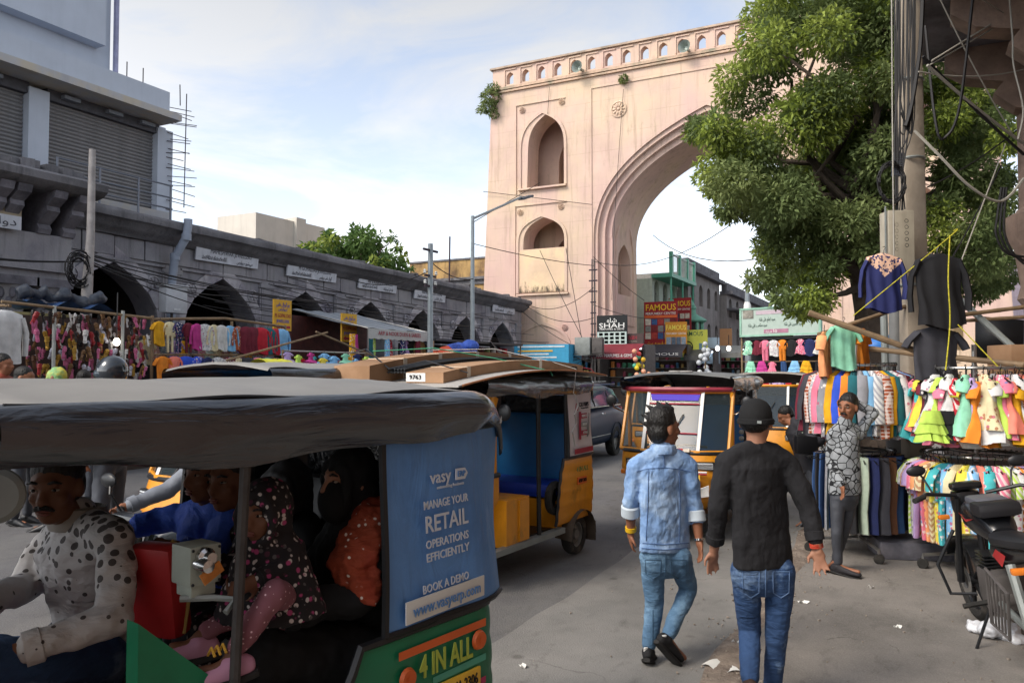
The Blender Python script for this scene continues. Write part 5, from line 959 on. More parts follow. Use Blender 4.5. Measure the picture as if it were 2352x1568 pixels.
M_ST = mat('dark denim seam', '4a6690', var=.1); seams(pm, 'shirt', [[(1462, 1082), (1490, 1076), (1525, 1074), (1560, 1077), (1586, 1082)], [(1490, 1078), (1488, 1160), (1484, 1240)], [(1560, 1080), (1562, 1160), (1560, 1245)], [(1525, 1075), (1525, 1045)], [(1470, 1246), (1525, 1250), (1582, 1246)], [(1474, 1258), (1525, 1262), (1580, 1258)]], M_ST)
M_ST2 = mat('jean stitching', '39566f', var=.1); seams(pm, 'trousers', [[(1482, 1285), (1484, 1318), (1500, 1328), (1516, 1318), (1518, 1285), (1482, 1285)], [(1540, 1285), (1542, 1318), (1558, 1328), (1574, 1318), (1576, 1285), (1540, 1285)], [(1528, 1272), (1528, 1330)], [(1500, 1400), (1498, 1480)]], M_ST2)
# --- man in black long-sleeved top and cap
M_BTOP = mat('black jersey', '1d1d20', rough=.9, var=.15, scale=5, bump=.15, bscale=120); M_JEAN2 = mat('indigo jeans', '2c466c', rough=.85, var=.15, scale=5, col2='86a0be', p2=(.52, .68), scale2=2.8); creases(M_JEAN2, .6, (9, 9, 26)); creases(M_BTOP, .6, (12, 12, 7))
J = pxJ(4.25, head=(1737, 968), neck=(1737, 1022), shL=(1667, 1056, -.02), shR=(1808, 1056, .02), elL=(1650, 1168, -.03), wrL=(1640, 1262, .05), elR=(1858, 1168, -.02), wrR=(1876, 1256, -.08), hip=(1752, 1288), hpL=(1712, 1318), hpR=(1793, 1318), knL=(1722, 1450, .1), anL=(1722, 1568, -.18), toL=(1712, 1605, -.02), knR=(1783, 1468, .05), anR=(1772, 1612, .1), toR=(1775, 1624, .3))
pb, J2, o2, f2, r2, u2 = person('man in black cap and black long-sleeved top walking beside the denim jacket', J, M_BTOP, M_JEAN2, SKIN2, 1.02, head_f=V(.1, 1, 0), body_f=V(.0, 1, 0), sleeve=.78, hem=.02, shoes=mat('brown sandal', '3b2a22', var=.2), handL=dict(curl=.35, n=_fw * -1 + _rt * .3, t=1, spread=.2), handR=dict(curl=.25, n=_fw * -1 - _rt * .2, t=1, spread=.3), vox=.0075, hair=False, wr=.02, pants_r=.9, collar=False)
hc = J2['head']; f_, l_, u_ = frame_from(V(.1, 1, .0)); R = Matrix((f_, l_, u_)).transposed(); M_CAP2 = mat('black cotton cap', '161617', rough=.9, var=.15, bump=.2, bscale=200)
mb = MB(); mb.ell(hc - f_ * .035 - u_ * .005, (.068, .08, .055), 14, 10, R); blob(mb, 'hair', HAIR, pb, .008, 1, .008, .02)
mb = MB(); mb.lathe([(.099, -.012), (.102, .0), (.1, .03), (.09, .065), (.066, .095), (.03, .11), (0, .113)], 24, sx=1.0, sy=.86); mb.v = [tuple(hc + f_ * (v[0] - .012) + l_ * v[1] + u_ * (v[2] + .015)) for v in mb.v]; cp = mb.obj('cap', M_CAP2, pb)
mb = MB(); mb.lathe([(.108, -.016), (.112, -.01), (.110, .012), (.104, .016)], 24, sx=1., sy=.86); mb.v = [tuple(hc + f_ * (v[0] - .012) + l_ * v[1] + u_ * (v[2] + .004)) for v in mb.v]; mb.obj('cap_band', M_CAP2, cp); mb = MB(); mb.box(hc - f_ * .122 + u_ * .006 - l_ * .05, (.022, .006, .014)); mb.obj('strap_buckle', M_GREYM, cp)
mb = MB(); mb.grid(lambda u, v: hc + u_ * (.01 - .012 * v) + l_ * (u - .5) * .15 + f_ * (.075 + .075 * v * cos((u - .5) * 2)), 8, 4); mb.obj('cap_peak', M_CAP2, cp)
mb = MB(); e = J2['elR'].lerp(J2['wrR'], .95); d = (J2['wrR'] - J2['elR']).normalized()
for k in (-.008, 0, .008): mb.tube([e + d * k + (r2 * cos(a) + f2 * sin(a)) * .036 for a in [2 * pi * i / 14 for i in range(14)]], .0035, 5, closed=True)
mb.obj('wrist_threads', mat('red thread', 'b8402c'), pb)
M_ST3 = mat('pale stitching', '5a759c', var=.1); seams(pb, 'trousers', [[(1706, 1312), (1707, 1360), (1725, 1372), (1743, 1360), (1744, 1312), (1706, 1312)], [(1775, 1312), (1776, 1360), (1794, 1372), (1812, 1360), (1813, 1312), (1775, 1312)], [(1758, 1295), (1758, 1370)]], M_ST3)
# --- stallholder in the cracked-pattern shirt, a hand behind his head
M_CRK = mat('cracked pattern shirt', '8f9396', rough=.8, var=.06); creases(M_CRK, .5, (12, 12, 7)); vo = texsock(M_CRK, 'ShaderNodeTexVoronoi', 'Distance', i_Scale=17., feature='DISTANCE_TO_EDGE'); overlay(M_CRK, maprange(M_CRK, vo, .045, .075, 1, 0), '15171a')
M_TRS = mat('dark grey trousers', '3b3e45', rough=.6, var=.15, scale=5, spec=.5)
J = pxJ(7.1, head=(1948, 936), neck=(1940, 972), shR=(1912, 992, 0), shL=(1972, 990, .04), elR=(1907, 1062, .02), wrR=(1934, 1112, -.16), elL=(2008, 948, .08), wrL=(1950, 918, .14), hip=(1940, 1128), hpR=(1924, 1142), hpL=(1955, 1142, .03), knR=(1922, 1222, -.03), anR=(1925, 1296, 0), toR=(1972, 1310, -.14), knL=(1938, 1222, .08), anL=(1918, 1288, .22), toL=(1900, 1298, .06))
ps, J3, o3, f3, r3, u3 = person('stallholder in grey cracked-pattern shirt with one hand behind his head', J, M_CRK, M_TRS, SKIN, .97, head_f=V(-.38, -.9, -.06), body_f=-_fw * .9 + _rt * .25, sleeve='long', hem=.02, shoes=mat('dark sandal', '222024', var=.2), handR=dict(curl=.5, d=V(.1, -.1, -1), n=-_rt), handL=dict(curl=.6, d=-_rt + V(0, 0, -.3), n=-_fw, t=-1), vox=.0075, slim=.88, face=True, faceargs=dict(moustache=True), hairargs=dict(top=.012), wr=.014, pants_r=.9)
# --- person bending behind the racks in a dark coat
M_COAT = mat('charcoal coat', '2c2c31', rough=.85, var=.15)
J = pxJ(9.2, head=(1805, 955, .25), neck=(1828, 972, .1), shL=(1815, 990, .25), shR=(1848, 988, -.1), elL=(1850, 1020, .3), wrL=(1885, 1015, .3), elR=(1870, 1020, -.1), wrR=(1898, 1000, 0), hip=(1862, 1070), hpL=(1855, 1085, .1), hpR=(1868, 1085, -.08), knL=(1850, 1140, .1), anL=(1845, 1195, .1), toL=(1830, 1205, .1), knR=(1865, 1140, -.08), anR=(1868, 1198, -.08), toR=(1852, 1208, -.1))
pd, J4, *_ = person('shopper in dark coat bending over the clothes rack', J, M_COAT, M_TRS, SKIN, .95, head_f=-_rt + V(0, 0, -.5), body_f=-_rt, shoes=M_BLKM, vox=.011, loose=.01)
bag = thing('shoulder_bag', 'black leather shoulder bag on the shopper in the dark coat', 'bag', atD(1850, 1000, 8.95)); mb = MB(); mb.rbox((0, 0, -.1), (.26, .13, .22), .05, rz=YAW); mb.obj('pouch', mat('black leather', '18181a', rough=.35, var=.1), bag); mb = MB(); mb.tube([V(-.1, 0, 0), V(-.06, .02, .2), V(.05, .05, .22), V(.1, 0, 0)], .012, 6); mb.obj('strap', MATS['black leather'], bag)
# --- driver of the green rickshaw
M_LEOP = mat('spotted white shirt', 'b6b3b2', rough=.8, var=.07); creases(M_LEOP, .8, (7, 7, 16)); creases(HAIR, .5, (70, 70, 25))
vs_ = texsock(M_LEOP, 'ShaderNodeTexVoronoi', 'Distance', i_Scale=26., i_Randomness=.85); sz_ = texsock(M_LEOP, 'ShaderNodeSeparateXYZ', 'Z'); n_, l_, b_ = nodes_of(M_LEOP)
th = n_.new('ShaderNodeMapRange'); th.inputs[1].default_value = .45; th.inputs[2].default_value = .95; th.inputs[3].default_value = .0; th.inputs[4].default_value = .56; l_(sz_, th.inputs[0])
lt = n_.new('ShaderNodeMath'); lt.operation = 'LESS_THAN'; l_(vs_, lt.inputs[0]); l_(th.outputs[0], lt.inputs[1]); overlay(M_LEOP, lt.outputs[0], '4a4544')
J = pxJ(2.5, head=(128, 1120, -.02), neck=(182, 1196, .06), shL=(262, 1225, -.10), shR=(112, 1240, .22), elL=(268, 1420, -.22), wrL=(60, 1490, -.35), elR=(60, 1345, .1), wrR=(-60, 1392, -.25), hip=(228, 1490, .12), hpL=(232, 1530, -.02), hpR=(180, 1530, .22), knL=(-40, 1520, -.42), knR=(-40, 1500, -.1), anL=(-60, 1800, -.4), anR=(-60, 1790, -.1), toL=(-120, 1830, -.5), toR=(-120, 1830, -.2))
SKIN3 = mat('cab-shaded brown skin', '6b4734', rough=.55, var=.08, scale=14, spec=.3)  # brown skin darkened to put the canopy's shade on the faces
pdv, J5, *_ = person('driver in spotted white shirt at the wheel of the green rickshaw', J, M_LEOP, M_JEAN2, SKIN3, .92, head_f=-_fw * 1. + _rt * .12 + V(0, 0, -.06), body_f=V(-.35, -.92, 0), hem=.03, vox=.0075, face=True, faceargs=dict(moustache=True), hairargs=dict(top=.02), wr=.03, loose=.004, shoes=M_BLKM)
mb = MB(); c = J5['neck']; mb.lathe([(.066, -.01), (.088, -.02), (.094, .0), (.08, .045), (.068, .05)], 18, c); mb.obj('collar', mat('grey collar', '8e8880', var=.1), pdv)
# --- passengers of the green rickshaw
M_FLOR = mat('floral black cotton', '1b171a', rough=.85, var=.1); q1 = texsock(M_FLOR, 'ShaderNodeTexVoronoi', 'Distance', i_Scale=44., mscale=(1, 1, 1)); overlay(M_FLOR, maprange(M_FLOR, q1, .26, .34, 1, 0), 'b9b0ac'); q2 = texsock(M_FLOR, 'ShaderNodeTexVoronoi', 'Distance', i_Scale=32., mloc=(4, 4, 4)); overlay(M_FLOR, maprange(M_FLOR, q2, .22, .30, 1, 0), '9c3a68'); q3 = texsock(M_FLOR, 'ShaderNodeTexNoise', 'Fac', i_Scale=26.); overlay(M_FLOR, maprange(M_FLOR, q3, .52, .56, 0, .85), '1b171a')
M_BSH = mat('bright blue shirt', '2a52b8', rough=.7, var=.15, scale=6); creases(M_BSH, .7, (9, 9, 14))
J = pxJ(2.75, head=(478, 1090), neck=(486, 1150, .04), shL=(520, 1180, -.02), shR=(430, 1176, .1), elR=(375, 1195, .12), wrR=(318, 1206, .08), elL=(500, 1275, -.05), wrL=(425, 1262, -.12), hip=(505, 1370, .1), hpL=(515, 1390, .05), hpR=(480, 1390, .15), knL=(430, 1420, -.15), knR=(410, 1420, 0), anL=(420, 1620, -.1), anR=(400, 1620, 0), toL=(380, 1640, -.2), toR=(360, 1640, -.1))
person('boy in bright blue shirt riding behind the driver', J, M_BSH, M_TRS, SKIN3, .82, head_f=-_fw * .8 - _rt * .5, body_f=-_rt * .8 - _fw * .5, vox=.009, face=True, loose=.005, feet=False, wr=.03)
M_TIGHT = mat('dotted mauve tights', '7a4c55', rough=.85, var=.1); q4 = texsock(M_TIGHT, 'ShaderNodeTexVoronoi', 'Distance', i_Scale=62., i_Randomness=.25); overlay(M_TIGHT, maprange(M_TIGHT, q4, .14, .2, .9, 0), 'd9b9bd')
J = pxJ(2.72, head=(528, 1106, .02), neck=(545, 1165, .06), shL=(585, 1195, 0), shR=(505, 1195, .16), elL=(560, 1290, -.1), wrL=(500, 1310, -.15), elR=(500, 1280, .1), wrR=(470, 1310, .0), hip=(570, 1380, .12), hpL=(575, 1400, .05), hpR=(550, 1400, .2), knL=(470, 1440, -.15), knR=(460, 1440, 0), anL=(450, 1640, -.1), anR=(440, 1640, 0), toL=(400, 1660, -.2), toR=(390, 1660, -.1))
person('woman in dark floral dress seated behind the grab post', J, M_FLOR, M_FLOR, SKIN3, .86, head_f=-_fw * .85 - _rt * .3, body_f=-_rt * .8 - _fw * .5, vox=.009, face=True, loose=.01, hairargs=dict(back=.03), feet=False)
# girl on a lap in the floral headscarf
J = pxJ(2.45, head=(606, 1178, -.05), neck=(624, 1235), shL=(655, 1250, -.04), shR=(595, 1255, .1), elL=(650, 1310, -.08), wrL=(600, 1330, -.14), elR=(590, 1320, .06), wrR=(560, 1330, 0), hip=(655, 1372, .06), hpL=(660, 1375, .0), hpR=(640, 1380, .12), knL=(632, 1358, -.22), knR=(560, 1400, -.02), anL=(528, 1508, -.28), anR=(455, 1462, -.1), toL=(462, 1530, -.30), toR=(395, 1475, -.14))
gl, J6, o6, f6, r6, u6 = person('small girl in floral headscarf and mauve tights sitting on a lap', J, M_FLOR, M_TIGHT, SKIN3, .74, head_f=-_rt * .3 - _fw * .95 + V(0, 0, -.05), body_f=-_rt * .8 - _fw * .55, vox=.008, face=True, hair=False, loose=.012, slim=.78, shoes=mat('pink trainer', 'b5829a', rough=.7, var=.08), pants_r=1.05, wr=.03)
hf6 = (-_rt * .3 - _fw * .95); f_, l_, u_ = frame_from(hf6); R = Matrix((f_, l_, u_)).transposed(); hc = J6['head']
def scarf(T, hc, f_, l_, u_, R, s, m, drop, spread, name='headscarf'):
    mb = MB(); mb.ell(hc + (-f_ * .02 + u_ * .03) * s, (.105 * s, .094 * s, .105 * s), 16, 12, R); mb.ell(hc + (-f_ * .04 - u_ * .04) * s, (.08 * s, .093 * s, .11 * s), 16, 12, R)
    n = 6; mb.loft([(hc + (-f_ * .035 - u_ * (.07 + drop * i / n)) * s + V(0, 0, 0), l_ * (.085 + spread * (i / n) ** .8) * s, f_ * (.08 + spread * .75 * (i / n) ** .8) * s) for i in range(n + 1)], 18)
    mb.tube([hc + (f_ * .055 * 1 + l_ * .078 * sin(a) + u_ * (-.012 + .098 * cos(a))) * s for a in [2 * pi * i / 18 for i in range(18)]], .018 * s, 8, closed=True)
    return blob(mb, name, m, T, .009, 3, .022, .05)
scarf(gl, hc, f_, l_, u_, R, .80, M_FLOR, .32, .14)
for a, b in ((J6['anL'], J6['toL']),):
    for k in range(3): p = a.lerp(b, .25 + .2 * k) + V(0, 0, .03); mb = MB(); mb.tube([p + r6 * .025 - V(0, 0, .01), p + V(0, 0, .012), p - r6 * .025 - V(0, 0, .01)], .004, 5); mb.obj('shoe_lace', mat('yellow lace', 'd8a63c'), gl)
# woman in the black abaya with orange mirror-work scarf
M_ABA = mat('black abaya', '121315', rough=.9, var=.15); M_ORG = mat('orange mirror work scarf', '8c3a20', rough=.8, var=.2, scale=3, col2='8a2820', p2=(.45, .6)); q5 = texsock(M_ORG, 'ShaderNodeTexVoronoi', 'Distance', i_Scale=34., i_Randomness=.5); q6 = texsock(M_ORG, 'ShaderNodeTexNoise', 'Fac', i_Scale=7.)
n_, l_, b_ = nodes_of(M_ORG); mu = n_.new('ShaderNodeMath'); mu.operation = 'MULTIPLY'; l_(maprange(M_ORG, q5, .16, .22, 1, 0), mu.inputs[0]); l_(maprange(M_ORG, q6, .5, .54, 0, 1), mu.inputs[1]); overlay(M_ORG, mu.outputs[0], 'd8cfc4')
J = pxJ(2.62, head=(800, 1105, .18), neck=(815, 1180, .2), shL=(880, 1225, .08), shR=(760, 1230, .3), elL=(815, 1375, -.02), wrL=(655, 1408, -.12), elR=(720, 1330, .22), wrR=(650, 1350, .1), hip=(850, 1500, .24), hpL=(850, 1520, .12), hpR=(790, 1520, .34), knL=(610, 1500, -.12), knR=(600, 1490, .12), anL=(560, 1800, -.1), anR=(560, 1800, .1), toL=(520, 1830, -.15), toR=(520, 1830, .05))
wa, J7, o7, f7, r7, u7 = person('woman in black abaya and orange mirror-work scarf holding the girl', J, M_ABA, M_ABA, SKIN2, .92, head_f=-_rt * .7 - _fw * .7, body_f=-_rt * .85 - _fw * .5, vox=.009, face=True, hair=False, loose=.02, handL=dict(curl=.45, d=-_rt + V(0, 0, .35), n=_fw * .4 + V(0, 0, 1), t=1), pants_r=1.6, feet=False, wr=.04)
f_, l_, u_ = frame_from(-_rt * .7 - _fw * .7); scarf(wa, J7['head'], f_, l_, u_, Matrix((f_, l_, u_)).transposed(), .95, M_ABA, .2, .05); mb = MB(); mb.ell(J7['head'] + f_ * .05 - u_ * .06, (.065, .07, .085), 14, 10, Matrix((f_, l_, u_)).transposed()); mb.obj('face_shade_cover', M_ABA, wa); mb = MB(); mb.loft([(atD(px, py, Z_) - o7, _rt * w, _fw * .06 + V(0, 0, .01)) for px, py, Z_, w in ((868, 1150, 2.75, .045), (850, 1190, 2.7, .07), (828, 1240, 2.65, .085), (815, 1290, 2.62, .085), (825, 1335, 2.6, .07), (855, 1370, 2.6, .04))], 18); creases(M_ORG, 1., (6, 6, 18)); blob(mb, 'orange_scarf', M_ORG, wa, .008, 2, .05, .05)  # black head cover and face ellipsoid added for a head lost in shadow
J = pxJ(3.05, head=(655, 1130, .1), neck=(665, 1190, .12), shL=(720, 1215, .05), shR=(630, 1215, .2), elL=(710, 1320, 0), wrL=(660, 1360, -.1), elR=(630, 1310, .1), wrR=(600, 1340, 0), hip=(690, 1420, .1), hpL=(700, 1440, .05), hpR=(670, 1440, .15), knL=(600, 1440, -.2), knR=(590, 1440, -.1), anL=(590, 1600, -.2), anR=(580, 1600, -.1), toL=(560, 1620, -.25), toR=(550, 1620, -.15))
wb_, J8, *_ = person('woman in dark clothes and grey veil deep inside the green rickshaw', J, M_ABA, M_ABA, SKIN, .95, head_f=-_rt * .4 - _fw * .8, body_f=-_rt * .85 - _fw * .5, vox=.011, hair=False, loose=.02, feet=False, pants_r=1.5); f_, l_, u_ = frame_from(-_rt * .4 - _fw * .8); scarf(wb_, J8['head'], f_, l_, u_, Matrix((f_, l_, u_)).transposed(), 1.0, mat('grey veil', '3c3c3e', var=.2), .4, .1)
# --- people along the stalls and riders in the traffic
def stand(label, px, py, Z, topm, botm=None, skin=SKIN, face_dir=None, s=1., arm=0., **k):
    """standing figure whose head centre projects at px, py"""
    h = atD(px, py, Z); b = V(h.x, h.y, 0); f = Vector(face_dir) if face_dir is not None else -_fw; f = V(f.x, f.y, 0).normalized(); l = V(0, 0, 1).cross(f); z = h.z; q = z / 1.58
    P = lambda a, c, e: b + f * a * q + l * c * q + V(0, 0, e * q)
    Jn = dict(head=h, neck=P(-.01, 0, 1.44), shL=P(0, .185, 1.385), shR=P(0, -.185, 1.385), elL=P(.02 + arm * .1, .22, 1.12), elR=P(.02, -.22, 1.12), wrL=P(.1 + arm * .2, .2, .88 + arm * .3), wrR=P(.08, -.2, .88), hip=P(0, 0, .94), hpL=P(0, .09, .88), hpR=P(0, -.09, .88), knL=P(.03, .09, .48), knR=P(.01, -.09, .48), anL=P(0, .09, .08), anR=P(-.03, -.09, .08), toL=P(.13, .1, .04), toR=P(.1, -.1, .04))
    return person(label, Jn, topm, botm or M_TRS, skin, q * s, head_f=f, body_f=f, shoes=M_BLKM, vox=.016, **k)
M_WSH = mat('white kurta', 'b9b4ae', var=.08); M_RUST = mat('rust shirt', '8a3f2c', var=.12); M_TEALC = mat('teal blouse', '2f6b62', var=.1)
stand('man in rust and white shirt standing by the shoe stall', 8, 838, 10.5, M_RUST, face_dir=_rt)
stand('dark-haired man in black shirt passing the shoe stall', 58, 868, 9.5, M_BTOP, face_dir=_rt, faceargs={})
ws_, J9, *_r = stand('woman in green and yellow headscarf beside the shoe stall', 128, 868, 9.2, M_TEALC, face_dir=-_rt, hair=False)
f_, l_, u_ = frame_from(-_rt); M_SCF = mat('green yellow scarf', '7fae72', var=.1, col2='c9b840', p2=(.45, .6), scale2=6); scarf(ws_, J9['head'], f_, l_, u_, Matrix((f_, l_, u_)).transposed(), 1.0, M_SCF, .3, .1)
stand('woman with dark hair browsing sandals at the shoe stall', 195, 872, 11.0, mat('plum blouse', '5a3348', var=.1), face_dir=_fw)
r_ = random.Random(31)
for lab, px, py, Z_, c in (('shopper in maroon kurta at the suit stall', 420, 862, 16.5, '6a2a34'), ('shopper in grey shirt near the frilly frocks', 600, 866, 17., '7d7f84'), ('woman in black veil passing the awning shop', 880, 862, 22., '1d1d20'), ('man in sky blue shirt by the cloth stall', 1010, 862, 24., '7d9cc0'), ('man in white shirt walking under the gateway', 1490, 866, 33., 'c4c4c0'), ('woman in red shawl under the gateway', 1525, 868, 36., '8f2f38'), ('man in olive shirt walking past the far stall', 1672, 866, 28., '6f7048'), ('man in navy shirt down the far street', 1690, 864, 34., '2f3a58')):
    stand(lab, px, py, Z_, mat('cloth ' + c, c, var=.12), face_dir=V(r_.uniform(-1, 1), r_.uniform(-1, 1), 0))
# helmeted rider and his motorcycle come with the bikes
hr, J10, *_ = stand('motorcyclist in dark shiny helmet in the traffic', 258, 860, 7.4, M_COAT, face_dir=-_rt, hair=False); mb = MB(); c = J10['head'] + V(0, 0, .03); mb.ell(c, (.145, .145, .15), 22, 16); mb.obj('helmet', mat('dark glossy helmet', '2b3036', rough=.12, var=.05, coat=.8), hr); mb = MB(); mb.ell(c - _rt * .03 + V(0, 0, -.02), (.135, .135, .075), 18, 10); mb.obj('helmet_visor', mat('smoked visor', '3a444c', rough=.08), hr)
stand('vendor in blue speckled shirt among the far clothes stalls', 1706, 868, 20., mat('speckled blue shirt', '8fa0bf', var=.3, scale=30), face_dir=-_fw)
stand('woman in white veil at the perfume shops', 1335, 862, 30., M_WSH, face_dir=_fw)
stand('man in pale kurta near the toy stand under the gateway', 1560, 868, 30., M_WSH, face_dir=_fw)
# ================================================================== garments
GCOL = {'pink': 'e07a92', 'salmon': 'e8826f', 'grey': '8d8d92', 'sage': 'a9b8a6', 'maroon': '6a1f30', 'black': '1f1f22', 'charcoal': '3a3a40', 'rust': '9a4c2c', 'white': 'cfcfcd', 'mustard': 'd9a01c', 'blue': '2f52c4', 'sky blue': '7fb4dc', 'teal': '1f6068', 'mint': '8fd0b0', 'orange': 'e08428', 'purple': '5a3a78', 'lilac': 'b49ac8', 'yellow': 'e2cf4a', 'lime': 'b6d65c', 'navy': '232c58', 'cream': 'd8cda6', 'red': 'b62434', 'brown': '6a4630', 'denim': '33507c', 'khaki': 'a5885a', 'peach': 'eda06c', 'turquoise': '49b0b4', 'magenta': 'b83a86'}
PATS = ('plain', 'checked', 'striped', 'floral')
def cloth(col, pat='plain'):
    nm = '%s %s cloth' % (pat, col)
    if nm in MATS: return MATS[nm]
    m = mat(nm, GCOL[col], rough=.9, var=.2, scale=5)
    hi = {'white': '8a8a94', 'cream': 'a06a4a', 'yellow': 'e8e2c0', 'black': '9a9a98'}.get(col, 'd8d2cc'); lo = '4a3434'
    if pat == 'checked':
        for ax in range(2):
            w = texsock(m, 'ShaderNodeTexWave', 'Fac', wave_type='BANDS', bands_direction='XZ'[ax], i_Scale=9.); overlay(m, maprange(m, w, .7, .75, 0, .6), hi)
    elif pat == 'striped':
        w = texsock(m, 'ShaderNodeTexWave', 'Fac', wave_type='BANDS', bands_direction='DIAGONAL', i_Scale=11.); overlay(m, maprange(m, w, .55, .62, 0, .8), hi)
    elif pat == 'floral':
        w = texsock(m, 'ShaderNodeTexVoronoi', 'Distance', i_Scale=19.); overlay(m, maprange(m, w, .28, .34, .9, 0), hi); w = texsock(m, 'ShaderNodeTexVoronoi', 'Distance', i_Scale=15., mloc=(3, 1, 2)); overlay(m, maprange(m, w, .2, .26, .8, 0), 'b0486a' if col != 'pink' else '5a7fb0')
    return m
_gm = {}
def garment_mesh(kind, v=0):
    if (kind, v) in _gm: return _gm[(kind, v)]
    r = random.Random(v * 31 + len(kind)); mb = MB()
    def body(rings, wave=0., k=9):
        n = 32; vs = []
        for (z, w, t) in rings:
            q = max(0, (-z - .12)) * wave
            for i in range(n):
                a = 2 * pi * i / n; g = 1 + q * sin(k * a + v) * .5; hx = w * cos(a); fo = min(1, max(0, -z * 2.2 - .1)); vs.append((hx * (1 + q * .15 * sin(3 * a + v)) + .015 * fo * sin(z * 9 + v), t * sin(a) * g + fo * (.020 * sin(hx * 48 + v * 2 + z * 4) + .012 * sin(hx * 21 + v + z * 9)), z - fo * .025 * sin(hx * 15 + v)))
        mb.add(vs, [(j * n + i, j * n + (i + 1) % n, (j + 1) * n + (i + 1) % n, (j + 1) * n + i) for j in range(len(rings) - 1) for i in range(n)])
    def sleeve(s, pts, rad): mb.tube([(s * x, .01 * r.uniform(-1, 1), z) for x, z in pts], rad, 8, flat=.5)
    if kind == 'shirt':
        body([(-.05, .05, .02), (-.07, .10, .03), (-.1, .19, .035), (-.2, .2, .045), (-.4, .195, .04), (-.55, .2, .045), (-.7, .205, .05)], .5)
        for s in (-1, 1): sleeve(s, [(.17, -.11), (.23, -.25), (.25, -.42), (.245, -.56)], [.055, .05, .045, .045])
    elif kind == 'tee':
        body([(-.05, .05, .02), (-.07, .10, .03), (-.1, .17, .035), (-.2, .18, .045), (-.4, .18, .04), (-.62, .185, .05)], .4)
        for s in (-1, 1): sleeve(s, [(.15, -.11), (.22, -.2), (.25, -.27)], [.06, .06, .055])
    elif kind == 'jacket':
        body([(-.04, .06, .03), (-.08, .2, .06), (-.2, .22, .08), (-.45, .2, .07), (-.66, .22, .08)], .2)
        for s in (-1, 1): sleeve(s, [(.19, -.12), (.25, -.3), (.26, -.58)], [.06, .055, .05])
    elif kind == 'frock':
        body([(-.05, .04, .02), (-.07, .09, .03), (-.1, .11, .035), (-.24, .11, .045), (-.28, .12, .05), (-.38, .17, .08), (-.48, .21, .1), (-.56, .24, .11)], 1.6, 11)
        for s in (-1, 1): sleeve(s, [(.09, -.1), (.14, -.14), (.155, -.19)], [.045, .055, .04])
    elif kind == 'tutu':
        body([(-.05, .04, .02), (-.07, .09, .03), (-.1, .10, .035), (-.22, .10, .045), (-.25, .16, .1), (-.3, .23, .15), (-.29, .17, .1), (-.36, .27, .17), (-.36, .2, .12), (-.46, .3, .2), (-.5, .28, .18)], 1.4, 13)
        for s in (-1, 1): sleeve(s, [(.08, -.1), (.13, -.13)], [.05, .045])
    elif kind == 'suit':
        body([(-.05, .05, .02), (-.08, .13, .035), (-.2, .14, .045), (-.38, .145, .045), (-.39, .12, .04)], .3)
        for s in (-1, 1): sleeve(s, [(.12, -.1), (.19, -.2), (.2, -.3)], [.05, .045, .042]); sleeve(s, [(.06, -.37), (.065, -.6), (.06, -.78)], [.065, .06, .055])
    elif kind == 'trousers':
        for s in (-1, 1): mb.tube([(s * .035, 0, -.04), (s * .055, .01, -.35), (s * .05, -.01, -.65), (s * .055, 0, -.9)], [.07, .065, .06, .062], 9, flat=.35)
    elif kind == 'skirt': body([(-.02, .12, .05), (-.1, .15, .07), (-.2, .19, .1), (-.19, .17, .08), (-.34, .24, .13), (-.33, .2, .1), (-.45, .27, .15)], 1.2, 12)
    elif kind == 'saree': body([(-.0, .1, .04), (-.3, .11, .05), (-.7, .13, .06), (-1.3, .17, .08)], .4, 7)
    elif kind == 'bag': mb.rbox((0, 0, -.32), (.3, .1, .24), .05); mb.tube([(-.08, 0, -.2), (-.07, 0, -.05), (.07, 0, -.05), (.08, 0, -.2)], .012, 6)
    me = mb.mesh(kind, MATS.get('plain pink cloth') or cloth('pink'), 60); _gm[(kind, v)] = me; return me
_hm = MB(); _hm.tube([(0, 0, -.05), (0, 0, -.01), (.018, 0, .012), (.008, 0, .03), (-.012, 0, .026)], .0045, 5); _hm.tube([(-.16, 0, -.095), (0, 0, -.05), (.16, 0, -.095)], .007, 5); HANGER = _hm.mesh('hanger', mat('black plastic hanger', '161617', rough=.4))
GNAME = {'shirt': 'long-sleeved shirt', 'tee': 't-shirt', 'jacket': 'child blazer', 'frock': 'child frock', 'tutu': 'frilly net frock', 'suit': 'child top and pyjama set', 'trousers': 'pair of trousers', 'skirt': 'tiered skirt', 'saree': 'long dress', 'bag': 'handbag'}
GOBJ = {'shirt': 'shirt', 'tee': 't_shirt', 'jacket': 'blazer', 'frock': 'frock', 'tutu': 'frilly_frock', 'suit': 'pyjama_suit', 'trousers': 'trousers', 'skirt': 'skirt', 'saree': 'long_dress', 'bag': 'handbag'}
def hang(kind, col, pat, loc, rz, where, group, s=1., v=None, hanger=True, sx=1., tilt=0.):
    v = random.randrange(3) if v is None else v; o = link(GOBJ[kind], garment_mesh(kind, v)); o.location = loc; o.rotation_euler = (tilt, random.uniform(-.05, .05), rz); o.scale = (s * sx, s, s)
    o.material_slots[0].link = 'OBJECT'; o.material_slots[0].material = cloth(col, pat)
    tag(o, '%s%s %s %s' % ('' if pat == 'plain' else pat + ' ', col, GNAME[kind], where), 'garment', group)
    if hanger: h = link('hanger', HANGER, o)
    return o
M_STEEL = mat('chromed tube', '9a9a98', rough=.28, metal=.8, var=.05)
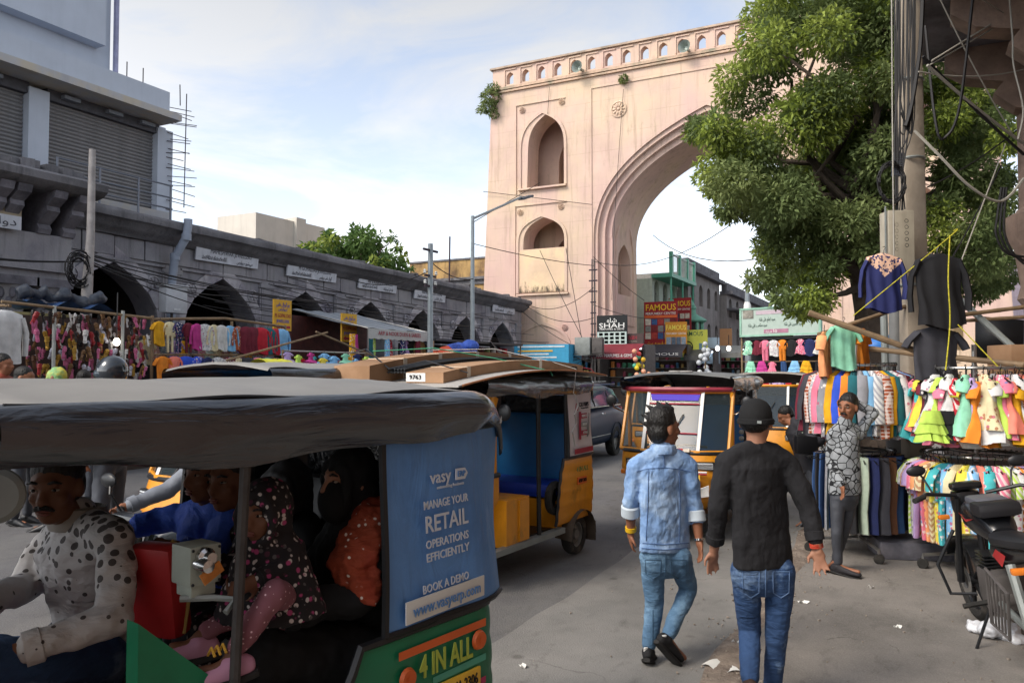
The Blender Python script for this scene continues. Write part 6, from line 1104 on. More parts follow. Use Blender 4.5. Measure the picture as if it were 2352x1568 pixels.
def round_rack(label, c, R, z1, z0, zl=None, rl=None):
    T = thing('clothes_rack', label, 'clothes rack', (c.x, c.y, 0), 0, 'round clothes racks on the footpath'); mb = MB(); mb.tube([(0, 0, .12), (0, 0, z1 + .22)], .022, 10); mb.obj('centre_pole', M_STEEL, T)
    for z, r in ((z1, R), (zl, rl or R)):
        if z is None: continue
        mb = MB(); mb.tube([(cos(a) * r, sin(a) * r, z) for a in [2 * pi * i / 28 for i in range(28)]], .014, 8, closed=True); mb.obj('hanging_ring', M_STEEL, T)
        for a in (0, 2.1, 4.2): mb = MB(); mb.tube([(0, 0, z), (cos(a) * r, sin(a) * r, z)], .009, 6); mb.obj('ring_spoke', M_STEEL, T)
    for k in range(4):
        a = .4 + k * pi / 2; e = V(cos(a) * .5, sin(a) * .5, .13); mb = MB(); mb.tube([(0, 0, .16), e, e - V(0, 0, .04)], .016, 6); o = mb.obj('base_leg', M_STEEL, T); mb = MB(); mb.lathe([(0, -.02), (.04, -.02), (.05, -.012), (.05, .012), (.04, .02), (0, .02)], 14, e - V(0, 0, .08), 'Y'); mb.obj('caster', M_TYRE, o)
    return T
# --- round rack of men's shirts with trousers below
random.seed(21)
c1_ = atD(1968, 850, 8.05); round_rack('round chrome rack crowded with shirts and trousers by the stallholder', c1_, .36, 1.90, 0, 1.03, .32)
seq = [('pink', 'plain'), ('grey', 'plain'), ('sage', 'plain'), ('black', 'striped'), ('maroon', 'plain'), ('charcoal', 'plain'), ('rust', 'checked'), ('white', 'checked'), ('pink', 'plain'), ('grey', 'floral'), ('mustard', 'plain'), ('blue', 'plain'), ('orange', 'plain'), ('teal', 'plain'), ('grey', 'plain'), ('sky blue', 'plain'), ('white', 'striped'), ('rust', 'checked'), ('mustard', 'plain'), ('teal', 'plain'), ('white', 'floral'), ('maroon', 'plain'), ('sky blue', 'floral'), ('purple', 'plain'), ('maroon', 'floral'), ('turquoise', 'plain'), ('lilac', 'plain'), ('salmon', 'plain')]
NR = 46
def toward(c): return math.atan2(-c.y, -c.x)
for i in range(NR):
    a = toward(c1_) + 2 * pi * ((i + .5) / NR - .5); cl = seq[int((i - 9) % len(seq))]
    hang('shirt', cl[0], cl[1], (c1_.x + cos(a) * .36, c1_.y + sin(a) * .36, 1.895), a + random.uniform(-.06, .06), 'hanging on the round shirt rack', 'shirts on the round shirt rack', 1.0, sx=.86)
tr = ['khaki', 'black', 'navy', 'charcoal', 'navy', 'khaki', 'denim', 'black', 'denim', 'grey', 'teal', 'denim', 'black', 'sage', 'navy', 'charcoal', 'brown', 'denim', 'navy', 'black', 'khaki', 'charcoal']
for i in range(26):
    a = toward(c1_) + 2 * pi * ((i + .5) / 26 - .5); hang('trousers', tr[i % len(tr)], 'plain', (c1_.x + cos(a) * .34, c1_.y + sin(a) * .34, 1.03), a, 'hanging under the round shirt rack', 'trousers under the shirt rack', .86, sx=1.1)
# --- round rack of girls' frocks with nightsuits below
c2_ = atD(2238, 850, 7.35); round_rack('round chrome rack of girls frocks and printed suits behind the motorcycle', c2_, .40, 1.87, 0, 1.07, .42)
fs = [('white', 'plain'), ('lime', 'plain'), ('pink', 'floral'), ('salmon', 'plain'), ('mustard', 'plain'), ('white', 'plain'), ('peach', 'plain'), ('pink', 'plain'), ('salmon', 'plain'), ('turquoise', 'plain'), ('yellow', 'plain'), ('maroon', 'floral'), ('charcoal', 'floral'), ('white', 'floral'), ('lime', 'plain'), ('pink', 'floral'), ('white', 'plain'), ('red', 'striped'), ('yellow', 'plain'), ('mint', 'plain'), ('lilac', 'plain'), ('orange', 'plain'), ('cream', 'floral')]
for i in range(58):
    a = toward(c2_) + 2 * pi * ((i + .5) / 58 - .5); cl = fs[(i - 8) % len(fs)]; hang('frock', cl[0], cl[1], (c2_.x + cos(a) * .42, c2_.y + sin(a) * .42, 1.865 - .03 * (i % 3)), a + random.uniform(-.5, .5), 'hanging on the round frock rack', 'frocks on the round frock rack', 1.0 + .1 * (i % 2), sx=.78)
for k, (px, col) in enumerate(((2140, 'lime'), (2172, 'black'), (2235, 'white'), (2290, 'pink'))):
    p = atD(px, 940, 6.95 + .05 * k); hang('skirt', col, 'plain', p, YAW, 'below the frocks on the round frock rack', 'skirts on the frock rack', .62, hanger=False)
ns = [('pink', 'floral'), ('peach', 'floral'), ('cream', 'striped'), ('yellow', 'floral'), ('turquoise', 'floral'), ('sky blue', 'floral'), ('cream', 'plain'), ('yellow', 'floral'), ('sky blue', 'striped'), ('salmon', 'plain'), ('turquoise', 'floral'), ('pink', 'striped'), ('lime', 'striped'), ('white', 'floral'), ('orange', 'striped'), ('lilac', 'plain')]
for i in range(50):
    a = toward(c2_) + 2 * pi * ((i + .5) / 50 - .5); cl = ns[i % len(ns)]; hang('suit', cl[0], cl[1], (c2_.x + cos(a) * .45, c2_.y + sin(a) * .45, 1.06), a + random.uniform(-.3, .3), 'hanging under the round frock rack', 'printed suits under the frock rack', 1.0)
# --- sweatshirts and tees hung above the racks
hg = 'garments hung from the bamboo poles'
def hang_big(kind, col, px, py, Z, s, lab, pat='plain', rz=YAW, sx=1.):
    o = hang(kind, col, pat, atD(px, py, Z), rz, '', hg, s, 1, sx=sx); o['label'] = lab; return o
sq = hang_big('shirt', 'navy', 2030, 572, 7.6, .86, 'navy sweatshirt with sequinned yoke hanging below the utility box', sx=1.0)
m = mat('navy with sequins', '262c5e', rough=.8, var=.1); z_ = texsock(m, 'ShaderNodeSeparateXYZ', 'Z'); x_ = texsock(m, 'ShaderNodeSeparateXYZ', 'X'); n_, l_, b_ = nodes_of(m)
ab = n_.new('ShaderNodeMath'); ab.operation = 'ABSOLUTE'; l_(x_, ab.inputs[0]); ad = n_.new('ShaderNodeMath'); ad.operation = 'MULTIPLY_ADD'; l_(ab.outputs[0], ad.inputs[0]); ad.inputs[1].default_value = -.9; l_(z_, ad.inputs[2])
yk = maprange(m, ad.outputs[0], -.325, -.315, 0, 1); vq = texsock(m, 'ShaderNodeTexVoronoi', 'Color', i_Scale=48.); sp = n_.new('ShaderNodeSeparateColor'); l_(vq, sp.inputs[0]); mu = n_.new('ShaderNodeMath'); mu.operation = 'MULTIPLY'; l_(yk, mu.inputs[0]); l_(maprange(m, sp.outputs[0], .3, .4, 0, 1), mu.inputs[1]); overlay(m, mu.outputs[0], 'dcb49a'); overlay(m, 0., '000000'); sq.material_slots[0].material = m
hang_big('shirt', 'black', 2152, 570, 7.3, 1.05, 'black sweatshirt hanging from the bamboo beside the concrete pole', sx=1.02)
hang_big('tee', 'charcoal', 2150, 740, 7.35, .92, 'dark charcoal t-shirt hung below the black sweatshirt', sx=1.25)
hang_big('tee', 'mint', 1938, 734, 7.7, .78, 'mint green buttoned t-shirt hung from the bamboo pole', sx=.9)
hang_big('tee', 'peach', 1893, 752, 7.75, .80, 'peach t-shirt hung edge on from the bamboo pole', rz=YAW + 1.0)
hang_big('tee', 'orange', 1982, 746, 7.85, .72, 'orange yellow t-shirt hung behind the mint one', rz=YAW + .9)
M_BAM = mat('bamboo', '8a7458', rough=.7, var=.2, scale=10, col2='6b5844')
def pole3(nm, a, b, r, m, label, cat, n=9, sag=0.):
    mb = MB(); pts = [Vector(a).lerp(Vector(b), i / n) + V(0, 0, -sag * sin(pi * i / n)) for i in range(n + 1)]; mb.tube([p - Vector(a) for p in pts], [r * (1 + .12 * (i % 3 == 0)) for i in range(n + 1)], 8); return mb.obj(nm, m, loc=Vector(a), label=label, cat=cat)
pole3('bamboo_pole', atD(1858, 718, 7.6), atD(2110, 808, 7.4), .028, M_BAM, 'bamboo pole carrying the mint and peach t-shirts', 'pole')
pole3('bamboo_pole', atD(1990, 800, 7.9), atD(2352, 838, 7.0), .026, M_BAM, 'long bamboo pole running above both round racks', 'pole')
pole3('bamboo_pole', atD(1880, 768, 7.9), atD(2090, 700, 8.3), .02, M_BAM, 'thin bamboo pole slanting up to the concrete pole', 'pole')
pole3('bamboo_pole', atD(2170, 728, 8.6), atD(2352, 705, 8.6), .022, M_BAM, 'bamboo rafter beside the carved stone column', 'pole')
pole3('bamboo_pole', atD(2190, 738, 9.0), atD(2352, 728, 8.8), .02, M_BAM, 'second bamboo rafter beside the carved stone column', 'pole')
pole3('steel_strut', atD(2150, 640, 9.4), atD(2352, 820, 8.0), .035, M_GREYM, 'grey steel strut slanting down past the bamboo rafters', 'strut')
# tarpaulin and boards behind the racks
def sheetmesh(nm, pts, m, label, cat, th=.01):
    mb = MB(); o = Vector(pts[0]); mb.add([Vector(p) - o for p in pts], [tuple(range(len(pts)))]); ob = mb.obj(nm, m, loc=o, label=label, cat=cat); s = ob.modifiers.new('t', 'SOLIDIFY'); s.thickness = th; return ob
M_TARP = mat('black tarpaulin', '1f2023', rough=.5, var=.2, scale=2)
sheetmesh('tarpaulin', [atD(2240, 725, 9.2), atD(2352, 735, 9.0), atD(2352, 830, 9.0), atD(2240, 830, 9.2)], M_TARP, 'black tarpaulin stretched behind the frock rack', 'tarpaulin')
sheetmesh('tarpaulin', [atD(2000, 770, 10.5), atD(2060, 768, 10.5), atD(2060, 800, 10.4), atD(1990, 805, 10.4)], mat('blue tarpaulin', '2f6fb8', rough=.5, var=.1), 'bright blue tarpaulin behind the orange t-shirt', 'tarpaulin')
pnl = thing('plywood_sheet', 'tan plywood panel standing by the black sweatshirt', 'panel', atD(2198, 740, 7.9)); mb = MB(); mb.box((0, 0, 0), (.1, .04, .56), rz=YAW); mb.obj('sheet', mat('tan ply', 'b09d7c', var=.1), pnl)
bx_ = thing('cardboard_box', 'tan cardboard box on the ledge by the carved column', 'box', atD(2335, 855, 7.9)); mb = MB(); mb.rbox((0, 0, 0), (.35, .4, .55), .01, rz=YAW); mb.obj('carton', M_CARD, bx_)
st_ = thing('counter_base', 'dark display counter standing behind the two round racks', 'counter', (.75, 9.4, 0)); M_DKW = mat('dark counter wood', '43372f', var=.2)
for y in (-1.2, 1.2): mb = MB(); mb.b2((-.4, y - .03, 0), (.4, y + .03, .95)); mb.obj('side_panel', M_DKW, st_)
mb = MB(); mb.b2((-.45, -1.3, .95), (.45, 1.3, 1.0)); mb.obj('top', M_DKW, st_); mb = MB(); mb.b2((.3, -1.17, .1), (.36, 1.17, .95)); mb.obj('back_panel', M_DKW, st_)
kb = thing('stone_plinth', 'broken stone kerb block under the racks', 'kerb block', (.1, 8.9, 0)); mb = MB(); mb.rbox((0, 0, .09), (1.0, .5, .18), .04, rz=.3); mb.obj('slab', M_CAP, kb)
wb2 = thing('plastic_bag', 'crumpled white plastic bag under the motorcycle', 'bag', atZ(2290, 1462)); mb = MB(); r_ = random.Random(3)
for k in range(9): mb.ell((r_.uniform(-.13, .13), r_.uniform(-.08, .08), r_.uniform(.02, .07)), (r_.uniform(.05, .1), r_.uniform(.04, .08), r_.uniform(.03, .06)), 10, 7)
blob(mb, 'crumpled_film', mat('white plastic film', 'd2d4d8', rough=.3, var=.05), wb2, .012, 1, .05, .04)
pb_ = thing('plastic_bag', 'clear plastic bag hanging on the lower frock rail', 'bag', atD(2232, 985, 6.9)); mb = MB(); mb.loft([(V(0, 0, .12), V(.02, 0, 0), V(0, .02, 0)), (V(0, 0, .0), V(.08, 0, 0), V(0, .06, 0)), (V(0, 0, -.12), V(.11, 0, 0), V(0, .08, 0)), (V(0, 0, -.17), V(.08, 0, 0), V(0, .05, 0))], 14); mb.obj('film', mat('clear film', 'c9c8c2', rough=.15, alpha=.45, var=.05), pb_)
# ================================================================== far clothes stall under the Urdu banner
FB0, FB1 = atD(1703, 772, 23.), atD(1885, 772, 21.2); FB1.z = FB0.z; dv = (FB1 - FB0); L_ = dv.length; rzf = math.atan2(dv.y, dv.x)
bn = thing('banner', 'pale green Urdu banner over the far clothes stall', 'banner', FB0, rzf); mb = MB(); mb.b2((0, -.03, 0), (L_, .03, .78)); mb.obj('sheet', mat('pale green banner', 'a9bab0', rough=.6, var=.05), bn)
for z in (0, .78): mb = MB(); mb.b2((-.03, -.05, z - .025), (L_ + .03, .05, z + .025)); mb.obj('frame', mat('mint frame', '8fb8a4'), bn)
for x in (0, L_): mb = MB(); mb.b2((x - .03, -.05, 0), (x + .03, .05, .78)); mb.obj('frame', MATS['mint frame'], bn)
M_UG = mat('dark green ink', '2f4a40'); M_MAUV = mat('mauve print', 'a9778c')
mb = MB(); mb.b2((.08, -.04, .5), (.42, -.032, .74)); mb.obj('printed_photo', mat('printed photo', '8d8a80', var=.5, scale=9), bn)
mb = MB(); mb.b2((.75, -.04, .06), (1.5, -.032, .17)); mb.obj('printed_bar', M_MAUV, bn); mb = MB(); mb.b2((.5, -.04, .6), (1.7, -.032, .71)); mb.obj('printed_bar', mat('pale mauve print', 'b8a8b0'), bn)
for tx, x, z, w, m_ in ((urdu('سید امام علی شاہ'), .85, .46, .5, M_UG), (urdu('سید حسین علی شاہ'), 1.65, .3, .55, M_UG), (urdu('سید صاحب علی شاہ'), .55, .3, .6, M_UG), ('١٥', 1.1, .115, .12, M_WHITE), (urdu('عرس شریف'), .9, .115, .2, M_WHITE)): text(tx, .14, m_, bn, (x, -.04, z), fit=w)
mb = MB(); mb.lathe([(0, -.036), (.16, -.036)], 20, (L_ - .28, 0, .56), 'Y'); mb.obj('printed_dome', mat('printed green', '7d9c8c', var=.3), bn)
stl = thing('market_stall', 'dark market stall hung with children clothes under the Urdu banner', 'stall', FB0 * 1, rzf); stl.location.z = 0
mb = MB(); mb.b2((-.1, .7, 0), (L_ + .3, .8, FB0.z)); mb.obj('back_sheet', M_TARP, stl); mb = MB(); mb.b2((-.1, 0, FB0.z - .12), (L_ + .3, .8, FB0.z - .04)); mb.obj('canopy', M_TARP, stl); mb = MB(); mb.b2((0, .1, .0), (L_, .7, .8)); mb.obj('counter', M_DKW, stl)
for x in (0, L_): mb = MB(); mb.tube([(x, .02, 0), (x, .02, FB0.z)], .03); mb.obj('post', M_BAM, stl)
for z in (FB0.z - .1, FB0.z - .75, FB0.z - 1.2): mb = MB(); mb.tube([(0, .02, z), (L_ + .2, .02, z)], .015, 6); mb.obj('rail', M_BAM, stl)
dn = dv.normalized(); fgp = 'clothes on the far stall'
row1 = [('frock', 'mint'), ('frock', 'maroon'), ('suit', 'pink'), ('tee', 'white'), ('suit', 'orange'), ('tee', 'black'), ('frock', 'pink'), ('tee', 'navy'), ('frock', 'white')]
for k, (g, c) in enumerate(row1): hang(g, c, 'plain' if k % 3 else 'floral', FB0 + dn * (.22 + .27 * k) + V(0, 0, -.1), rzf, 'on the top rail of the far stall', fgp, .8)
for k, (g, c) in enumerate([('skirt', 'mint'), ('skirt', 'magenta'), ('frock', 'pink'), ('trousers', 'denim'), ('skirt', 'sky blue'), ('skirt', 'mustard'), ('trousers', 'black')]): hang(g, c, 'plain', FB0 + dn * (.3 + .34 * k) + V(0, 0, -.72), rzf, 'on the middle rail of the far stall', fgp, .75)
for k, (g, c) in enumerate([('tee', 'white'), ('frock', 'rust'), ('frock', 'red'), ('tee', 'lilac'), ('frock', 'red'), ('frock', 'cream'), ('frock', 'brown')]): hang(g, c, 'floral' if k % 2 else 'plain', FB0 + dn * (.1 + .34 * k) + V(0, 0, -1.18), rzf, 'on the lowest rail of the far stall', fgp, .85)
# ================================================================== stalls before the arcade
XS_ = -13.0
def Wp(px, py, x=XS_): return atX(px, py, x)
sst = thing('shoe_stall', 'open shoe stall crammed with hanging sandals before the arcade', 'stall', (XS_ - .5, 0, 0)); A = Wp(128, 722); B = Wp(345, 742)
M_POLEW = mat('white stall pole', 'a9aca6', rough=.5)
for p in (Wp(125, 722), Wp(282, 736)): mb = MB(); mb.tube([(.5, p.y, 0), (.5, p.y, 2.95)], .03, 8); mb.obj('post', M_POLEW, sst)
mb = MB(); mb.tube([(.5, A.y - .9, 2.95), (.5, B.y, 2.85)], .025, 8); mb.obj('top_rail', M_BAM, sst); mb = MB(); mb.tube([(.4, A.y - .7, 2.9), (-.5, A.y - .7, 2.95)], .025, 8); mb.obj('top_rail', M_BAM, sst)
mb = MB(); mb.b2((-.1, A.y - .6, 0), (-.02, B.y + .1, 2.8)); mb.obj('back_board', mat('dim brown board', '4a3a34', var=.3, scale=4), sst); mb = MB(); mb.b2((-.0, A.y - .4, 0), (.5, B.y, .9)); mb.obj('counter', M_DKW, sst)
SH = [];
for v in range(3):
    mb = MB(); mb.mi = 0; mb.loft([(V(0, 0, z), V(0, w, 0), V(.012, 0, 0)) for z, w in ((-.13, .02), (-.11, .035), (-.04, .03), (.04, .042), (.1, .04), (.125, .02))], 12); mb.mi = 1
    for k in range(2 + v % 2): z = .03 + .035 * k; mb.tube([(.0, -.042, z), (.035, -.02, z + .01), (.042, 0, z + .012), (.035, .02, z + .01), (0, .042, z)], .009, 6, flat=1.6)
    if v: mb.tube([(0, -.03, -.07), (.04, -.015, -.08), (.04, .015, -.08), (0, .03, -.07)], .007, 6)
    SH.append(mb.mesh('sandal', [mat('sandal sole', '5a4234', var=.2), mat('sandal strap', '9a7a4a', var=.2)], 50))
SC_ = ['gold', 'silver', 'brown', 'black', 'pink', 'white', 'bronze', 'red']; SCH = {'gold': 'b8923e', 'silver': 'b9b9c4', 'brown': '5f3f2c', 'black': '211d1c', 'pink': 'c76a90', 'white': 'd8d6d2', 'bronze': '7a5a3a', 'red': '9c2c30'}
random.seed(12)
for r in range(9):
    for c in range(29):
        y = A.y - .35 + (B.y - A.y + .3) * c / 28; z = 2.74 - .15 * r; col = random.choice(SC_); o = link('sandal', SH[random.randrange(3)]); o.location = (XS_ - .05 + random.uniform(-.15, .1) - .1 * (r % 2), y + random.uniform(-.03, .03), z + random.uniform(-.03, .03)); o.rotation_euler = (random.uniform(-.4, .4), random.uniform(-.2, .2), random.uniform(-.7, .7)); s_ = random.uniform(.72, .95); o.scale = (s_, s_, s_)
        for k in (0, 1): o.material_slots[k].link = 'OBJECT'
        o.material_slots[0].material = mat('sole of %s sandal' % col, SCH[col], rough=.4, var=.2); o.material_slots[1].material = mat('strap of %s sandal' % col, SCH[col], rough=.25, metal=.5 if col in ('gold', 'silver', 'bronze') else 0)
        tag(o, '%s sandal hung up on the shoe stall' % col, 'sandal', 'sandals hung on the shoe stall')
bl = thing('light_bulb', 'lit white bulb hanging among the sandals', 'light bulb', Wp(268, 785, XS_ + .1)); mb = MB(); mb.ell((0, 0, 0), (.06, .06, .075), 12, 8); mb.obj('glass', mat('lit bulb', 'ffffff', emit='fff4e6', estr=3.), bl); mb = MB(); mb.tube([(0, 0, .07), (0, 0, .9)], .01, 5); mb.obj('flex', M_BLKM, bl)
tp = thing('rolled_tarpaulin', 'rolled dark tarpaulin slung over the shoe stall', 'tarpaulin', (-13.6, 0, 0)); mb = MB(); a = Wp(40, 705, -13.6); b = Wp(245, 702, -13.6)
mb.tube([(0.05 * sin(i * 1.3), a.y + (b.y - a.y) * i / 14, 3.15 + .07 * sin(i * 1.1) + (.16 if i == 4 else 0)) for i in range(15)], [.1 + .04 * sin(i * 2.1) for i in range(15)], 10); blob(mb, 'cloth_roll', mat('slate tarpaulin', '3a404a', rough=.5, var=.15), tp, .02, 2, .06, .15)
mb = MB(); mb.grid(lambda u, v: (.25 - .5 * u, a.y + (b.y - a.y) * v, 3.02 + .06 * sin(v * 17 + u * 3) - .06 * u), 4, 30); mb.obj('cloth_skirt', mat('blue edged tarpaulin', '2f4a72', rough=.5, var=.2), tp)
cab = thing('display_cabinet', 'yellowed display cabinet behind the sandals', 'cabinet', Wp(85, 790, -13.8)); cab.location.z = 0; mb = MB(); mb.b2((-.25, -.55, .2), (.25, .55, 2.85)); mb.obj('case', mat('yellowed enamel', 'a39a6a', var=.12, streak=.3), cab)
for z in (2.2, 1.6): mb = MB(); mb.b2((.25, -.45, z), (.27, .45, z + .4)); mb.obj('door', MATS['yellowed enamel'], cab)
hang('jacket', 'white', 'plain', Wp(14, 705, -12.6), pi / 2, 'in a dark cover at the end of the shoe stall', 'clothes before the arcade', 1.3)
# --- children's clothes stall
kst = thing('clothes_stall', 'bamboo clothes stall of children suits before the arcade', 'stall', (XS_, 0, 0)); y0 = Wp(350, 745).y; y1 = Wp(655, 755).y
mb = MB(); mb.tube([(0, y0, 2.83), (0, (y0 + y1) / 2, 2.95), (0, y1, 2.86)], .028, 8); mb.obj('top_rail', M_BAM, kst); mb = MB(); mb.tube([(0, y0, 2.15), (.05, y1, 2.2)], .02, 8); mb.obj('middle_rail', M_BAM, kst)
for y in (y0, (y0 * .45 + y1 * .55), y1): mb = MB(); mb.tube([(0, y, 0), (0, y, 2.9)], .03, 8); mb.obj('post', M_BAM, kst)
mb = MB(); mb.b2((-.9, y0, 0), (-.8, y1, 2.3)); mb.obj('back_sheet', M_TARP, kst); mb = MB(); mb.b2((-.8, y0, 0), (-.1, y1, .9)); mb.obj('counter', M_DKW, kst)
g1 = 'clothes before the arcade'; tops = [('tee', 'mustard', 'plain'), ('suit', 'cream', 'plain'), ('suit', 'navy', 'floral'), ('suit', 'maroon', 'plain'), ('shirt', 'magenta', 'plain'), ('shirt', 'white', 'floral'), ('shirt', 'cream', 'plain'), ('shirt', 'white', 'plain'), ('shirt', 'sky blue', 'plain'), ('shirt', 'rust', 'floral'), ('jacket', 'maroon', 'plain'), ('jacket', 'maroon', 'plain'), ('jacket', 'red', 'plain'), ('jacket', 'teal', 'plain'), ('jacket', 'red', 'plain'), ('jacket', 'sky blue', 'plain')]
for k, (g, c, p) in enumerate(tops): hang(g, c, p, V(XS_ + .03, y0 + .15 + (y1 - y0 - .3) * k / (len(tops) - 1), 2.84), pi / 2 + random.uniform(-.25, .25), 'on the top rail of the suit stall', g1, .82 if g != 'jacket' else .95)
for k, (g, c, p) in enumerate([('tee', 'orange', 'plain'), ('suit', 'salmon', 'plain'), ('jacket', 'blue', 'plain'), ('jacket', 'blue', 'floral'), ('tee', 'navy', 'plain'), ('tee', 'white', 'floral'), ('tee', 'maroon', 'floral'), ('tee', 'cream', 'floral'), ('jacket', 'charcoal', 'plain'), ('jacket', 'pink', 'plain'), ('jacket', 'mint', 'plain'), ('bag', 'red', 'striped'), ('tee', 'black', 'striped')]): hang(g, c, p, V(XS_ + .12, y0 + .15 + (y1 - y0 - .3) * k / 12, 2.16), pi / 2 + random.uniform(-.3, .3), 'on the middle rail of the suit stall', g1, .8)
for k in range(15): hang(['tee', 'frock', 'suit'][k % 3], ['cream', 'rust', 'teal', 'lilac', 'mustard', 'navy', 'pink', 'sage'][k % 8], PATS[k % 4], V(XS_ - .45, y0 + .2 + (y1 - y0 - .4) * k / 14, 2.5), pi / 2 + random.uniform(-.3, .3), 'on the inner rail of the suit stall', g1, .85)
mb = MB(); mb.tube([(-.45, y0, 2.52), (-.45, y1, 2.52)], .02, 6); mb.obj('inner_rail', M_BAM, kst)
# --- frilly net frocks and awning shop
ya, yb = Wp(650, 800, -12.4).y, Wp(840, 800, -12.4).y; nst = thing('frock_rail', 'bamboo trestle of frilly net frocks before the arcade', 'trestle', (-12.4, 0, 0))
mb = MB(); mb.tube([(0, ya - 1.6, 2.05), (0, (ya + yb) / 2, 2.75)], .024, 8); mb.obj('pole', M_BAM, nst); mb = MB(); mb.tube([(0, (ya + yb) / 2 - .4, 2.75), (0, yb + .8, 2.1)], .024, 8); mb.obj('pole', M_BAM, nst); mb = MB(); mb.tube([(0, ya, 2.28), (0, yb, 2.28)], .02, 8); mb.obj('rail', M_STEEL, nst)
for y in (ya, yb): mb = MB(); mb.tube([(0, y, 0), (0, y, 2.3)], .03, 8); mb.obj('post', M_BAM, nst)
tc_ = ['lilac', 'lime', 'red', 'magenta', 'turquoise', 'yellow', 'sky blue', 'sky blue', 'pink', 'mint', 'mustard', 'sky blue', 'navy', 'lime', 'peach']
for k, c in enumerate(tc_): hang('tutu', c, 'plain', V(-12.35 + .12 * (k % 2), ya + .1 + (yb - ya - .1) * k / 14, 2.3 - .06 * (k % 3)), pi / 2 + random.uniform(-.4, .4), 'on the frilly frock trestle', 'frilly frocks on the trestle', .92 if k not in (6, 7) else 1.1)
ys = thing('yellow_sheet', 'bright yellow plastic sheet rolled beside the frilly frocks', 'plastic sheet', Wp(625, 838, -12.0)); mb = MB(); mb.grid(lambda u, v: (.25 * cos(v * 3) , (u - .5) * .8, .12 * sin(v * 3) + .015 * sin(u * 25)), 16, 8); mb.obj('film', mat('yellow plastic', 'd6d22e', rough=.4), ys)
aw = thing('shop_awning', 'grey striped cloth awning over the saree shop', 'awning', (-14.3, 0, 0)); p0, p1 = Wp(800, 722, -15.6), Wp(980, 775, -13.2); yA, yB = Wp(845, 770, -13.2).y, Wp(984, 775, -13.2).y
M_AW = mat('striped awning', '8a8f94', rough=.7, var=.1); w_ = texsock(M_AW, 'ShaderNodeTexWave', 'Fac', bands_direction='Y', i_Scale=1.3); overlay(M_AW, maprange(M_AW, w_, .5, .55, 0, .6), '55606a')
mb = MB(); mb.grid(lambda u, v: (-1.6 + 2.7 * u, yA + (yB - yA) * v, 3.62 - .62 * u - .06 * sin(u * pi) + .02 * sin(v * 21)), 10, 24); mb.obj('cloth', M_AW, aw); mb = MB(); mb.grid(lambda u, v: (1.1, yA + (yB - yA) * u, 3.0 - .26 * v - (.03 * abs(sin(u * 30)) if v > .9 else 0)), 60, 2); mb.obj('valance', mat('white valance', 'b4b4b0', var=.08), aw)
text('ARIF & NOOR DUDS & SAREES', .16, M_CR, aw, (1.12, (yA + yB) / 2, 2.88), (0, 1, 0), fit=(yB - yA) * .7)
for y in (yA, yB): mb = MB(); mb.tube([(-1.6, y, 3.6), (1.1, y, 3.0)], .02, 6); mb.tube([(1.1, y, 3.0), (1.1, y, 0)], .025, 6); mb.obj('frame_pole', M_STEEL, aw)
sar = [('mustard', 'floral'), ('magenta', 'plain'), ('teal', 'plain'), ('lime', 'floral'), ('sky blue', 'floral'), ('red', 'floral'), ('navy', 'floral'), ('lilac', 'plain'), ('maroon', 'plain'), ('khaki', 'plain')]
for k, (c, p) in enumerate(sar): hang('saree' if k not in (7, 9) else ('frock' if k == 7 else 'shirt'), c, p, V(-13.25 - .2 * (k % 2), yA - .6 + (yB - yA + .5) * k / 9, 2.82), pi / 2 + random.uniform(-.3, .3), 'under the grey striped awning', 'dresses under the awning', 1.0, hanger=False)
mb = MB(); mb.b2((-15.6 + 14.3, yA - .5, .1), (-15.5 + 14.3, yB, 3.4)); mb.obj('shop_back', mat('dim red shop wall', '4a2420', var=.3, scale=5), aw)
for lab, px, py, x, w, h in (('yellow jeweller board with red arrow hung beside the suit stall', 648, 724, -14.2, .62, .78), ('yellow jeweller board with red arrow hung beside the grey awning', 801, 753, -14.2, .66, .80)):
    p = atX(px, py, x); b = thing('hanging_sign', lab, 'sign', p, group='yellow jeweller boards'); mb = MB(); mb.box((0, 0, 0), (.05, w, h)); mb.obj('board', mat('yellow signboard', 'd0a030', var=.05), b)
    for tx, z, sz, m_, ft in ((urdu('یم گوپال داس'), h * .34, .13, M_DKBLUE, w * .75), (urdu('جیولرس'), h * .2, .12, M_DKBLUE, w * .5), ('M. GOPAL DAS', -h * .02, .14, M_CR, w * .9), ('JEWELLERS', -h * .2, .11, M_DKBLUE, w * .72)): text(tx, sz, m_, b, (.03, 0, z), (0, 1, 0), fit=ft)
    mb = MB(); mb.prism([(-.42 * w, -.38 * h), (-.25 * w, -.46 * h), (-.25 * w, -.42 * h), (.42 * w, -.42 * h), (.42 * w, -.34 * h), (-.25 * w, -.34 * h), (-.25 * w, -.3 * h)], .028, .034, lambda u, v, d: (d, u, v)); mb.obj('arrow', M_CR, b)
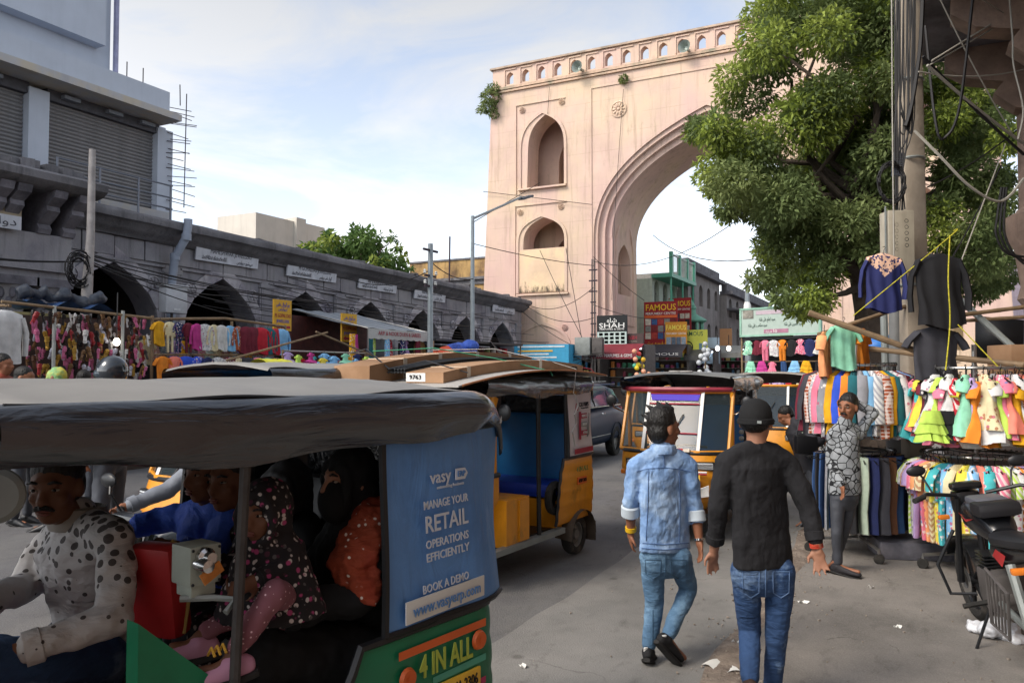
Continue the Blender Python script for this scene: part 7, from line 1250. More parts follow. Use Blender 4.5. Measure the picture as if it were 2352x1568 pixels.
# --- rugs, blue bundles and black tarp stalls nearer the gateway
M_BLT = mat('blue bundle cloth', '2f4a9a', var=.15); rg = thing('cloth_stall', 'cloth and carpet stall with hanging rolls near the gateway', 'stall', (-13.4, 0, 0)); y0, y1 = Wp(1130, 780, -13.4).y - 4.5, Wp(1130, 780, -13.4).y + 1.5
mb = MB(); mb.b2((-.9, y0, 2.75), (.5, y1, 2.82)); mb.obj('canopy', M_TARP, rg); mb = MB(); mb.b2((-.9, y0, 0), (-.8, y1, 2.7)); mb.obj('back_sheet', M_TARP, rg)
for y in (y0, y1): mb = MB(); mb.tube([(.4, y, 0), (.4, y, 2.75)], .03); mb.obj('post', M_BAM, rg)
for k, c in enumerate(['c02838', '9a3a4a', 'c9c0b8', '8a9a5a', '6a2f3a', 'b8b0a0', '8d9a52', 'a03038', 'c4b8a0', '7a3a3a']):
    o = MB(); o.tube([(0, 0, 0), (0, 0, 1.15)], .11, 12); ob = o.obj('carpet_roll', mat('carpet roll %d' % k, c, var=.2, scale=14), loc=(-13.5, y1 - .35 - .45 * k, 1.5), label='%s carpet roll standing in the cloth stall' % ['scarlet', 'rose', 'pale grey', 'olive', 'plum', 'beige', 'moss green', 'crimson', 'cream', 'brown red'][k], cat='carpet roll', group='carpet rolls')
    mb = MB(); mb.lathe([(.1, 0), (.03, .004), (.03, -.02)], 10, (0, 0, 1.152)); mb.obj('core', M_INK, ob)
for k, (px, py, c, n) in enumerate(((1020, 812, 'b8482c', 'orange'), (1048, 808, '2f4a9a', 'deep blue'), (1062, 800, '3a5ab0', 'blue'))):
    T = thing('cloth_bundle', '%s cloth bundle heaped before the arcade' % n, 'bundle', Wp(px, py, -12.6)); mb = MB()
    for j in range(5): mb.ell((random.uniform(-.15, .15), random.uniform(-.35, .35), random.uniform(-.15, .1)), (.25, .35, .2), 12, 8)
    blob(mb, 'wrapped_cloth', mat('bundle %s' % n, c, var=.15), T, .03, 2, .1, .2)
tl = thing('tarpaulin', 'black tarpaulin sagging down beside the blue ticket booth', 'tarpaulin', Wp(1150, 800, -13.0)); q0 = Wp(1120, 775, -13.) - Wp(1150, 800, -13.); q1 = Wp(1215, 845, -13.) - Wp(1150, 800, -13.)
mb = MB(); mb.grid(lambda u, v: (.4 * v, q0.y + (q1.y - q0.y) * u, (q0.z * (1 - u) ** 1.6 + q1.z * (1 - (1 - u) ** 1.6)) - .5 * v * (1 - u)), 12, 6); mb.obj('cloth', M_TARP, tl)
bo_ = thing('ticket_booth', 'blue and white lettered booth at the foot of the gateway', 'booth', (-13.7, 33.2, 0)); M_BBL = mat('sky blue board', '3a94bc', var=.08)
mb = MB(); mb.b2((-3.1, 0, 1.9), (-.3, 1.6, 3.05)); mb.obj('board_box', M_BBL, bo_)
for z, w in ((2.95, 2.4), (2.75, 1.8), (2.6, 1.6), (2.45, 2.0), (2.3, 1.2), (2.1, 1.7)): mb = MB(); mb.b2((-2.9, -.02, z - .035), (-2.9 + w, -.005, z + .035)); mb.obj('lettering_line', mat('white lettering', 'c9d4d8') if z != 2.75 else M_PLATE, bo_)
for x in (-3, -.4): mb = MB(); mb.tube([(x, .2, 0), (x, .2, 1.9)], .05); mb.obj('post', M_GREYM, bo_)
# ================================================================== perfume shops at the gateway foot
def signboard(label, px, py, Y, w, h, base, lines, rz=0., extra=None, name='shop_sign'):
    T = thing(name, label, 'sign', atY(px, py, Y), rz, 'perfume shop signs'); mb = MB(); mb.box((0, 0, 0), (w, .08, h)); mb.obj('board', mat(label[:24] + ' board', base, var=.05), T)
    for tx, z, sz, col, ft in lines: text(tx, sz, mat('sign ink ' + col, col, var=.03), T, (0, -.045, z), fit=ft, bold=.01)
    return T
def tiles(T, x0, x1, z0, z1, nx, nz, cols, gap=.82):
    r = random.Random(int(x0 * 100) + nx)
    for i in range(nx):
        for j in range(nz):
            w, h = (x1 - x0) / nx, (z1 - z0) / nz; mb = MB(); mb.box((x0 + w * (i + .5), -.045, z0 + h * (j + .5)), (w * gap, .02, h * gap)); mb.obj('picture_tile', mat('tile ' + (q := r.choice(cols)), q, var=.3, scale=9), T)
s_ = signboard('tall black and white Shah perfumes signboard on the gateway pier', 1406, 762, 36.2, 1.55, 1.62, '1d2022', [('SHAH', .3, .34, 'd8d8d4', 1.3), ('PERFUMES & GEMS', .13, .12, 'd8d8d4', 1.25), (urdu('شاہ'), .55, .3, 'd8d8d4', .5)])
mb = MB(); mb.box((0, -.045, -.4), (1.5, .02, .8)); mb.obj('white_panel', mat('white sign panel', 'b9c9c4', var=.05), s_); tiles(s_, -.7, .7, -.78, -.02, 5, 4, ['4f8a80', '7a7d80', 'a8b0a8', '3a4a50', 'c4b8a8'], .7)
s_ = signboard('brown Shah perfumes signboard with bottle row', 1453, 785, 36.4, 1.15, .8, '4a3a38', [('SHAH', .2, .26, '9a2c3a', .5), (urdu('شاہ'), .2, .26, '9a2c3a', .3), ('PERFUMES', .02, .12, '8a7a70', .5)], rz=-.1); tiles(s_, -.52, .52, -.38, -.1, 10, 1, ['8a5a7a', '5a6a8a', 'a8a070', '7a4a4a'], .7)
s_ = signboard('big red and gold Famous perfumery signboard past the gateway', 1518, 750, 43.5, 1.95, 2.85, '8f1f24', [('FAMOUS', 1.08, .5, 'e0b62c', 1.75), ('PERFUMERY CENTRE', .74, .2, 'dcd6cc', 1.75), (urdu('فیمس پرفیومری سنٹر'), -.95, .3, 'e0b62c', 1.6), (urdu('محمد علی لکھنوی'), -1.25, .24, 'dcd6cc', 1.5)]); mb = MB(); mb.box((0, -.045, .57), (1.9, .02, .13)); mb.obj('orange_band', M_STRIPE, s_); tiles(s_, -.92, .92, -.72, .48, 5, 3, ['7a2a2c', 'c8c0b0', '3a5a8a', '2a2a30', 'b04038', '8a8a84'], .88)
s_ = signboard('second red and gold Famous signboard set further back', 1562, 742, 46, 1.35, 3.0, '8f1f24', [('FAMOUS', 1.15, .45, 'e0b62c', 1.25), ('PERFUMERY CENTRE', .82, .16, 'dcd6cc', 1.2)]); tiles(s_, -.6, .6, -1.2, .6, 4, 5, ['7a2a2c', 'c8c0b0', '3a3a50', '2a2a30'], .85)
s_ = signboard('yellow Famous perfumery signboard with orange bands', 1553, 775, 43.2, 1.2, 1.75, 'c98a2c', [('FAMOUS', .55, .4, 'e8d85a', 1.1), ('PERFUMERY CENTRE', .22, .16, 'dcd6cc', 1.1)], rz=.15); tiles(s_, -.55, .55, -.45, .05, 4, 1, ['8a9aa8', 'c8ccc8', '5a6a7a'], .9)
s_ = signboard('lime yellow Famous signboard with printed spectacles', 1592, 788, 43.8, 1.6, 1.5, 'b4b84a', [('FAMOUS', .52, .36, '3a5a3a', 1.1)], rz=.1); mb = MB(); mb.tube([(-.3 + .28 * cos(a), -.05, -.2 + .3 * sin(a)) for a in [2 * pi * i / 20 for i in range(20)]], .03, 6, closed=True); mb.obj('printed_ring', M_INK, s_); tiles(s_, .3, .75, -.6, .1, 2, 1, ['5a7a8a', '8a9a9a'], .7)
s_ = signboard('blank pale blue board hanging above the far shops', 1628, 805, 45, 1.2, 1.5, '9fb4c4', []); s_ = signboard('small lit cream board of a far shop', 1652, 785, 60, 1.9, 2.0, 'd8a070', [])
prc = thing('price_sign', 'white price card reading 100 at the far stalls', 'sign', atD(1650, 867, 24)); mb = MB(); mb.box((0, 0, 0), (.3, .02, .2), rz=YAW); mb.obj('card', M_WHITE, prc); text('100/-', .13, M_CR, prc, -_fw * .02, _rt, fit=.24)
def shopfront(label, px0, px1, Y, zt, seed, facia, sig=None, pent=True):
    a, b = atY(px0, 850, Y), atY(px1, 850, Y); w = b.x - a.x; T = thing('street_shop', label, 'shop', (a.x, Y, 0), group='shops at the gateway foot'); r = random.Random(seed)
    mb = MB(); mb.b2((0, 1.6, 0), (w, 1.7, zt)); mb.obj('back_wall', mat('shop back %d' % seed, r.choice(['6a5a50', '5a5a5a', '4a4038']), var=.2), T); mb = MB(); mb.b2((0, 0, zt), (w, 1.7, zt + .08)); mb.obj('roof', M_SHUT, T)
    for x in (0, w): mb = MB(); mb.b2((x - .06, 0, 0), (x + .06, 1.6, zt)); mb.obj('side_wall', M_SHUT, T)
    mb = MB(); mb.b2((.05, .2, .0), (w - .05, .7, 1.0)); mb.obj('counter', M_DKW, T)
    for j in range(4):
        mb = MB(); mb.b2((.1, 1.2, 1.05 + j * .45), (w - .1, 1.58, 1.08 + j * .45)); mb.obj('shelf', M_GREYM, T)
        for i in range(int(w / .3)):
            if r.random() < .85: h = r.uniform(.14, .34); mb = MB(); mb.rbox((0, 0, h / 2), (r.uniform(.1, .24), .16, h), .02); mb.obj('stock', mat('goods %d' % (k_ := r.randrange(9)), ['8a3a4a', 'b8a060', '3a6a8a', 'c0c0b8', '6a4a8a', '3f7a5a', 'c07a3a', 'a04060', '5a5a60'][k_], rough=.4, var=.15), T).location = (.25 + i * .3, 1.35, 1.08 + j * .45)
    if pent:
        mb = MB(); mb.grid(lambda u, v: (w * u, .0 - 1.1 * v, zt + .1 - .45 * v), 6, 4); mb.obj('awning', mat(label[:12] + ' awning', facia, var=.15, rough=.6), T); mb = MB(); mb.grid(lambda u, v: (w * u, -1.1, zt - .35 - .28 * v), 6, 2); mb.obj('awning_valance', MATS[label[:12] + ' awning'], T)
        if sig: text(sig, .2, M_WHITE, T, (w / 2, -1.12, zt - .48), fit=w * .8)
    for i in range(2): mb = MB(); mb.box((w * (.3 + .4 * i), .6, zt - .12), (.7, .05, .05)); mb.obj('tube_light', mat('lit tube', 'ffffff', emit='eef4ff', estr=5.), T)
    return T
shopfront('dim stall with tin roof and hanging necklaces at the gateway foot', 1262, 1360, 35.4, 2.9, 1, '4a5a6a', pent=False)
shopfront('perfume and gem shop with maroon lettered awning', 1375, 1480, 35.6, 3.0, 2, '7a2a34', 'SHAH PERFUMES & GEMS')
shopfront('perfume shop with dark awning under the red signs', 1484, 1580, 43.0, 3.2, 3, '3a3a40', 'FAMOUS'); shopfront('glittering bangle shop under the yellow signs', 1582, 1640, 44.0, 3.0, 4, '4a4a48'); shopfront('far clothes shop with grey awning', 1640, 1712, 47.0, 3.2, 5, '8a8a84')
for k, (px, lab) in enumerate(((1648, 'lit round lamp over the bangle shop'), (1674, 'second lit round lamp over the bangle shop'))):
    p = atY(px - 0, 800, 41.5); T = thing('shop_lamp', lab, 'lamp', p, group='lit shop lamps'); mb = MB(); mb.ell((0, 0, 0), (.11, .11, .14), 14, 10); mb.obj('globe', mat('lit globe', 'ffffff', emit='fff2dc', estr=2.5), T); mb = MB(); mb.tube([(0, 0, .2), (0, 0, .7)], .02); mb.obj('flex', M_BLKM, T)
# toy balls on stands
for lab, px, py, Y, cols in (('bunch of coloured toy balls on a stand in the street', 1475, 855, 27, ['c8a02c', 'b83a34', '1f1f22', 'e0a080', '4aa08a', 'd8c02c']), ('bunch of white net balls on a stand in the street', 1620, 840, 27, ['c4c8c8', 'b0b4b8', 'd4d4d0'])):
    p = atY(px, py, Y); T = thing('toy_stand', lab, 'toy stand', (p.x, p.y, 0)); r = random.Random(px); mb = MB(); mb.tube([(0, 0, 0), (0, 0, p.z + .4)], .03); mb.obj('pole', M_BAM, T)
    for k in range(18): a = r.uniform(0, 6.3); q = r.uniform(.05, .38); mb = MB(); mb.ell((0, 0, 0), (.09, .09, .09), 10, 7); mb.obj('ball', mat('toy ' + (c := r.choice(cols)), c, rough=.35), T).location = (cos(a) * q, sin(a) * q, p.z + r.uniform(-.55, .75))
# ================================================================== trees
def leaf_cloud(centres, n, size, seed, m, name, parent, droop=.35, aspect=.42, flat=.75, kind=None, shell=.55):
    """many small pointed leaves spread through clumps"""
    rng = np.random.default_rng(seed); C = np.array([c[:3] for c in centres]); Rr = np.array([c[3] for c in centres]); w = Rr ** 2; idx = rng.choice(len(C), n, p=w / w.sum())
    d = rng.normal(size=(n, 3)); d /= np.linalg.norm(d, axis=1)[:, None]; rad_ = (shell + (1 - shell) * rng.random(n) ** .6) * Rr[idx]; p = C[idx] + d * rad_[:, None] * np.array([1, 1, flat])
    ax = d * .55 + rng.normal(size=(n, 3)) * .55; ax[:, 2] -= droop; ax /= np.linalg.norm(ax, axis=1)[:, None]; up = rng.normal(size=(n, 3)) * .5 + np.array([0, 0, 1.]); sd = np.cross(ax, up); sd /= np.linalg.norm(sd, axis=1)[:, None] + 1e-9; nn = np.cross(sd, ax)
    L = size * rng.uniform(.7, 1.3, n)[:, None]; W = L * aspect * .5
    v = np.stack([p, p + ax * L * .4 + sd * W + nn * W * .3, p + ax * L, p + ax * L * .4 - sd * W + nn * W * .3, p + ax * L * .45 - nn * W * .2], 1).reshape(-1, 3)
    b = np.arange(n)[:, None] * 5; f = np.concatenate([b + np.array([[0, 1, 4]]), b + np.array([[1, 2, 4]]), b + np.array([[2, 3, 4]]), b + np.array([[3, 0, 4]])], 1).reshape(-1)
    me = bpy.data.meshes.new(name); me.vertices.add(len(v)); me.vertices.foreach_set('co', v.ravel().astype('f')); nf = len(f) // 3; me.loops.add(len(f)); me.loops.foreach_set('vertex_index', f.astype('i')); me.polygons.add(nf); me.polygons.foreach_set('loop_start', np.arange(nf, dtype='i') * 3); me.polygons.foreach_set('loop_total', np.full(nf, 3, 'i')); me.update(); me.validate()
    ms = m if isinstance(m, (list, tuple)) else [m]
    for x in ms: me.materials.append(x)
    if len(ms) > 1: cl = rng.random(len(C)); pick = np.where(cl[idx] > .58, 1, 0) * (rng.random(n) < .8); me.polygons.foreach_set('material_index', np.repeat(pick, 4).astype('i'))
    o = link(name, me, parent); return o
def leafmat(nm, c, c2): 
    m = mat(nm, c, rough=.6, var=.25, scale=1.2, col2=c2, p2=(.48, .66), scale2=.8, spec=.2); n, l, b = nodes_of(m); tr = n.new('ShaderNodeBsdfTranslucent'); mx_ = n.new('ShaderNodeMixShader'); mx_.inputs[0].default_value = .36; s = base_socket(m); l(s, tr.inputs[0]); o = n['Material Output']; l(b.outputs[0], mx_.inputs[1]); l(tr.outputs[0], mx_.inputs[2]); l(mx_.outputs[0], o.inputs[0]); return m
M_LEAF = leafmat('dark mango leaf', '6e7e4e', '8f9a62'); M_LEAF2 = leafmat('young sunlit leaf', '94a44c', 'a8b45c'); M_BARK = mat('grey brown bark', '4a4038', rough=.95, var=.3, scale=6, bump=.8, bscale=14)  # paler clumps put the sunlit foliage into the leaf colour
def branch(mb, a, b, r0, r1, rnd, n=6, wob=.12):
    a, b = Vector(a), Vector(b); L = (b - a).length; mb.tube([a.lerp(b, i / n) + V(rnd.uniform(-1, 1), rnd.uniform(-1, 1), rnd.uniform(-.5, .8)) * wob * L * sin(pi * i / n) * .5 for i in range(n + 1)], [r0 + (r1 - r0) * i / n for i in range(n + 1)], 8)
def tree(label, base, trunk_top, clumps, n, leaf, seed, mats, r0=.25, droop=.35, aspect=.42):
    T = thing('tree', label, 'tree', base); base = Vector(base); rnd = random.Random(seed); mb = MB(); tt = Vector(trunk_top) - base; branch(mb, (0, 0, 0), tt, r0, r0 * .65, rnd, 8, .1)
    for c in clumps[::7]: branch(mb, tt * rnd.uniform(.7, 1.), Vector(c[:3]) - base, r0 * .28, .015, rnd, 7, .2)
    mb.obj('trunk', M_BARK, T); leaf_cloud([(c[0] - base.x, c[1] - base.y, c[2] - base.z, c[3]) for c in clumps], n, leaf, seed, mats, 'crown', T, droop, aspect, shell=.25); return T
rnd = random.Random(11); Zt = 13.; cl = []
SPOTS = [(1640, 290, 60), (1700, 200, 70), (1780, 120, 80), (1790, 20, 70), (1870, 50, 90), (1960, 20, 90), (2050, 60, 90), (1660, 380, 60), (1740, 330, 80), (1830, 250, 90), (1930, 200, 90), (2030, 200, 90), (1700, 440, 60), (1790, 430, 80), (1880, 400, 90), (1980, 380, 90), (2050, 330, 80), (1810, 530, 70), (1760, 470, 60), (1880, 520, 80), (1960, 490, 80), (1790, 600, 55), (1830, 640, 55), (1880, 620, 60), (1770, 560, 45), (1850, 690, 45), (1910, 600, 50), (1755, 640, 40), (1680, 480, 40), (1600, 300, 35), (1760, 40, 50), (1800, 690, 35), (1890, 690, 35), (2160, 300, 60), (2210, 420, 70), (2240, 520, 70), (2180, 560, 60), (2260, 600, 60), (2150, 480, 60), (2220, 340, 60), (2250, 650, 50), (2290, 540, 50), (1960, -60, 90), (1850, -70, 90), (2050, -60, 90), (2290, 420, 50), (2170, 630, 45), (2290, 640, 40), (1960, 120, 90), (2010, 280, 90), (1930, 310, 80), (2040, 430, 80), (1990, 560, 60), (2160, 180, 70), (2200, 250, 70), (2250, 330, 70), (2170, 380, 60), (2280, 470, 60), (2300, 330, 50), (2140, 100, 60), (1640, 430, 35), (1690, 330, 60), (2300, 250, 50), (2230, 180, 60)]
for px, py, r in SPOTS:
    for k in range(3):
        p = atD(px + rnd.uniform(-.4, .4) * r, py + rnd.uniform(-.4, .4) * r, Zt + rnd.uniform(-1.3, 1.6)); cl.append((p.x, p.y, p.z, r / 1800 * Zt * rnd.uniform(.6, 1.1)))
tb = atD(2005, 850, Zt); tree('big leafy tree with dark hanging foliage beside the concrete pole', (tb.x, tb.y, 0), atD(1990, 480, Zt), cl, 140000, .098, 5, [M_LEAF, M_LEAF2], .32)
mb = MB(); branch(mb, atD(1990, 640, Zt), atD(1870, 560, Zt - .3), .14, .04, rnd, 7, .15)
lb = mb.obj('tree_limb', M_BARK, None); lb.parent = [o for o in COL.objects if o.name == 'tree'][0]; lb.location = -V(tb.x, tb.y, 0)
cl = []
for px, py, r in [(720, 580, 35), (770, 560, 45), (830, 550, 45), (870, 575, 45), (800, 590, 50), (740, 600, 40), (900, 600, 40), (860, 610, 45), (930, 595, 18), (915, 570, 15), (820, 530, 18), (700, 570, 20), (780, 620, 50), (880, 630, 40), (900, 545, 14), (760, 540, 18), (935, 615, 14)]:
    for k in range(2): p = atD(px + rnd.uniform(-.3, .3) * r, py + rnd.uniform(-.3, .3) * r, 32 + rnd.uniform(-1.5, 1.5)); cl.append((p.x, p.y, p.z, r / 1800 * 32 * rnd.uniform(.45, .9)))
tb = atD(830, 700, 32); tree('light leafy tree rising behind the arcade roof', (tb.x, tb.y, 0), atD(825, 600, 32), cl, 4200, .24, 9, [leafmat('mid green leaf', '5a7640', '708a4c'), M_LEAF2], .2, .5, .5)
for lab, px, py, Y, r, n in (('leafy fig sapling growing out of the gateway corner', 1128, 222, 36.8, .55, 900), ('small green tuft growing on the gateway string course', 1432, 182, 36.85, .22, 220)):
    p = atY(px, py, Y); T = thing('wall_plant', lab, 'plant', p); q = [(0, 0, 0, r), (-.3 * r, 0, -.9 * r, r * .8), (.2 * r, 0, .8 * r, r * .6), (-.9 * r, -.1, -1.2 * r, r * .5), (.3 * r, 0, -1.7 * r, r * .5)] if r > .3 else [(0, 0, 0, r)]
    leaf_cloud(q, n, .2 if r > .3 else .14, 3, [M_LEAF, M_LEAF], 'foliage', T, .5); mb = MB(); branch(mb, (r * .6, .25, -r * .6), (-r * .5, -.1, .1), .05, .015, rnd); mb.obj('stem', M_BARK, T)
far = [];
for px, r in ((1700, 30),): pass
# ================================================================== poles, lamps and cables
M_CONC = mat('weathered concrete', '9a8f80', rough=.95, var=.15, scale=3, bump=.3, bscale=20, streak=.35, stcol='57504a'); M_CABLE = mat('black cable', '1d1c1d', rough=.6, var=0); M_WIRE2 = mat('pale cable', '9a968c', rough=.6, var=0); M_GALV = mat('galvanised pole', '8c9498', rough=.45, metal=.4, var=.1)
pr = thing('concrete_pole', 'square concrete utility pole wrapped in cables before the tree', 'utility pole', (0, 0, 0)); b0 = atD(2108, 1200, 8.25); pr.location = (b0.x, b0.y, 0)
mb = MB(); mb.loft([(V(0, 0, z), V(w * cos(YAW), w * sin(YAW), 0), V(-w * .8 * sin(YAW), w * .8 * cos(YAW), 0)) for z, w in ((0, .13), (3, .12), (6.5, .105), (8, .1))], 16, p=7); mb.obj('shaft', M_CONC, pr)
for z in (2.75, 4.1, 4.95): mb = MB(); mb.tube([(.13 * cos(a), .13 * sin(a), z) for a in [2 * pi * i / 12 for i in range(12)]], .016, 5, closed=True); mb.obj('strap', M_GREYM, pr)
ub = thing('junction_box', 'beige metal junction box with two columns of black holes on the pole', 'utility box', atD(2060, 545, 8.0), YAW); M_BEI = mat('beige enamel', 'a8a08e', rough=.5, var=.1, streak=.4, stcol='6a6052'); mb = MB(); mb.rbox((0, 0, -.05), (.26, .2, .62), .012); mb.obj('case', M_BEI, ub)
for i in range(5):
    for s in (-1, 1): mb = MB(); mb.lathe([(.014, 0), (.022, 0), (.022, .016), (.012, .016)], 12, (s * .05, -.1, .13 - i * .062 + .02 * s), 'Y'); mb.obj('cable_gland', M_BLKM, ub)
mb = MB(); mb.tube([(-.15, -.08, .3), (-.155, -.08, -.42)], .01, 6); mb.obj('conduit', M_GREYM, ub)
fbx = thing('fibre_box', 'small dark ribbed splice box hung on the pole cables', 'utility box', atD(2060, 378, 8.0), YAW); mb = MB(); mb.rbox((0, 0, 0), (.09, .05, .24), .008, rot=Matrix.Rotation(.06, 3, 'Y')); mb.obj('case', mat('slate plastic', '4c515c', var=.1), fbx)
for i in range(9): mb = MB(); mb.box((0, -.026, -.1 + .025 * i), (.085, .006, .006)); mb.obj('rib', MATS['slate plastic'], fbx)
coil = thing('cable_coil', 'coiled black cable hanging under the splice box', 'cable coil', atD(2048, 420, 7.95), YAW); r_ = random.Random(6)
for k in range(9): mb = MB(); q = r_.uniform(.85, 1.1); mb.tube([(.13 * q * cos(a) + r_.uniform(-.004, .004), r_.uniform(-.03, .03), .2 * q * sin(a)) for a in [2 * pi * i / 22 for i in range(22)]], .006, 5, closed=True); mb.obj('loop', M_CABLE, coil)
def cable(label, pts, r=.012, m=None, sag=None, nm='cable', group='overhead cables', n=12):
    pts = [Vector(p) for p in pts]; P = []
    if sag is not None:
        a, b = pts[0], pts[-1]; P = [a.lerp(b, i / n) - V(0, 0, sag * 4 * (i / n) * (1 - i / n)) for i in range(n + 1)]
    else:
        for i in range(len(pts) - 1):
            p0, p1, p2, p3 = pts[max(i - 1, 0)], pts[i], pts[i + 1], pts[min(i + 2, len(pts) - 1)]
            for k in range(5): t = k / 5; P.append(.5 * ((2 * p1) + (p2 - p0) * t + (2 * p0 - 5 * p1 + 4 * p2 - p3) * t * t + (3 * p1 - p0 - 3 * p2 + p3) * t ** 3))
        P.append(pts[-1])
    o = P[0].copy(); mb = MB(); mb.tube([p - o for p in P], r, 5); return mb.obj(nm, m or M_CABLE, loc=o, label=label, cat='cable', group=group)
r_ = random.Random(14)      # bundle running down the pole
for k in range(16):
    x = 2056 + 3.2 * k + r_.uniform(-3, 3); e = 420 + r_.uniform(0, 180) if k < 9 else r_.uniform(200, 420)
    cable('dark cable strung down the concrete pole', [atD(x, -30, 8.0), atD(x + r_.uniform(-6, 6), 150, 8.0), atD(x + r_.uniform(-10, 4), 300, 7.98), atD(2065 + r_.uniform(-14, 14), e, 7.98)], r_.uniform(.005, .011), group='cables down the concrete pole')
cable('thick twisted black cable climbing the concrete pole', [atD(2120, -20, 7.95), atD(2114, 100, 7.95), atD(2104, 180, 7.95), atD(2092, 250, 7.95), atD(2080, 290, 7.95)], .022)
CB = [((2140, 140), (2352, 10), .0, M_WIRE2, .01, 'pale cable from the pole up to the balcony corner'), ((2135, 150), (2352, 25), .0, M_WIRE2, .008, 'second pale cable from the pole up to the balcony corner'), ((2110, 165), (2352, 160), .06, M_WIRE2, .008, 'level pale cable from the pole to the carved column'), ((2120, 130), (2352, 355), .02, M_CABLE, .016, 'thick dark cable slanting down to the carved column'), ((2130, 150), (2352, 330), .03, M_WIRE2, .016, 'thick grey cable slanting down to the carved column'), ((2160, 0), (2330, 315), .05, M_WIRE2, .007, 'string of small lights draped before the balcony'), ((2250, -5), (2352, 60), .0, M_WIRE2, .007, 'string of small lights along the balcony edge'), ((2130, 430), (2335, 300), .04, M_CABLE, .008, 'thin dark cable rising to the carved column'), ((2160, 640), (2300, 380), .02, M_CABLE, .008, 'dark cable rising behind the black sweatshirt'), ((2200, 620), (2310, 330), .0, M_WIRE2, .006, 'pale cable rising behind the black sweatshirt')]
for a, b, sg, m_, rr, lab in CB: cable(lab, [atD(a[0], a[1], 7.7), atD(b[0], b[1], 8.2)], rr, m_, sg)
cable('black cable looping low between pole and balcony', [atD(2125, 60, 7.9), atD(2150, 290, 7.8), atD(2175, 312, 7.8), atD(2205, 240, 7.7), atD(2235, -10, 7.5)], .014)
cable('grey cable sagging from the pole to the carved column', [atD(2100, 300, 7.9), atD(2160, 360, 7.8), atD(2230, 430, 7.8), atD(2300, 462, 7.9), atD(2352, 410, 8.)], .014, M_WIRE2)
cable('pale rope hanging straight beside the pole', [atD(2048, -10, 7.7), atD(2050, 300, 7.7), atD(2054, 640, 7.7)], .008, M_WIRE2); cable('pale cord hanging from the balcony', [atD(2318, -10, 7.6), atD(2326, 90, 7.6), atD(2328, 150, 7.6), atD(2350, 250, 7.6), atD(2338, 320, 7.6)], .009, M_WIRE2)
for k in range(3): cable('grey conduit curling down the carved column', [atD(2300 + 6 * k, 430, 8.6), atD(2290 + 8 * k, 500, 8.6), atD(2288 + 10 * k, 540, 8.6), atD(2310 + 8 * k, 580, 8.6), atD(2352, 590 + 8 * k, 8.6)], .014, M_CABLE, group='conduits on the carved column')
M_ROPE = mat('yellow black rope', 'b9b030', rough=.8, var=.4, scale=60)
cable('yellow twisted rope tied across the sweatshirts', [atD(1960, 725, 7.4), atD(2180, 545, 7.2), atD(2190, 530, 7.2)], .005, M_ROPE, nm='rope', group=None); cable('yellow twisted rope hanging down over the black sweatshirt', [atD(2182, 540, 7.15), atD(2178, 640, 7.15), atD(2182, 740, 7.15), atD(2172, 850, 7.15)], .007, M_ROPE, nm='rope', group=None); cable('yellow rope above the frock rack', [atD(2200, 745, 7.2), atD(2300, 850, 7.0)], .005, M_ROPE, 0., nm='rope', group=None)
gp = thing('steel_post', 'round grey steel post standing behind the shirt rack', 'post', atZ(2066, 1238, 0)); mb = MB(); mb.tube([(0, 0, 0), (0, 0, 1.2), (0, 0, 1.25), (0, 0, 2.6)], [.12, .12, .07, .07], 16); mb.obj('shaft', mat('grey post paint', '6e6f6e', rough=.6, var=.12), gp); mb = MB(); mb.tube([(-.1, .05, 1.2), (-.12, .05, 2.7)], .04, 10); mb.obj('conduit', M_GREYM, gp)
# street lamp, wooden-topped poles and the transformer pole
lp = thing('street_lamp', 'tall galvanised street lamp with angled arm before the gateway', 'street lamp', (-14, 24.35, 0)); a1 = atX(1208, 452, -14) - V(-14, 24.35, 0); mb = MB(); mb.tube([(0, 0, 0), (0, 0, 3.2), (0, 0, 7.4)], [.11, .085, .065], 12); mb.obj('column', M_GALV, lp); mb = MB(); mb.tube([(0, 0, 7.3), (0, a1.y * .6, 7.3 + (a1.z - 7.3) * .62), (0, a1.y * .9, a1.z - .1)], .045, 10); mb.obj('arm', M_GALV, lp); mb = MB(); mb.rbox((0, a1.y, a1.z - .03), (.3, .95, .1), .03, rot=Matrix.Rotation(.32, 3, 'X')); mb.obj('lantern', mat('lamp head grey', '4a5058', rough=.5), lp)
p = atX(205, 700, -14); wp_ = thing('utility_pole', 'bare whitish steel pole tangled with cables before the shutters', 'utility pole', (-14, p.y, 0)); mb = MB(); mb.tube([(0, -.12, 0), (0, -.05, 3.4), (0, .0, 4.4), (0, 0, 6.1)], [.1, .1, .075, .06], 12); mb.obj('shaft', mat('whitish pole', '9c9794', rough=.6, var=.2, scale=5), wp_)
for k in range(14): mb = MB(); q = r_.uniform(.6, 1.2); mb.tube([(.05 + r_.uniform(-.05, .05), -.25 + .22 * q * cos(a), 3.75 + .3 * q * sin(a)) for a in [2 * pi * i / 18 + k for i in range(18)]], .009, 4, closed=True); mb.obj('cable_loop', M_CABLE, wp_)
p = atX(988, 800, -12.5); up_ = thing('utility_pole', 'slim grey pole with cross arms and insulators before the awning', 'utility pole', (-12.5, p.y, 0)); mb = MB(); mb.tube([(0, 0, 0), (0, 0, 5.55)], [.1, .075], 10); mb.obj('shaft', M_GALV, up_)
zz = atX(988, 575, -12.5).z
for dz, w in ((0, .5), (-.75, .38), (-1.05, .4)): mb = MB(); mb.box((0, 0, zz + dz), (.06, w * 1.5, .06)); o = mb.obj('cross_arm', M_BAR, up_)
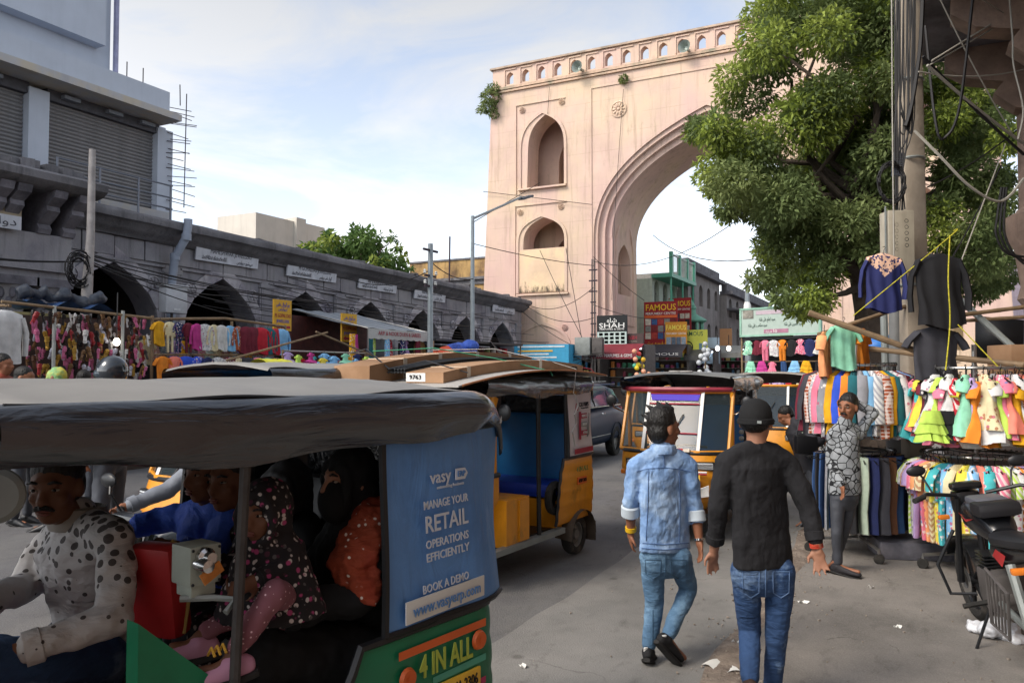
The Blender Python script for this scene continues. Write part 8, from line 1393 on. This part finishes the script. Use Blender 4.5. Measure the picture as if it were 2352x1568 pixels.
for dz, y in ((-.7, .3), (-.7, -.3), (-1.0, .28), (-1.0, -.28)): mb = MB(); mb.lathe([(.03, 0), (.05, .03), (.03, .06), (.05, .09), (.02, .12)], 10, (0, y, zz + dz)); mb.obj('insulator', M_WHITE, up_)
p = atY(1363, 800, 34); tp_ = thing('utility_pole', 'dark lattice utility pole with meter cabinet at the gateway pier', 'utility pole', (p.x, 34, 0)); mb = MB()
for s in (-1, 1): mb.tube([(s * .09, 0, 0), (s * .05, 0, 7.0)], .035, 6)
mb.obj('shaft', M_SHUT, tp_)
for z in np.arange(2.5, 7, .5): mb = MB(); mb.box((0, 0, z), (.4 if z > 5 else .25, .08, .06)); mb.obj('cross_arm', M_BAR, tp_)
mb = MB(); mb.rbox((-.45, -.1, 2.95), (.75, .35, .85), .02); mb.obj('meter_cabinet', M_GREYM, tp_); mb = MB(); mb.rbox((.25, -.05, 2.95), (.5, .3, .8), .02); mb.obj('open_cabinet', M_SHUT, tp_)
for k in range(10): mb = MB(); mb.tube([(r_.uniform(-.6, .6), -.2, 2.6 + r_.uniform(-.3, .3)), (r_.uniform(-1.5, .2), -.3, 2.2 + r_.uniform(-.3, .4)), (r_.uniform(-2.5, -.5), -.2, 2.4 + r_.uniform(-.3, .3))], .012, 4); mb.obj('loose_cable', M_CABLE, tp_)
# cables along the arcade and across the gateway
for k in range(11):
    ya_, yb_ = (5.5, 9.68) if k % 3 == 0 else (9.68, 15.5 + 2 * (k % 4)); z0_, z1_ = 3.95 + r_.uniform(-.15, .15), 3.6 + r_.uniform(-.4, .5)
    cable('dark cable strung along the arcade front', [V(-14.05, ya_, z0_ + (.05 if k % 3 == 0 else 0)), V(-14.05 - (0 if k % 3 == 0 else 2.5), yb_, z1_ if k % 3 else 3.95)], .013, None, .12 + .1 * r_.random(), group='cables along the arcade')
for k in range(9): cable('dark cable strung along the arcade front', [V(-17.0 + .1 * k, 15 + k * .3, 3.6 + .12 * k), V(-15. - .1 * k, 26 + r_.uniform(0, 8), 3.4 + r_.uniform(-.3, .9))], .012, None, .25, group='cables along the arcade')
GW = [((1088, 560), 24.4, (1363, 610), 34, .1), ((1195, 690), 36.3, (1363, 660), 34, .7), ((1195, 690), 36.3, (1363, 730), 34, .55), ((1183, 700), 36.3, (1330, 800), 34, .2), ((1110, 440), 36.8, (1360, 470), 36.8, .0), ((1363, 600), 34, (1700, 500), 30, .8), ((1363, 590), 34, (1480, 690), 40, .1), ((1088, 510), 24.4, (1240, 420), 36.8, .0), ((1240, 575), 36.8, (1345, 790), 34, .1), ((1300, 570), 36.8, (1340, 800), 34, .0), ((1500, 540), 36, (2000, 520), 15, .9), ((988, 600), 19.3, (1088, 640), 24.4, .2), ((988, 620), 19.3, (800, 640), 19, .3), ((1363, 700), 34, (1560, 730), 44, .3)]
for k, (a, ya_, b, yb_, sg) in enumerate(GW): cable('dark cable crossing the gateway front', [atY(a[0], a[1], ya_), atY(b[0], b[1], yb_)], .016, None, sg, group='cables across the gateway')
cable('thin lightning wire running down the gateway face', [atY(1432, 205, 36.9), atY(1425, 300, 36.9), atY(1412, 500, 36.9), atY(1405, 690, 36.9)], .012); cable('thin wire running down past the niches', [atY(1262, 200, 36.9), atY(1258, 262, 36.9)], .012)
fp = thing('utility_pole', 'far slim street pole rising behind the Urdu banner', 'utility pole', (0, 0, 0)); p = atD(1718, 850, 27); fp.location = (p.x, p.y, 0); mb = MB(); mb.tube([(0, 0, 0), (0, 0, 4.0), (0, 0, 5.3)], [.1, .09, .05], 10); mb.obj('shaft', M_GALV, fp); mb = MB(); mb.lathe([(.13, 3.55), (.16, 3.6), (.12, 4.1), (.05, 4.3)], 10); mb.obj('finial', M_WHITE, fp)
# ================================================================== motorcycles
def motorcycle(label, loc, rz, lean, tank, bars=0., accent=None):
    T = thing('motorcycle', label, 'motorcycle', loc, rz); T.rotation_euler = (lean, 0, rz); mt_ = mat('black bike paint', '17181a', rough=.25, coat=.4, var=.05)
    def whl(x, r, w):
        mb = MB(); mb.tube([(x + r * .88 * cos(a), 0, r + r * .88 * sin(a)) for a in [2 * pi * i / 30 for i in range(30)]], r * .13, 10, closed=True, flat=1.1 * w); o = mb.obj('wheel', M_TYRE, T)
        mb = MB(); mb.tube([(x + r * .74 * cos(a), 0, r + r * .74 * sin(a)) for a in [2 * pi * i / 30 for i in range(30)]], .016, 6, closed=True); mb.lathe([(0, -.05), (.05, -.05), (.05, .05), (0, .05)], 14, (x, 0, r), 'Y')
        for k in range(5): a = 2 * pi * k / 5; mb.tube([(x, 0, r), (x + r * .74 * cos(a), 0, r + r * .74 * sin(a))], .016, 6)
        mb.obj('rim', M_BLKM, o); mb = MB(); mb.lathe([(.06, .055), (.115, .055), (.115, .06), (.06, .06), (.06, .055)], 18, (x, 0, r), 'Y'); mb.obj('brake_disc', M_STEEL, o); return o
    fx, rx = .66, -.66; whl(fx, .30, 1.); whl(rx, .30, 1.3)
    for s in (-1, 1):
        mb = MB(); mb.tube([(fx, s * .09, .30), (fx - .12, s * .09, .66), (fx - .24, s * .09, .98)], [.028, .024, .022], 8); mb.obj('fork', M_BLKM, T); mb = MB(); mb.tube([(rx, s * .11, .30), (-.15, s * .1, .36)], .022, 8); mb.obj('swing_arm', M_GREYM, T); mb = MB(); mb.tube([(rx + .05, s * .12, .35), (rx + .18, s * .12, .70)], .03, 8); mb.obj('shock_absorber', M_GREYM, T)
        mb = MB(); mb.tube([(fx - .26, s * .1, 1.0), (fx - .32, s * .32, 1.04), (fx - .40, s * .40, 1.02)], .014, 8); mb.obj('handlebar', M_BLKM, T); mb = MB(); mb.tube([(fx - .35, s * .345, 1.03), (fx - .41, s * .43, 1.015)], .021, 8); mb.obj('grip', M_TYRE, T)
        mb = MB(); mb.tube([(fx - .3, s * .27, 1.04), (fx - .25, s * .3, 1.14), (fx - .27, s * .33, 1.19)], .008, 6); o = mb.obj('mirror', M_BLKM, T); mb = MB(); mb.ell((fx - .27, s * .35, 1.21), (.02, .07, .042), 14, 8); mb.obj('mirror_back', M_BLKM, o)
        mb = MB(); mb.rbox((fx - .12, s * .17, .82), (.05, .08, .035), .014); mb.obj('indicator', M_AMB, T); mb = MB(); mb.rbox((-.72, s * .16, .72), (.05, .09, .04), .014); mb.obj('rear_indicator', M_AMB, T); mb = MB(); mb.tube([(-.02, s * .1, .34), (-.02, s * .3, .32)], .018, 6); mb.obj('footrest', M_TYRE, T)
    mb = MB(); mb.rbox((fx - .13, 0, .92), (.15, .2, .2), .06); mb.rbox((fx - .17, 0, 1.05), (.1, .22, .06), .03); mb.obj('headlight_cowl', mt_, T); mb = MB(); mb.ell((fx - .05, 0, .90), (.03, .075, .075), 14, 8); mb.obj('headlight', M_LAMP, T)
    mb = MB(); mb.grid(lambda u, v: (fx + .345 * cos(.4 + 2.0 * u), (v - .5) * .14, .30 + .345 * sin(.4 + 2.0 * u) - .02 * (v - .5) ** 2), 12, 4); mb.obj('front_mudguard', mt_, T); mb = MB(); mb.grid(lambda u, v: (rx + .36 * cos(1.3 + 1.7 * u), (v - .5) * .18, .31 + .36 * sin(1.3 + 1.7 * u)), 12, 4); mb.obj('rear_mudguard', mt_, T)
    mb = MB(); mb.loft([(V(x, 0, z), V(0, w, 0), V(0, 0, h)) for x, z, w, h in ((.34, .86, .07, .08), (.27, .88, .13, .12), (.1, .88, .14, .13), (-.06, .83, .11, .09), (-.12, .8, .08, .05))], 16, p=2.6); mb.obj('fuel_tank', tank, T)
    mb = MB(); mb.loft([(V(x, 0, z), V(0, w, 0), V(0, 0, h)) for x, z, w, h in ((-.06, .80, .08, .03), (-.2, .79, .13, .045), (-.45, .82, .12, .045), (-.7, .86, .1, .04), (-.78, .88, .06, .02))], 16, p=2.8); mb.obj('seat', mat('black seat vinyl', '222326', rough=.5), T)
    mb = MB(); mb.loft([(V(x, 0, z), V(0, w, 0), V(0, 0, h)) for x, z, w, h in ((-.1, .7, .1, .08), (-.4, .74, .12, .07), (-.75, .82, .07, .05))], 14, p=2.6); mb.obj('side_panel', mt_, T); mb = MB(); mb.rbox((-.8, 0, .80), (.06, .12, .06), .02); mb.obj('tail_lamp', M_RED, T)
    mb = MB(); mb.rbox((.08, 0, .40), (.34, .22, .26), .05); mb.lathe([(0, -.13), (.09, -.13), (.1, -.1), (.1, .1), (.09, .13), (0, .13)], 18, (.0, 0, .36), 'Y'); mb.obj('engine', M_SHUT, T)
    for k in range(6): mb = MB(); mb.box((.14, 0, .50 + .025 * k), (.18, .19, .007)); mb.obj('cooling_fin', M_BLKM, T)
    mb = MB(); mb.tube([(.36, 0, .86), (.34, 0, .4), (.15, 0, .25), (-.2, 0, .26)], .022, 8); mb.tube([(.3, 0, .82), (-.15, 0, .72), (-.2, 0, .3)], .022, 8); mb.obj('frame', M_BLKM, T); mb = MB(); mb.tube([(.25, -.12, .35), (-.1, -.15, .26), (-.6, -.17, .34), (-.85, -.17, .40)], [.022, .028, .05, .05], 10); mb.obj('exhaust', M_SHUT, T)
    mb = MB(); mb.tube([(.02, .12, .28), (-.06, .28, .03), (.06, .34, .0), (.1, .26, .03)], .011, 6); mb.obj('side_stand', M_BLKM, T); mb = MB()
    for k in range(5): mb.tube([(-.35 - .05 * k, .21, .62 - .02 * k), (-.30 - .05 * k, .22, .28)], .007, 5)
    mb.tube([(-.3, .21, .64), (-.62, .21, .56), (-.55, .22, .26), (-.28, .22, .28), (-.3, .21, .64)], .011, 6); mb.obj('saree_guard', M_SHUT, T); mb = MB(); mb.tube([(.4, .16, .75), (.42, .3, .5), (.36, .26, .3), (.3, .1, .3)], .014, 6); mb.tube([(.4, -.16, .75), (.42, -.3, .5), (.36, -.26, .3), (.3, -.1, .3)], .014, 6); mb.obj('leg_guard', M_BLKM, T)
    if accent:
        for s in (-1, 1): mb = MB(); mb.add([(.3, s * .138, .9), (.12, s * .15, .86), (.0, s * .14, .9), (.12, s * .152, .88)], [(0, 1, 2, 3)]); mb.add([(-.22, s * .128, .70), (-.38, s * .134, .66), (-.46, s * .132, .75), (-.3, s * .13, .76)], [(0, 1, 2, 3)]); mb.obj('red_decal', accent, T, fix=False)
    return T
fp_, rp2 = atZ(2212, 1418), atZ(2405, 1582); d = (fp_ - rp2); d.z = 0; ctr = (fp_ + rp2) / 2; ang = math.atan2(d.y, d.x)
mk = motorcycle('black motorcycle with red decals leaning on its stand by the frock rack', (ctr.x, ctr.y, 0), ang, .0, mat('black tank paint', '191a1d', rough=.25, coat=.4, var=.05), accent=M_RED); mk.location += _rt * .12; mk.rotation_euler = (-.14, 0, ang); mk.scale = (.97, .97, .97)
tbg = thing('tank_bag', 'grey padded tank cover strapped on the parked motorcycle', 'bag'); tbg.matrix_world = mk.matrix_basis @ Matrix.Translation((.1, 0, 1.0)); mb = MB(); mb.rbox((0, 0, 0), (.24, .22, .06), .028); mb.obj('pad', mat('grey pad', '5a5b62', rough=.45, var=.1), tbg); mb = MB(); mb.rbox((-.14, 0, -.03), (.2, .28, .1), .04); mb.obj('pouch', mat('black pouch', '202023', rough=.5), tbg)
mk2 = motorcycle('black motorcycle with winged tank emblem squeezed between rickshaws', V(-3.78, 3.35, 0), RZ_A, -.03, mat('dark grey tank', '3c4248', rough=.25, coat=.5, var=.05)); text('HONDA', .05, M_WHITE, mk2, (.1, .145, .86), (-1, 0, 0), fit=.15)
for k in range(6): mb = MB(); mb.tube([(.03, .148, .885 + .008 * k), (.1 + .012 * k, .148, .90 + .012 * k), (.16 + .01 * k, .14, .915 + .01 * k)], .0035, 4); mb.obj('wing_emblem', M_WHITE, mk2)
Q = Matrix.Translation(mk2.location) @ Matrix.Rotation(RZ_A, 4, 'Z'); rd = {k: Q @ V(*v) for k, v in dict(head=(-.16, 0, 1.56), neck=(-.22, 0, 1.38), shL=(-.22, .18, 1.33), shR=(-.22, -.18, 1.33), elL=(.0, .3, 1.12), elR=(.0, -.3, 1.12), wrL=(.22, .36, 1.05), wrR=(.22, -.36, 1.05), hip=(-.36, 0, .93), hpL=(-.34, .1, .9), hpR=(-.34, -.1, .9), knL=(.05, .2, .72), knR=(.05, -.2, .72), anL=(-.05, .22, .38), anR=(-.05, -.22, .38), toL=(.1, .22, .33), toR=(.1, -.22, .33)).items()}
person('motorcyclist in grey shirt astride the bike with the winged emblem', rd, mat('grey checked shirt', '6f747c', var=.15), M_TRS, SKIN, .98, head_f=V(-.1, -1, 0), body_f=V(-.05, -1, 0), shoes=M_BLKM, vox=.012)
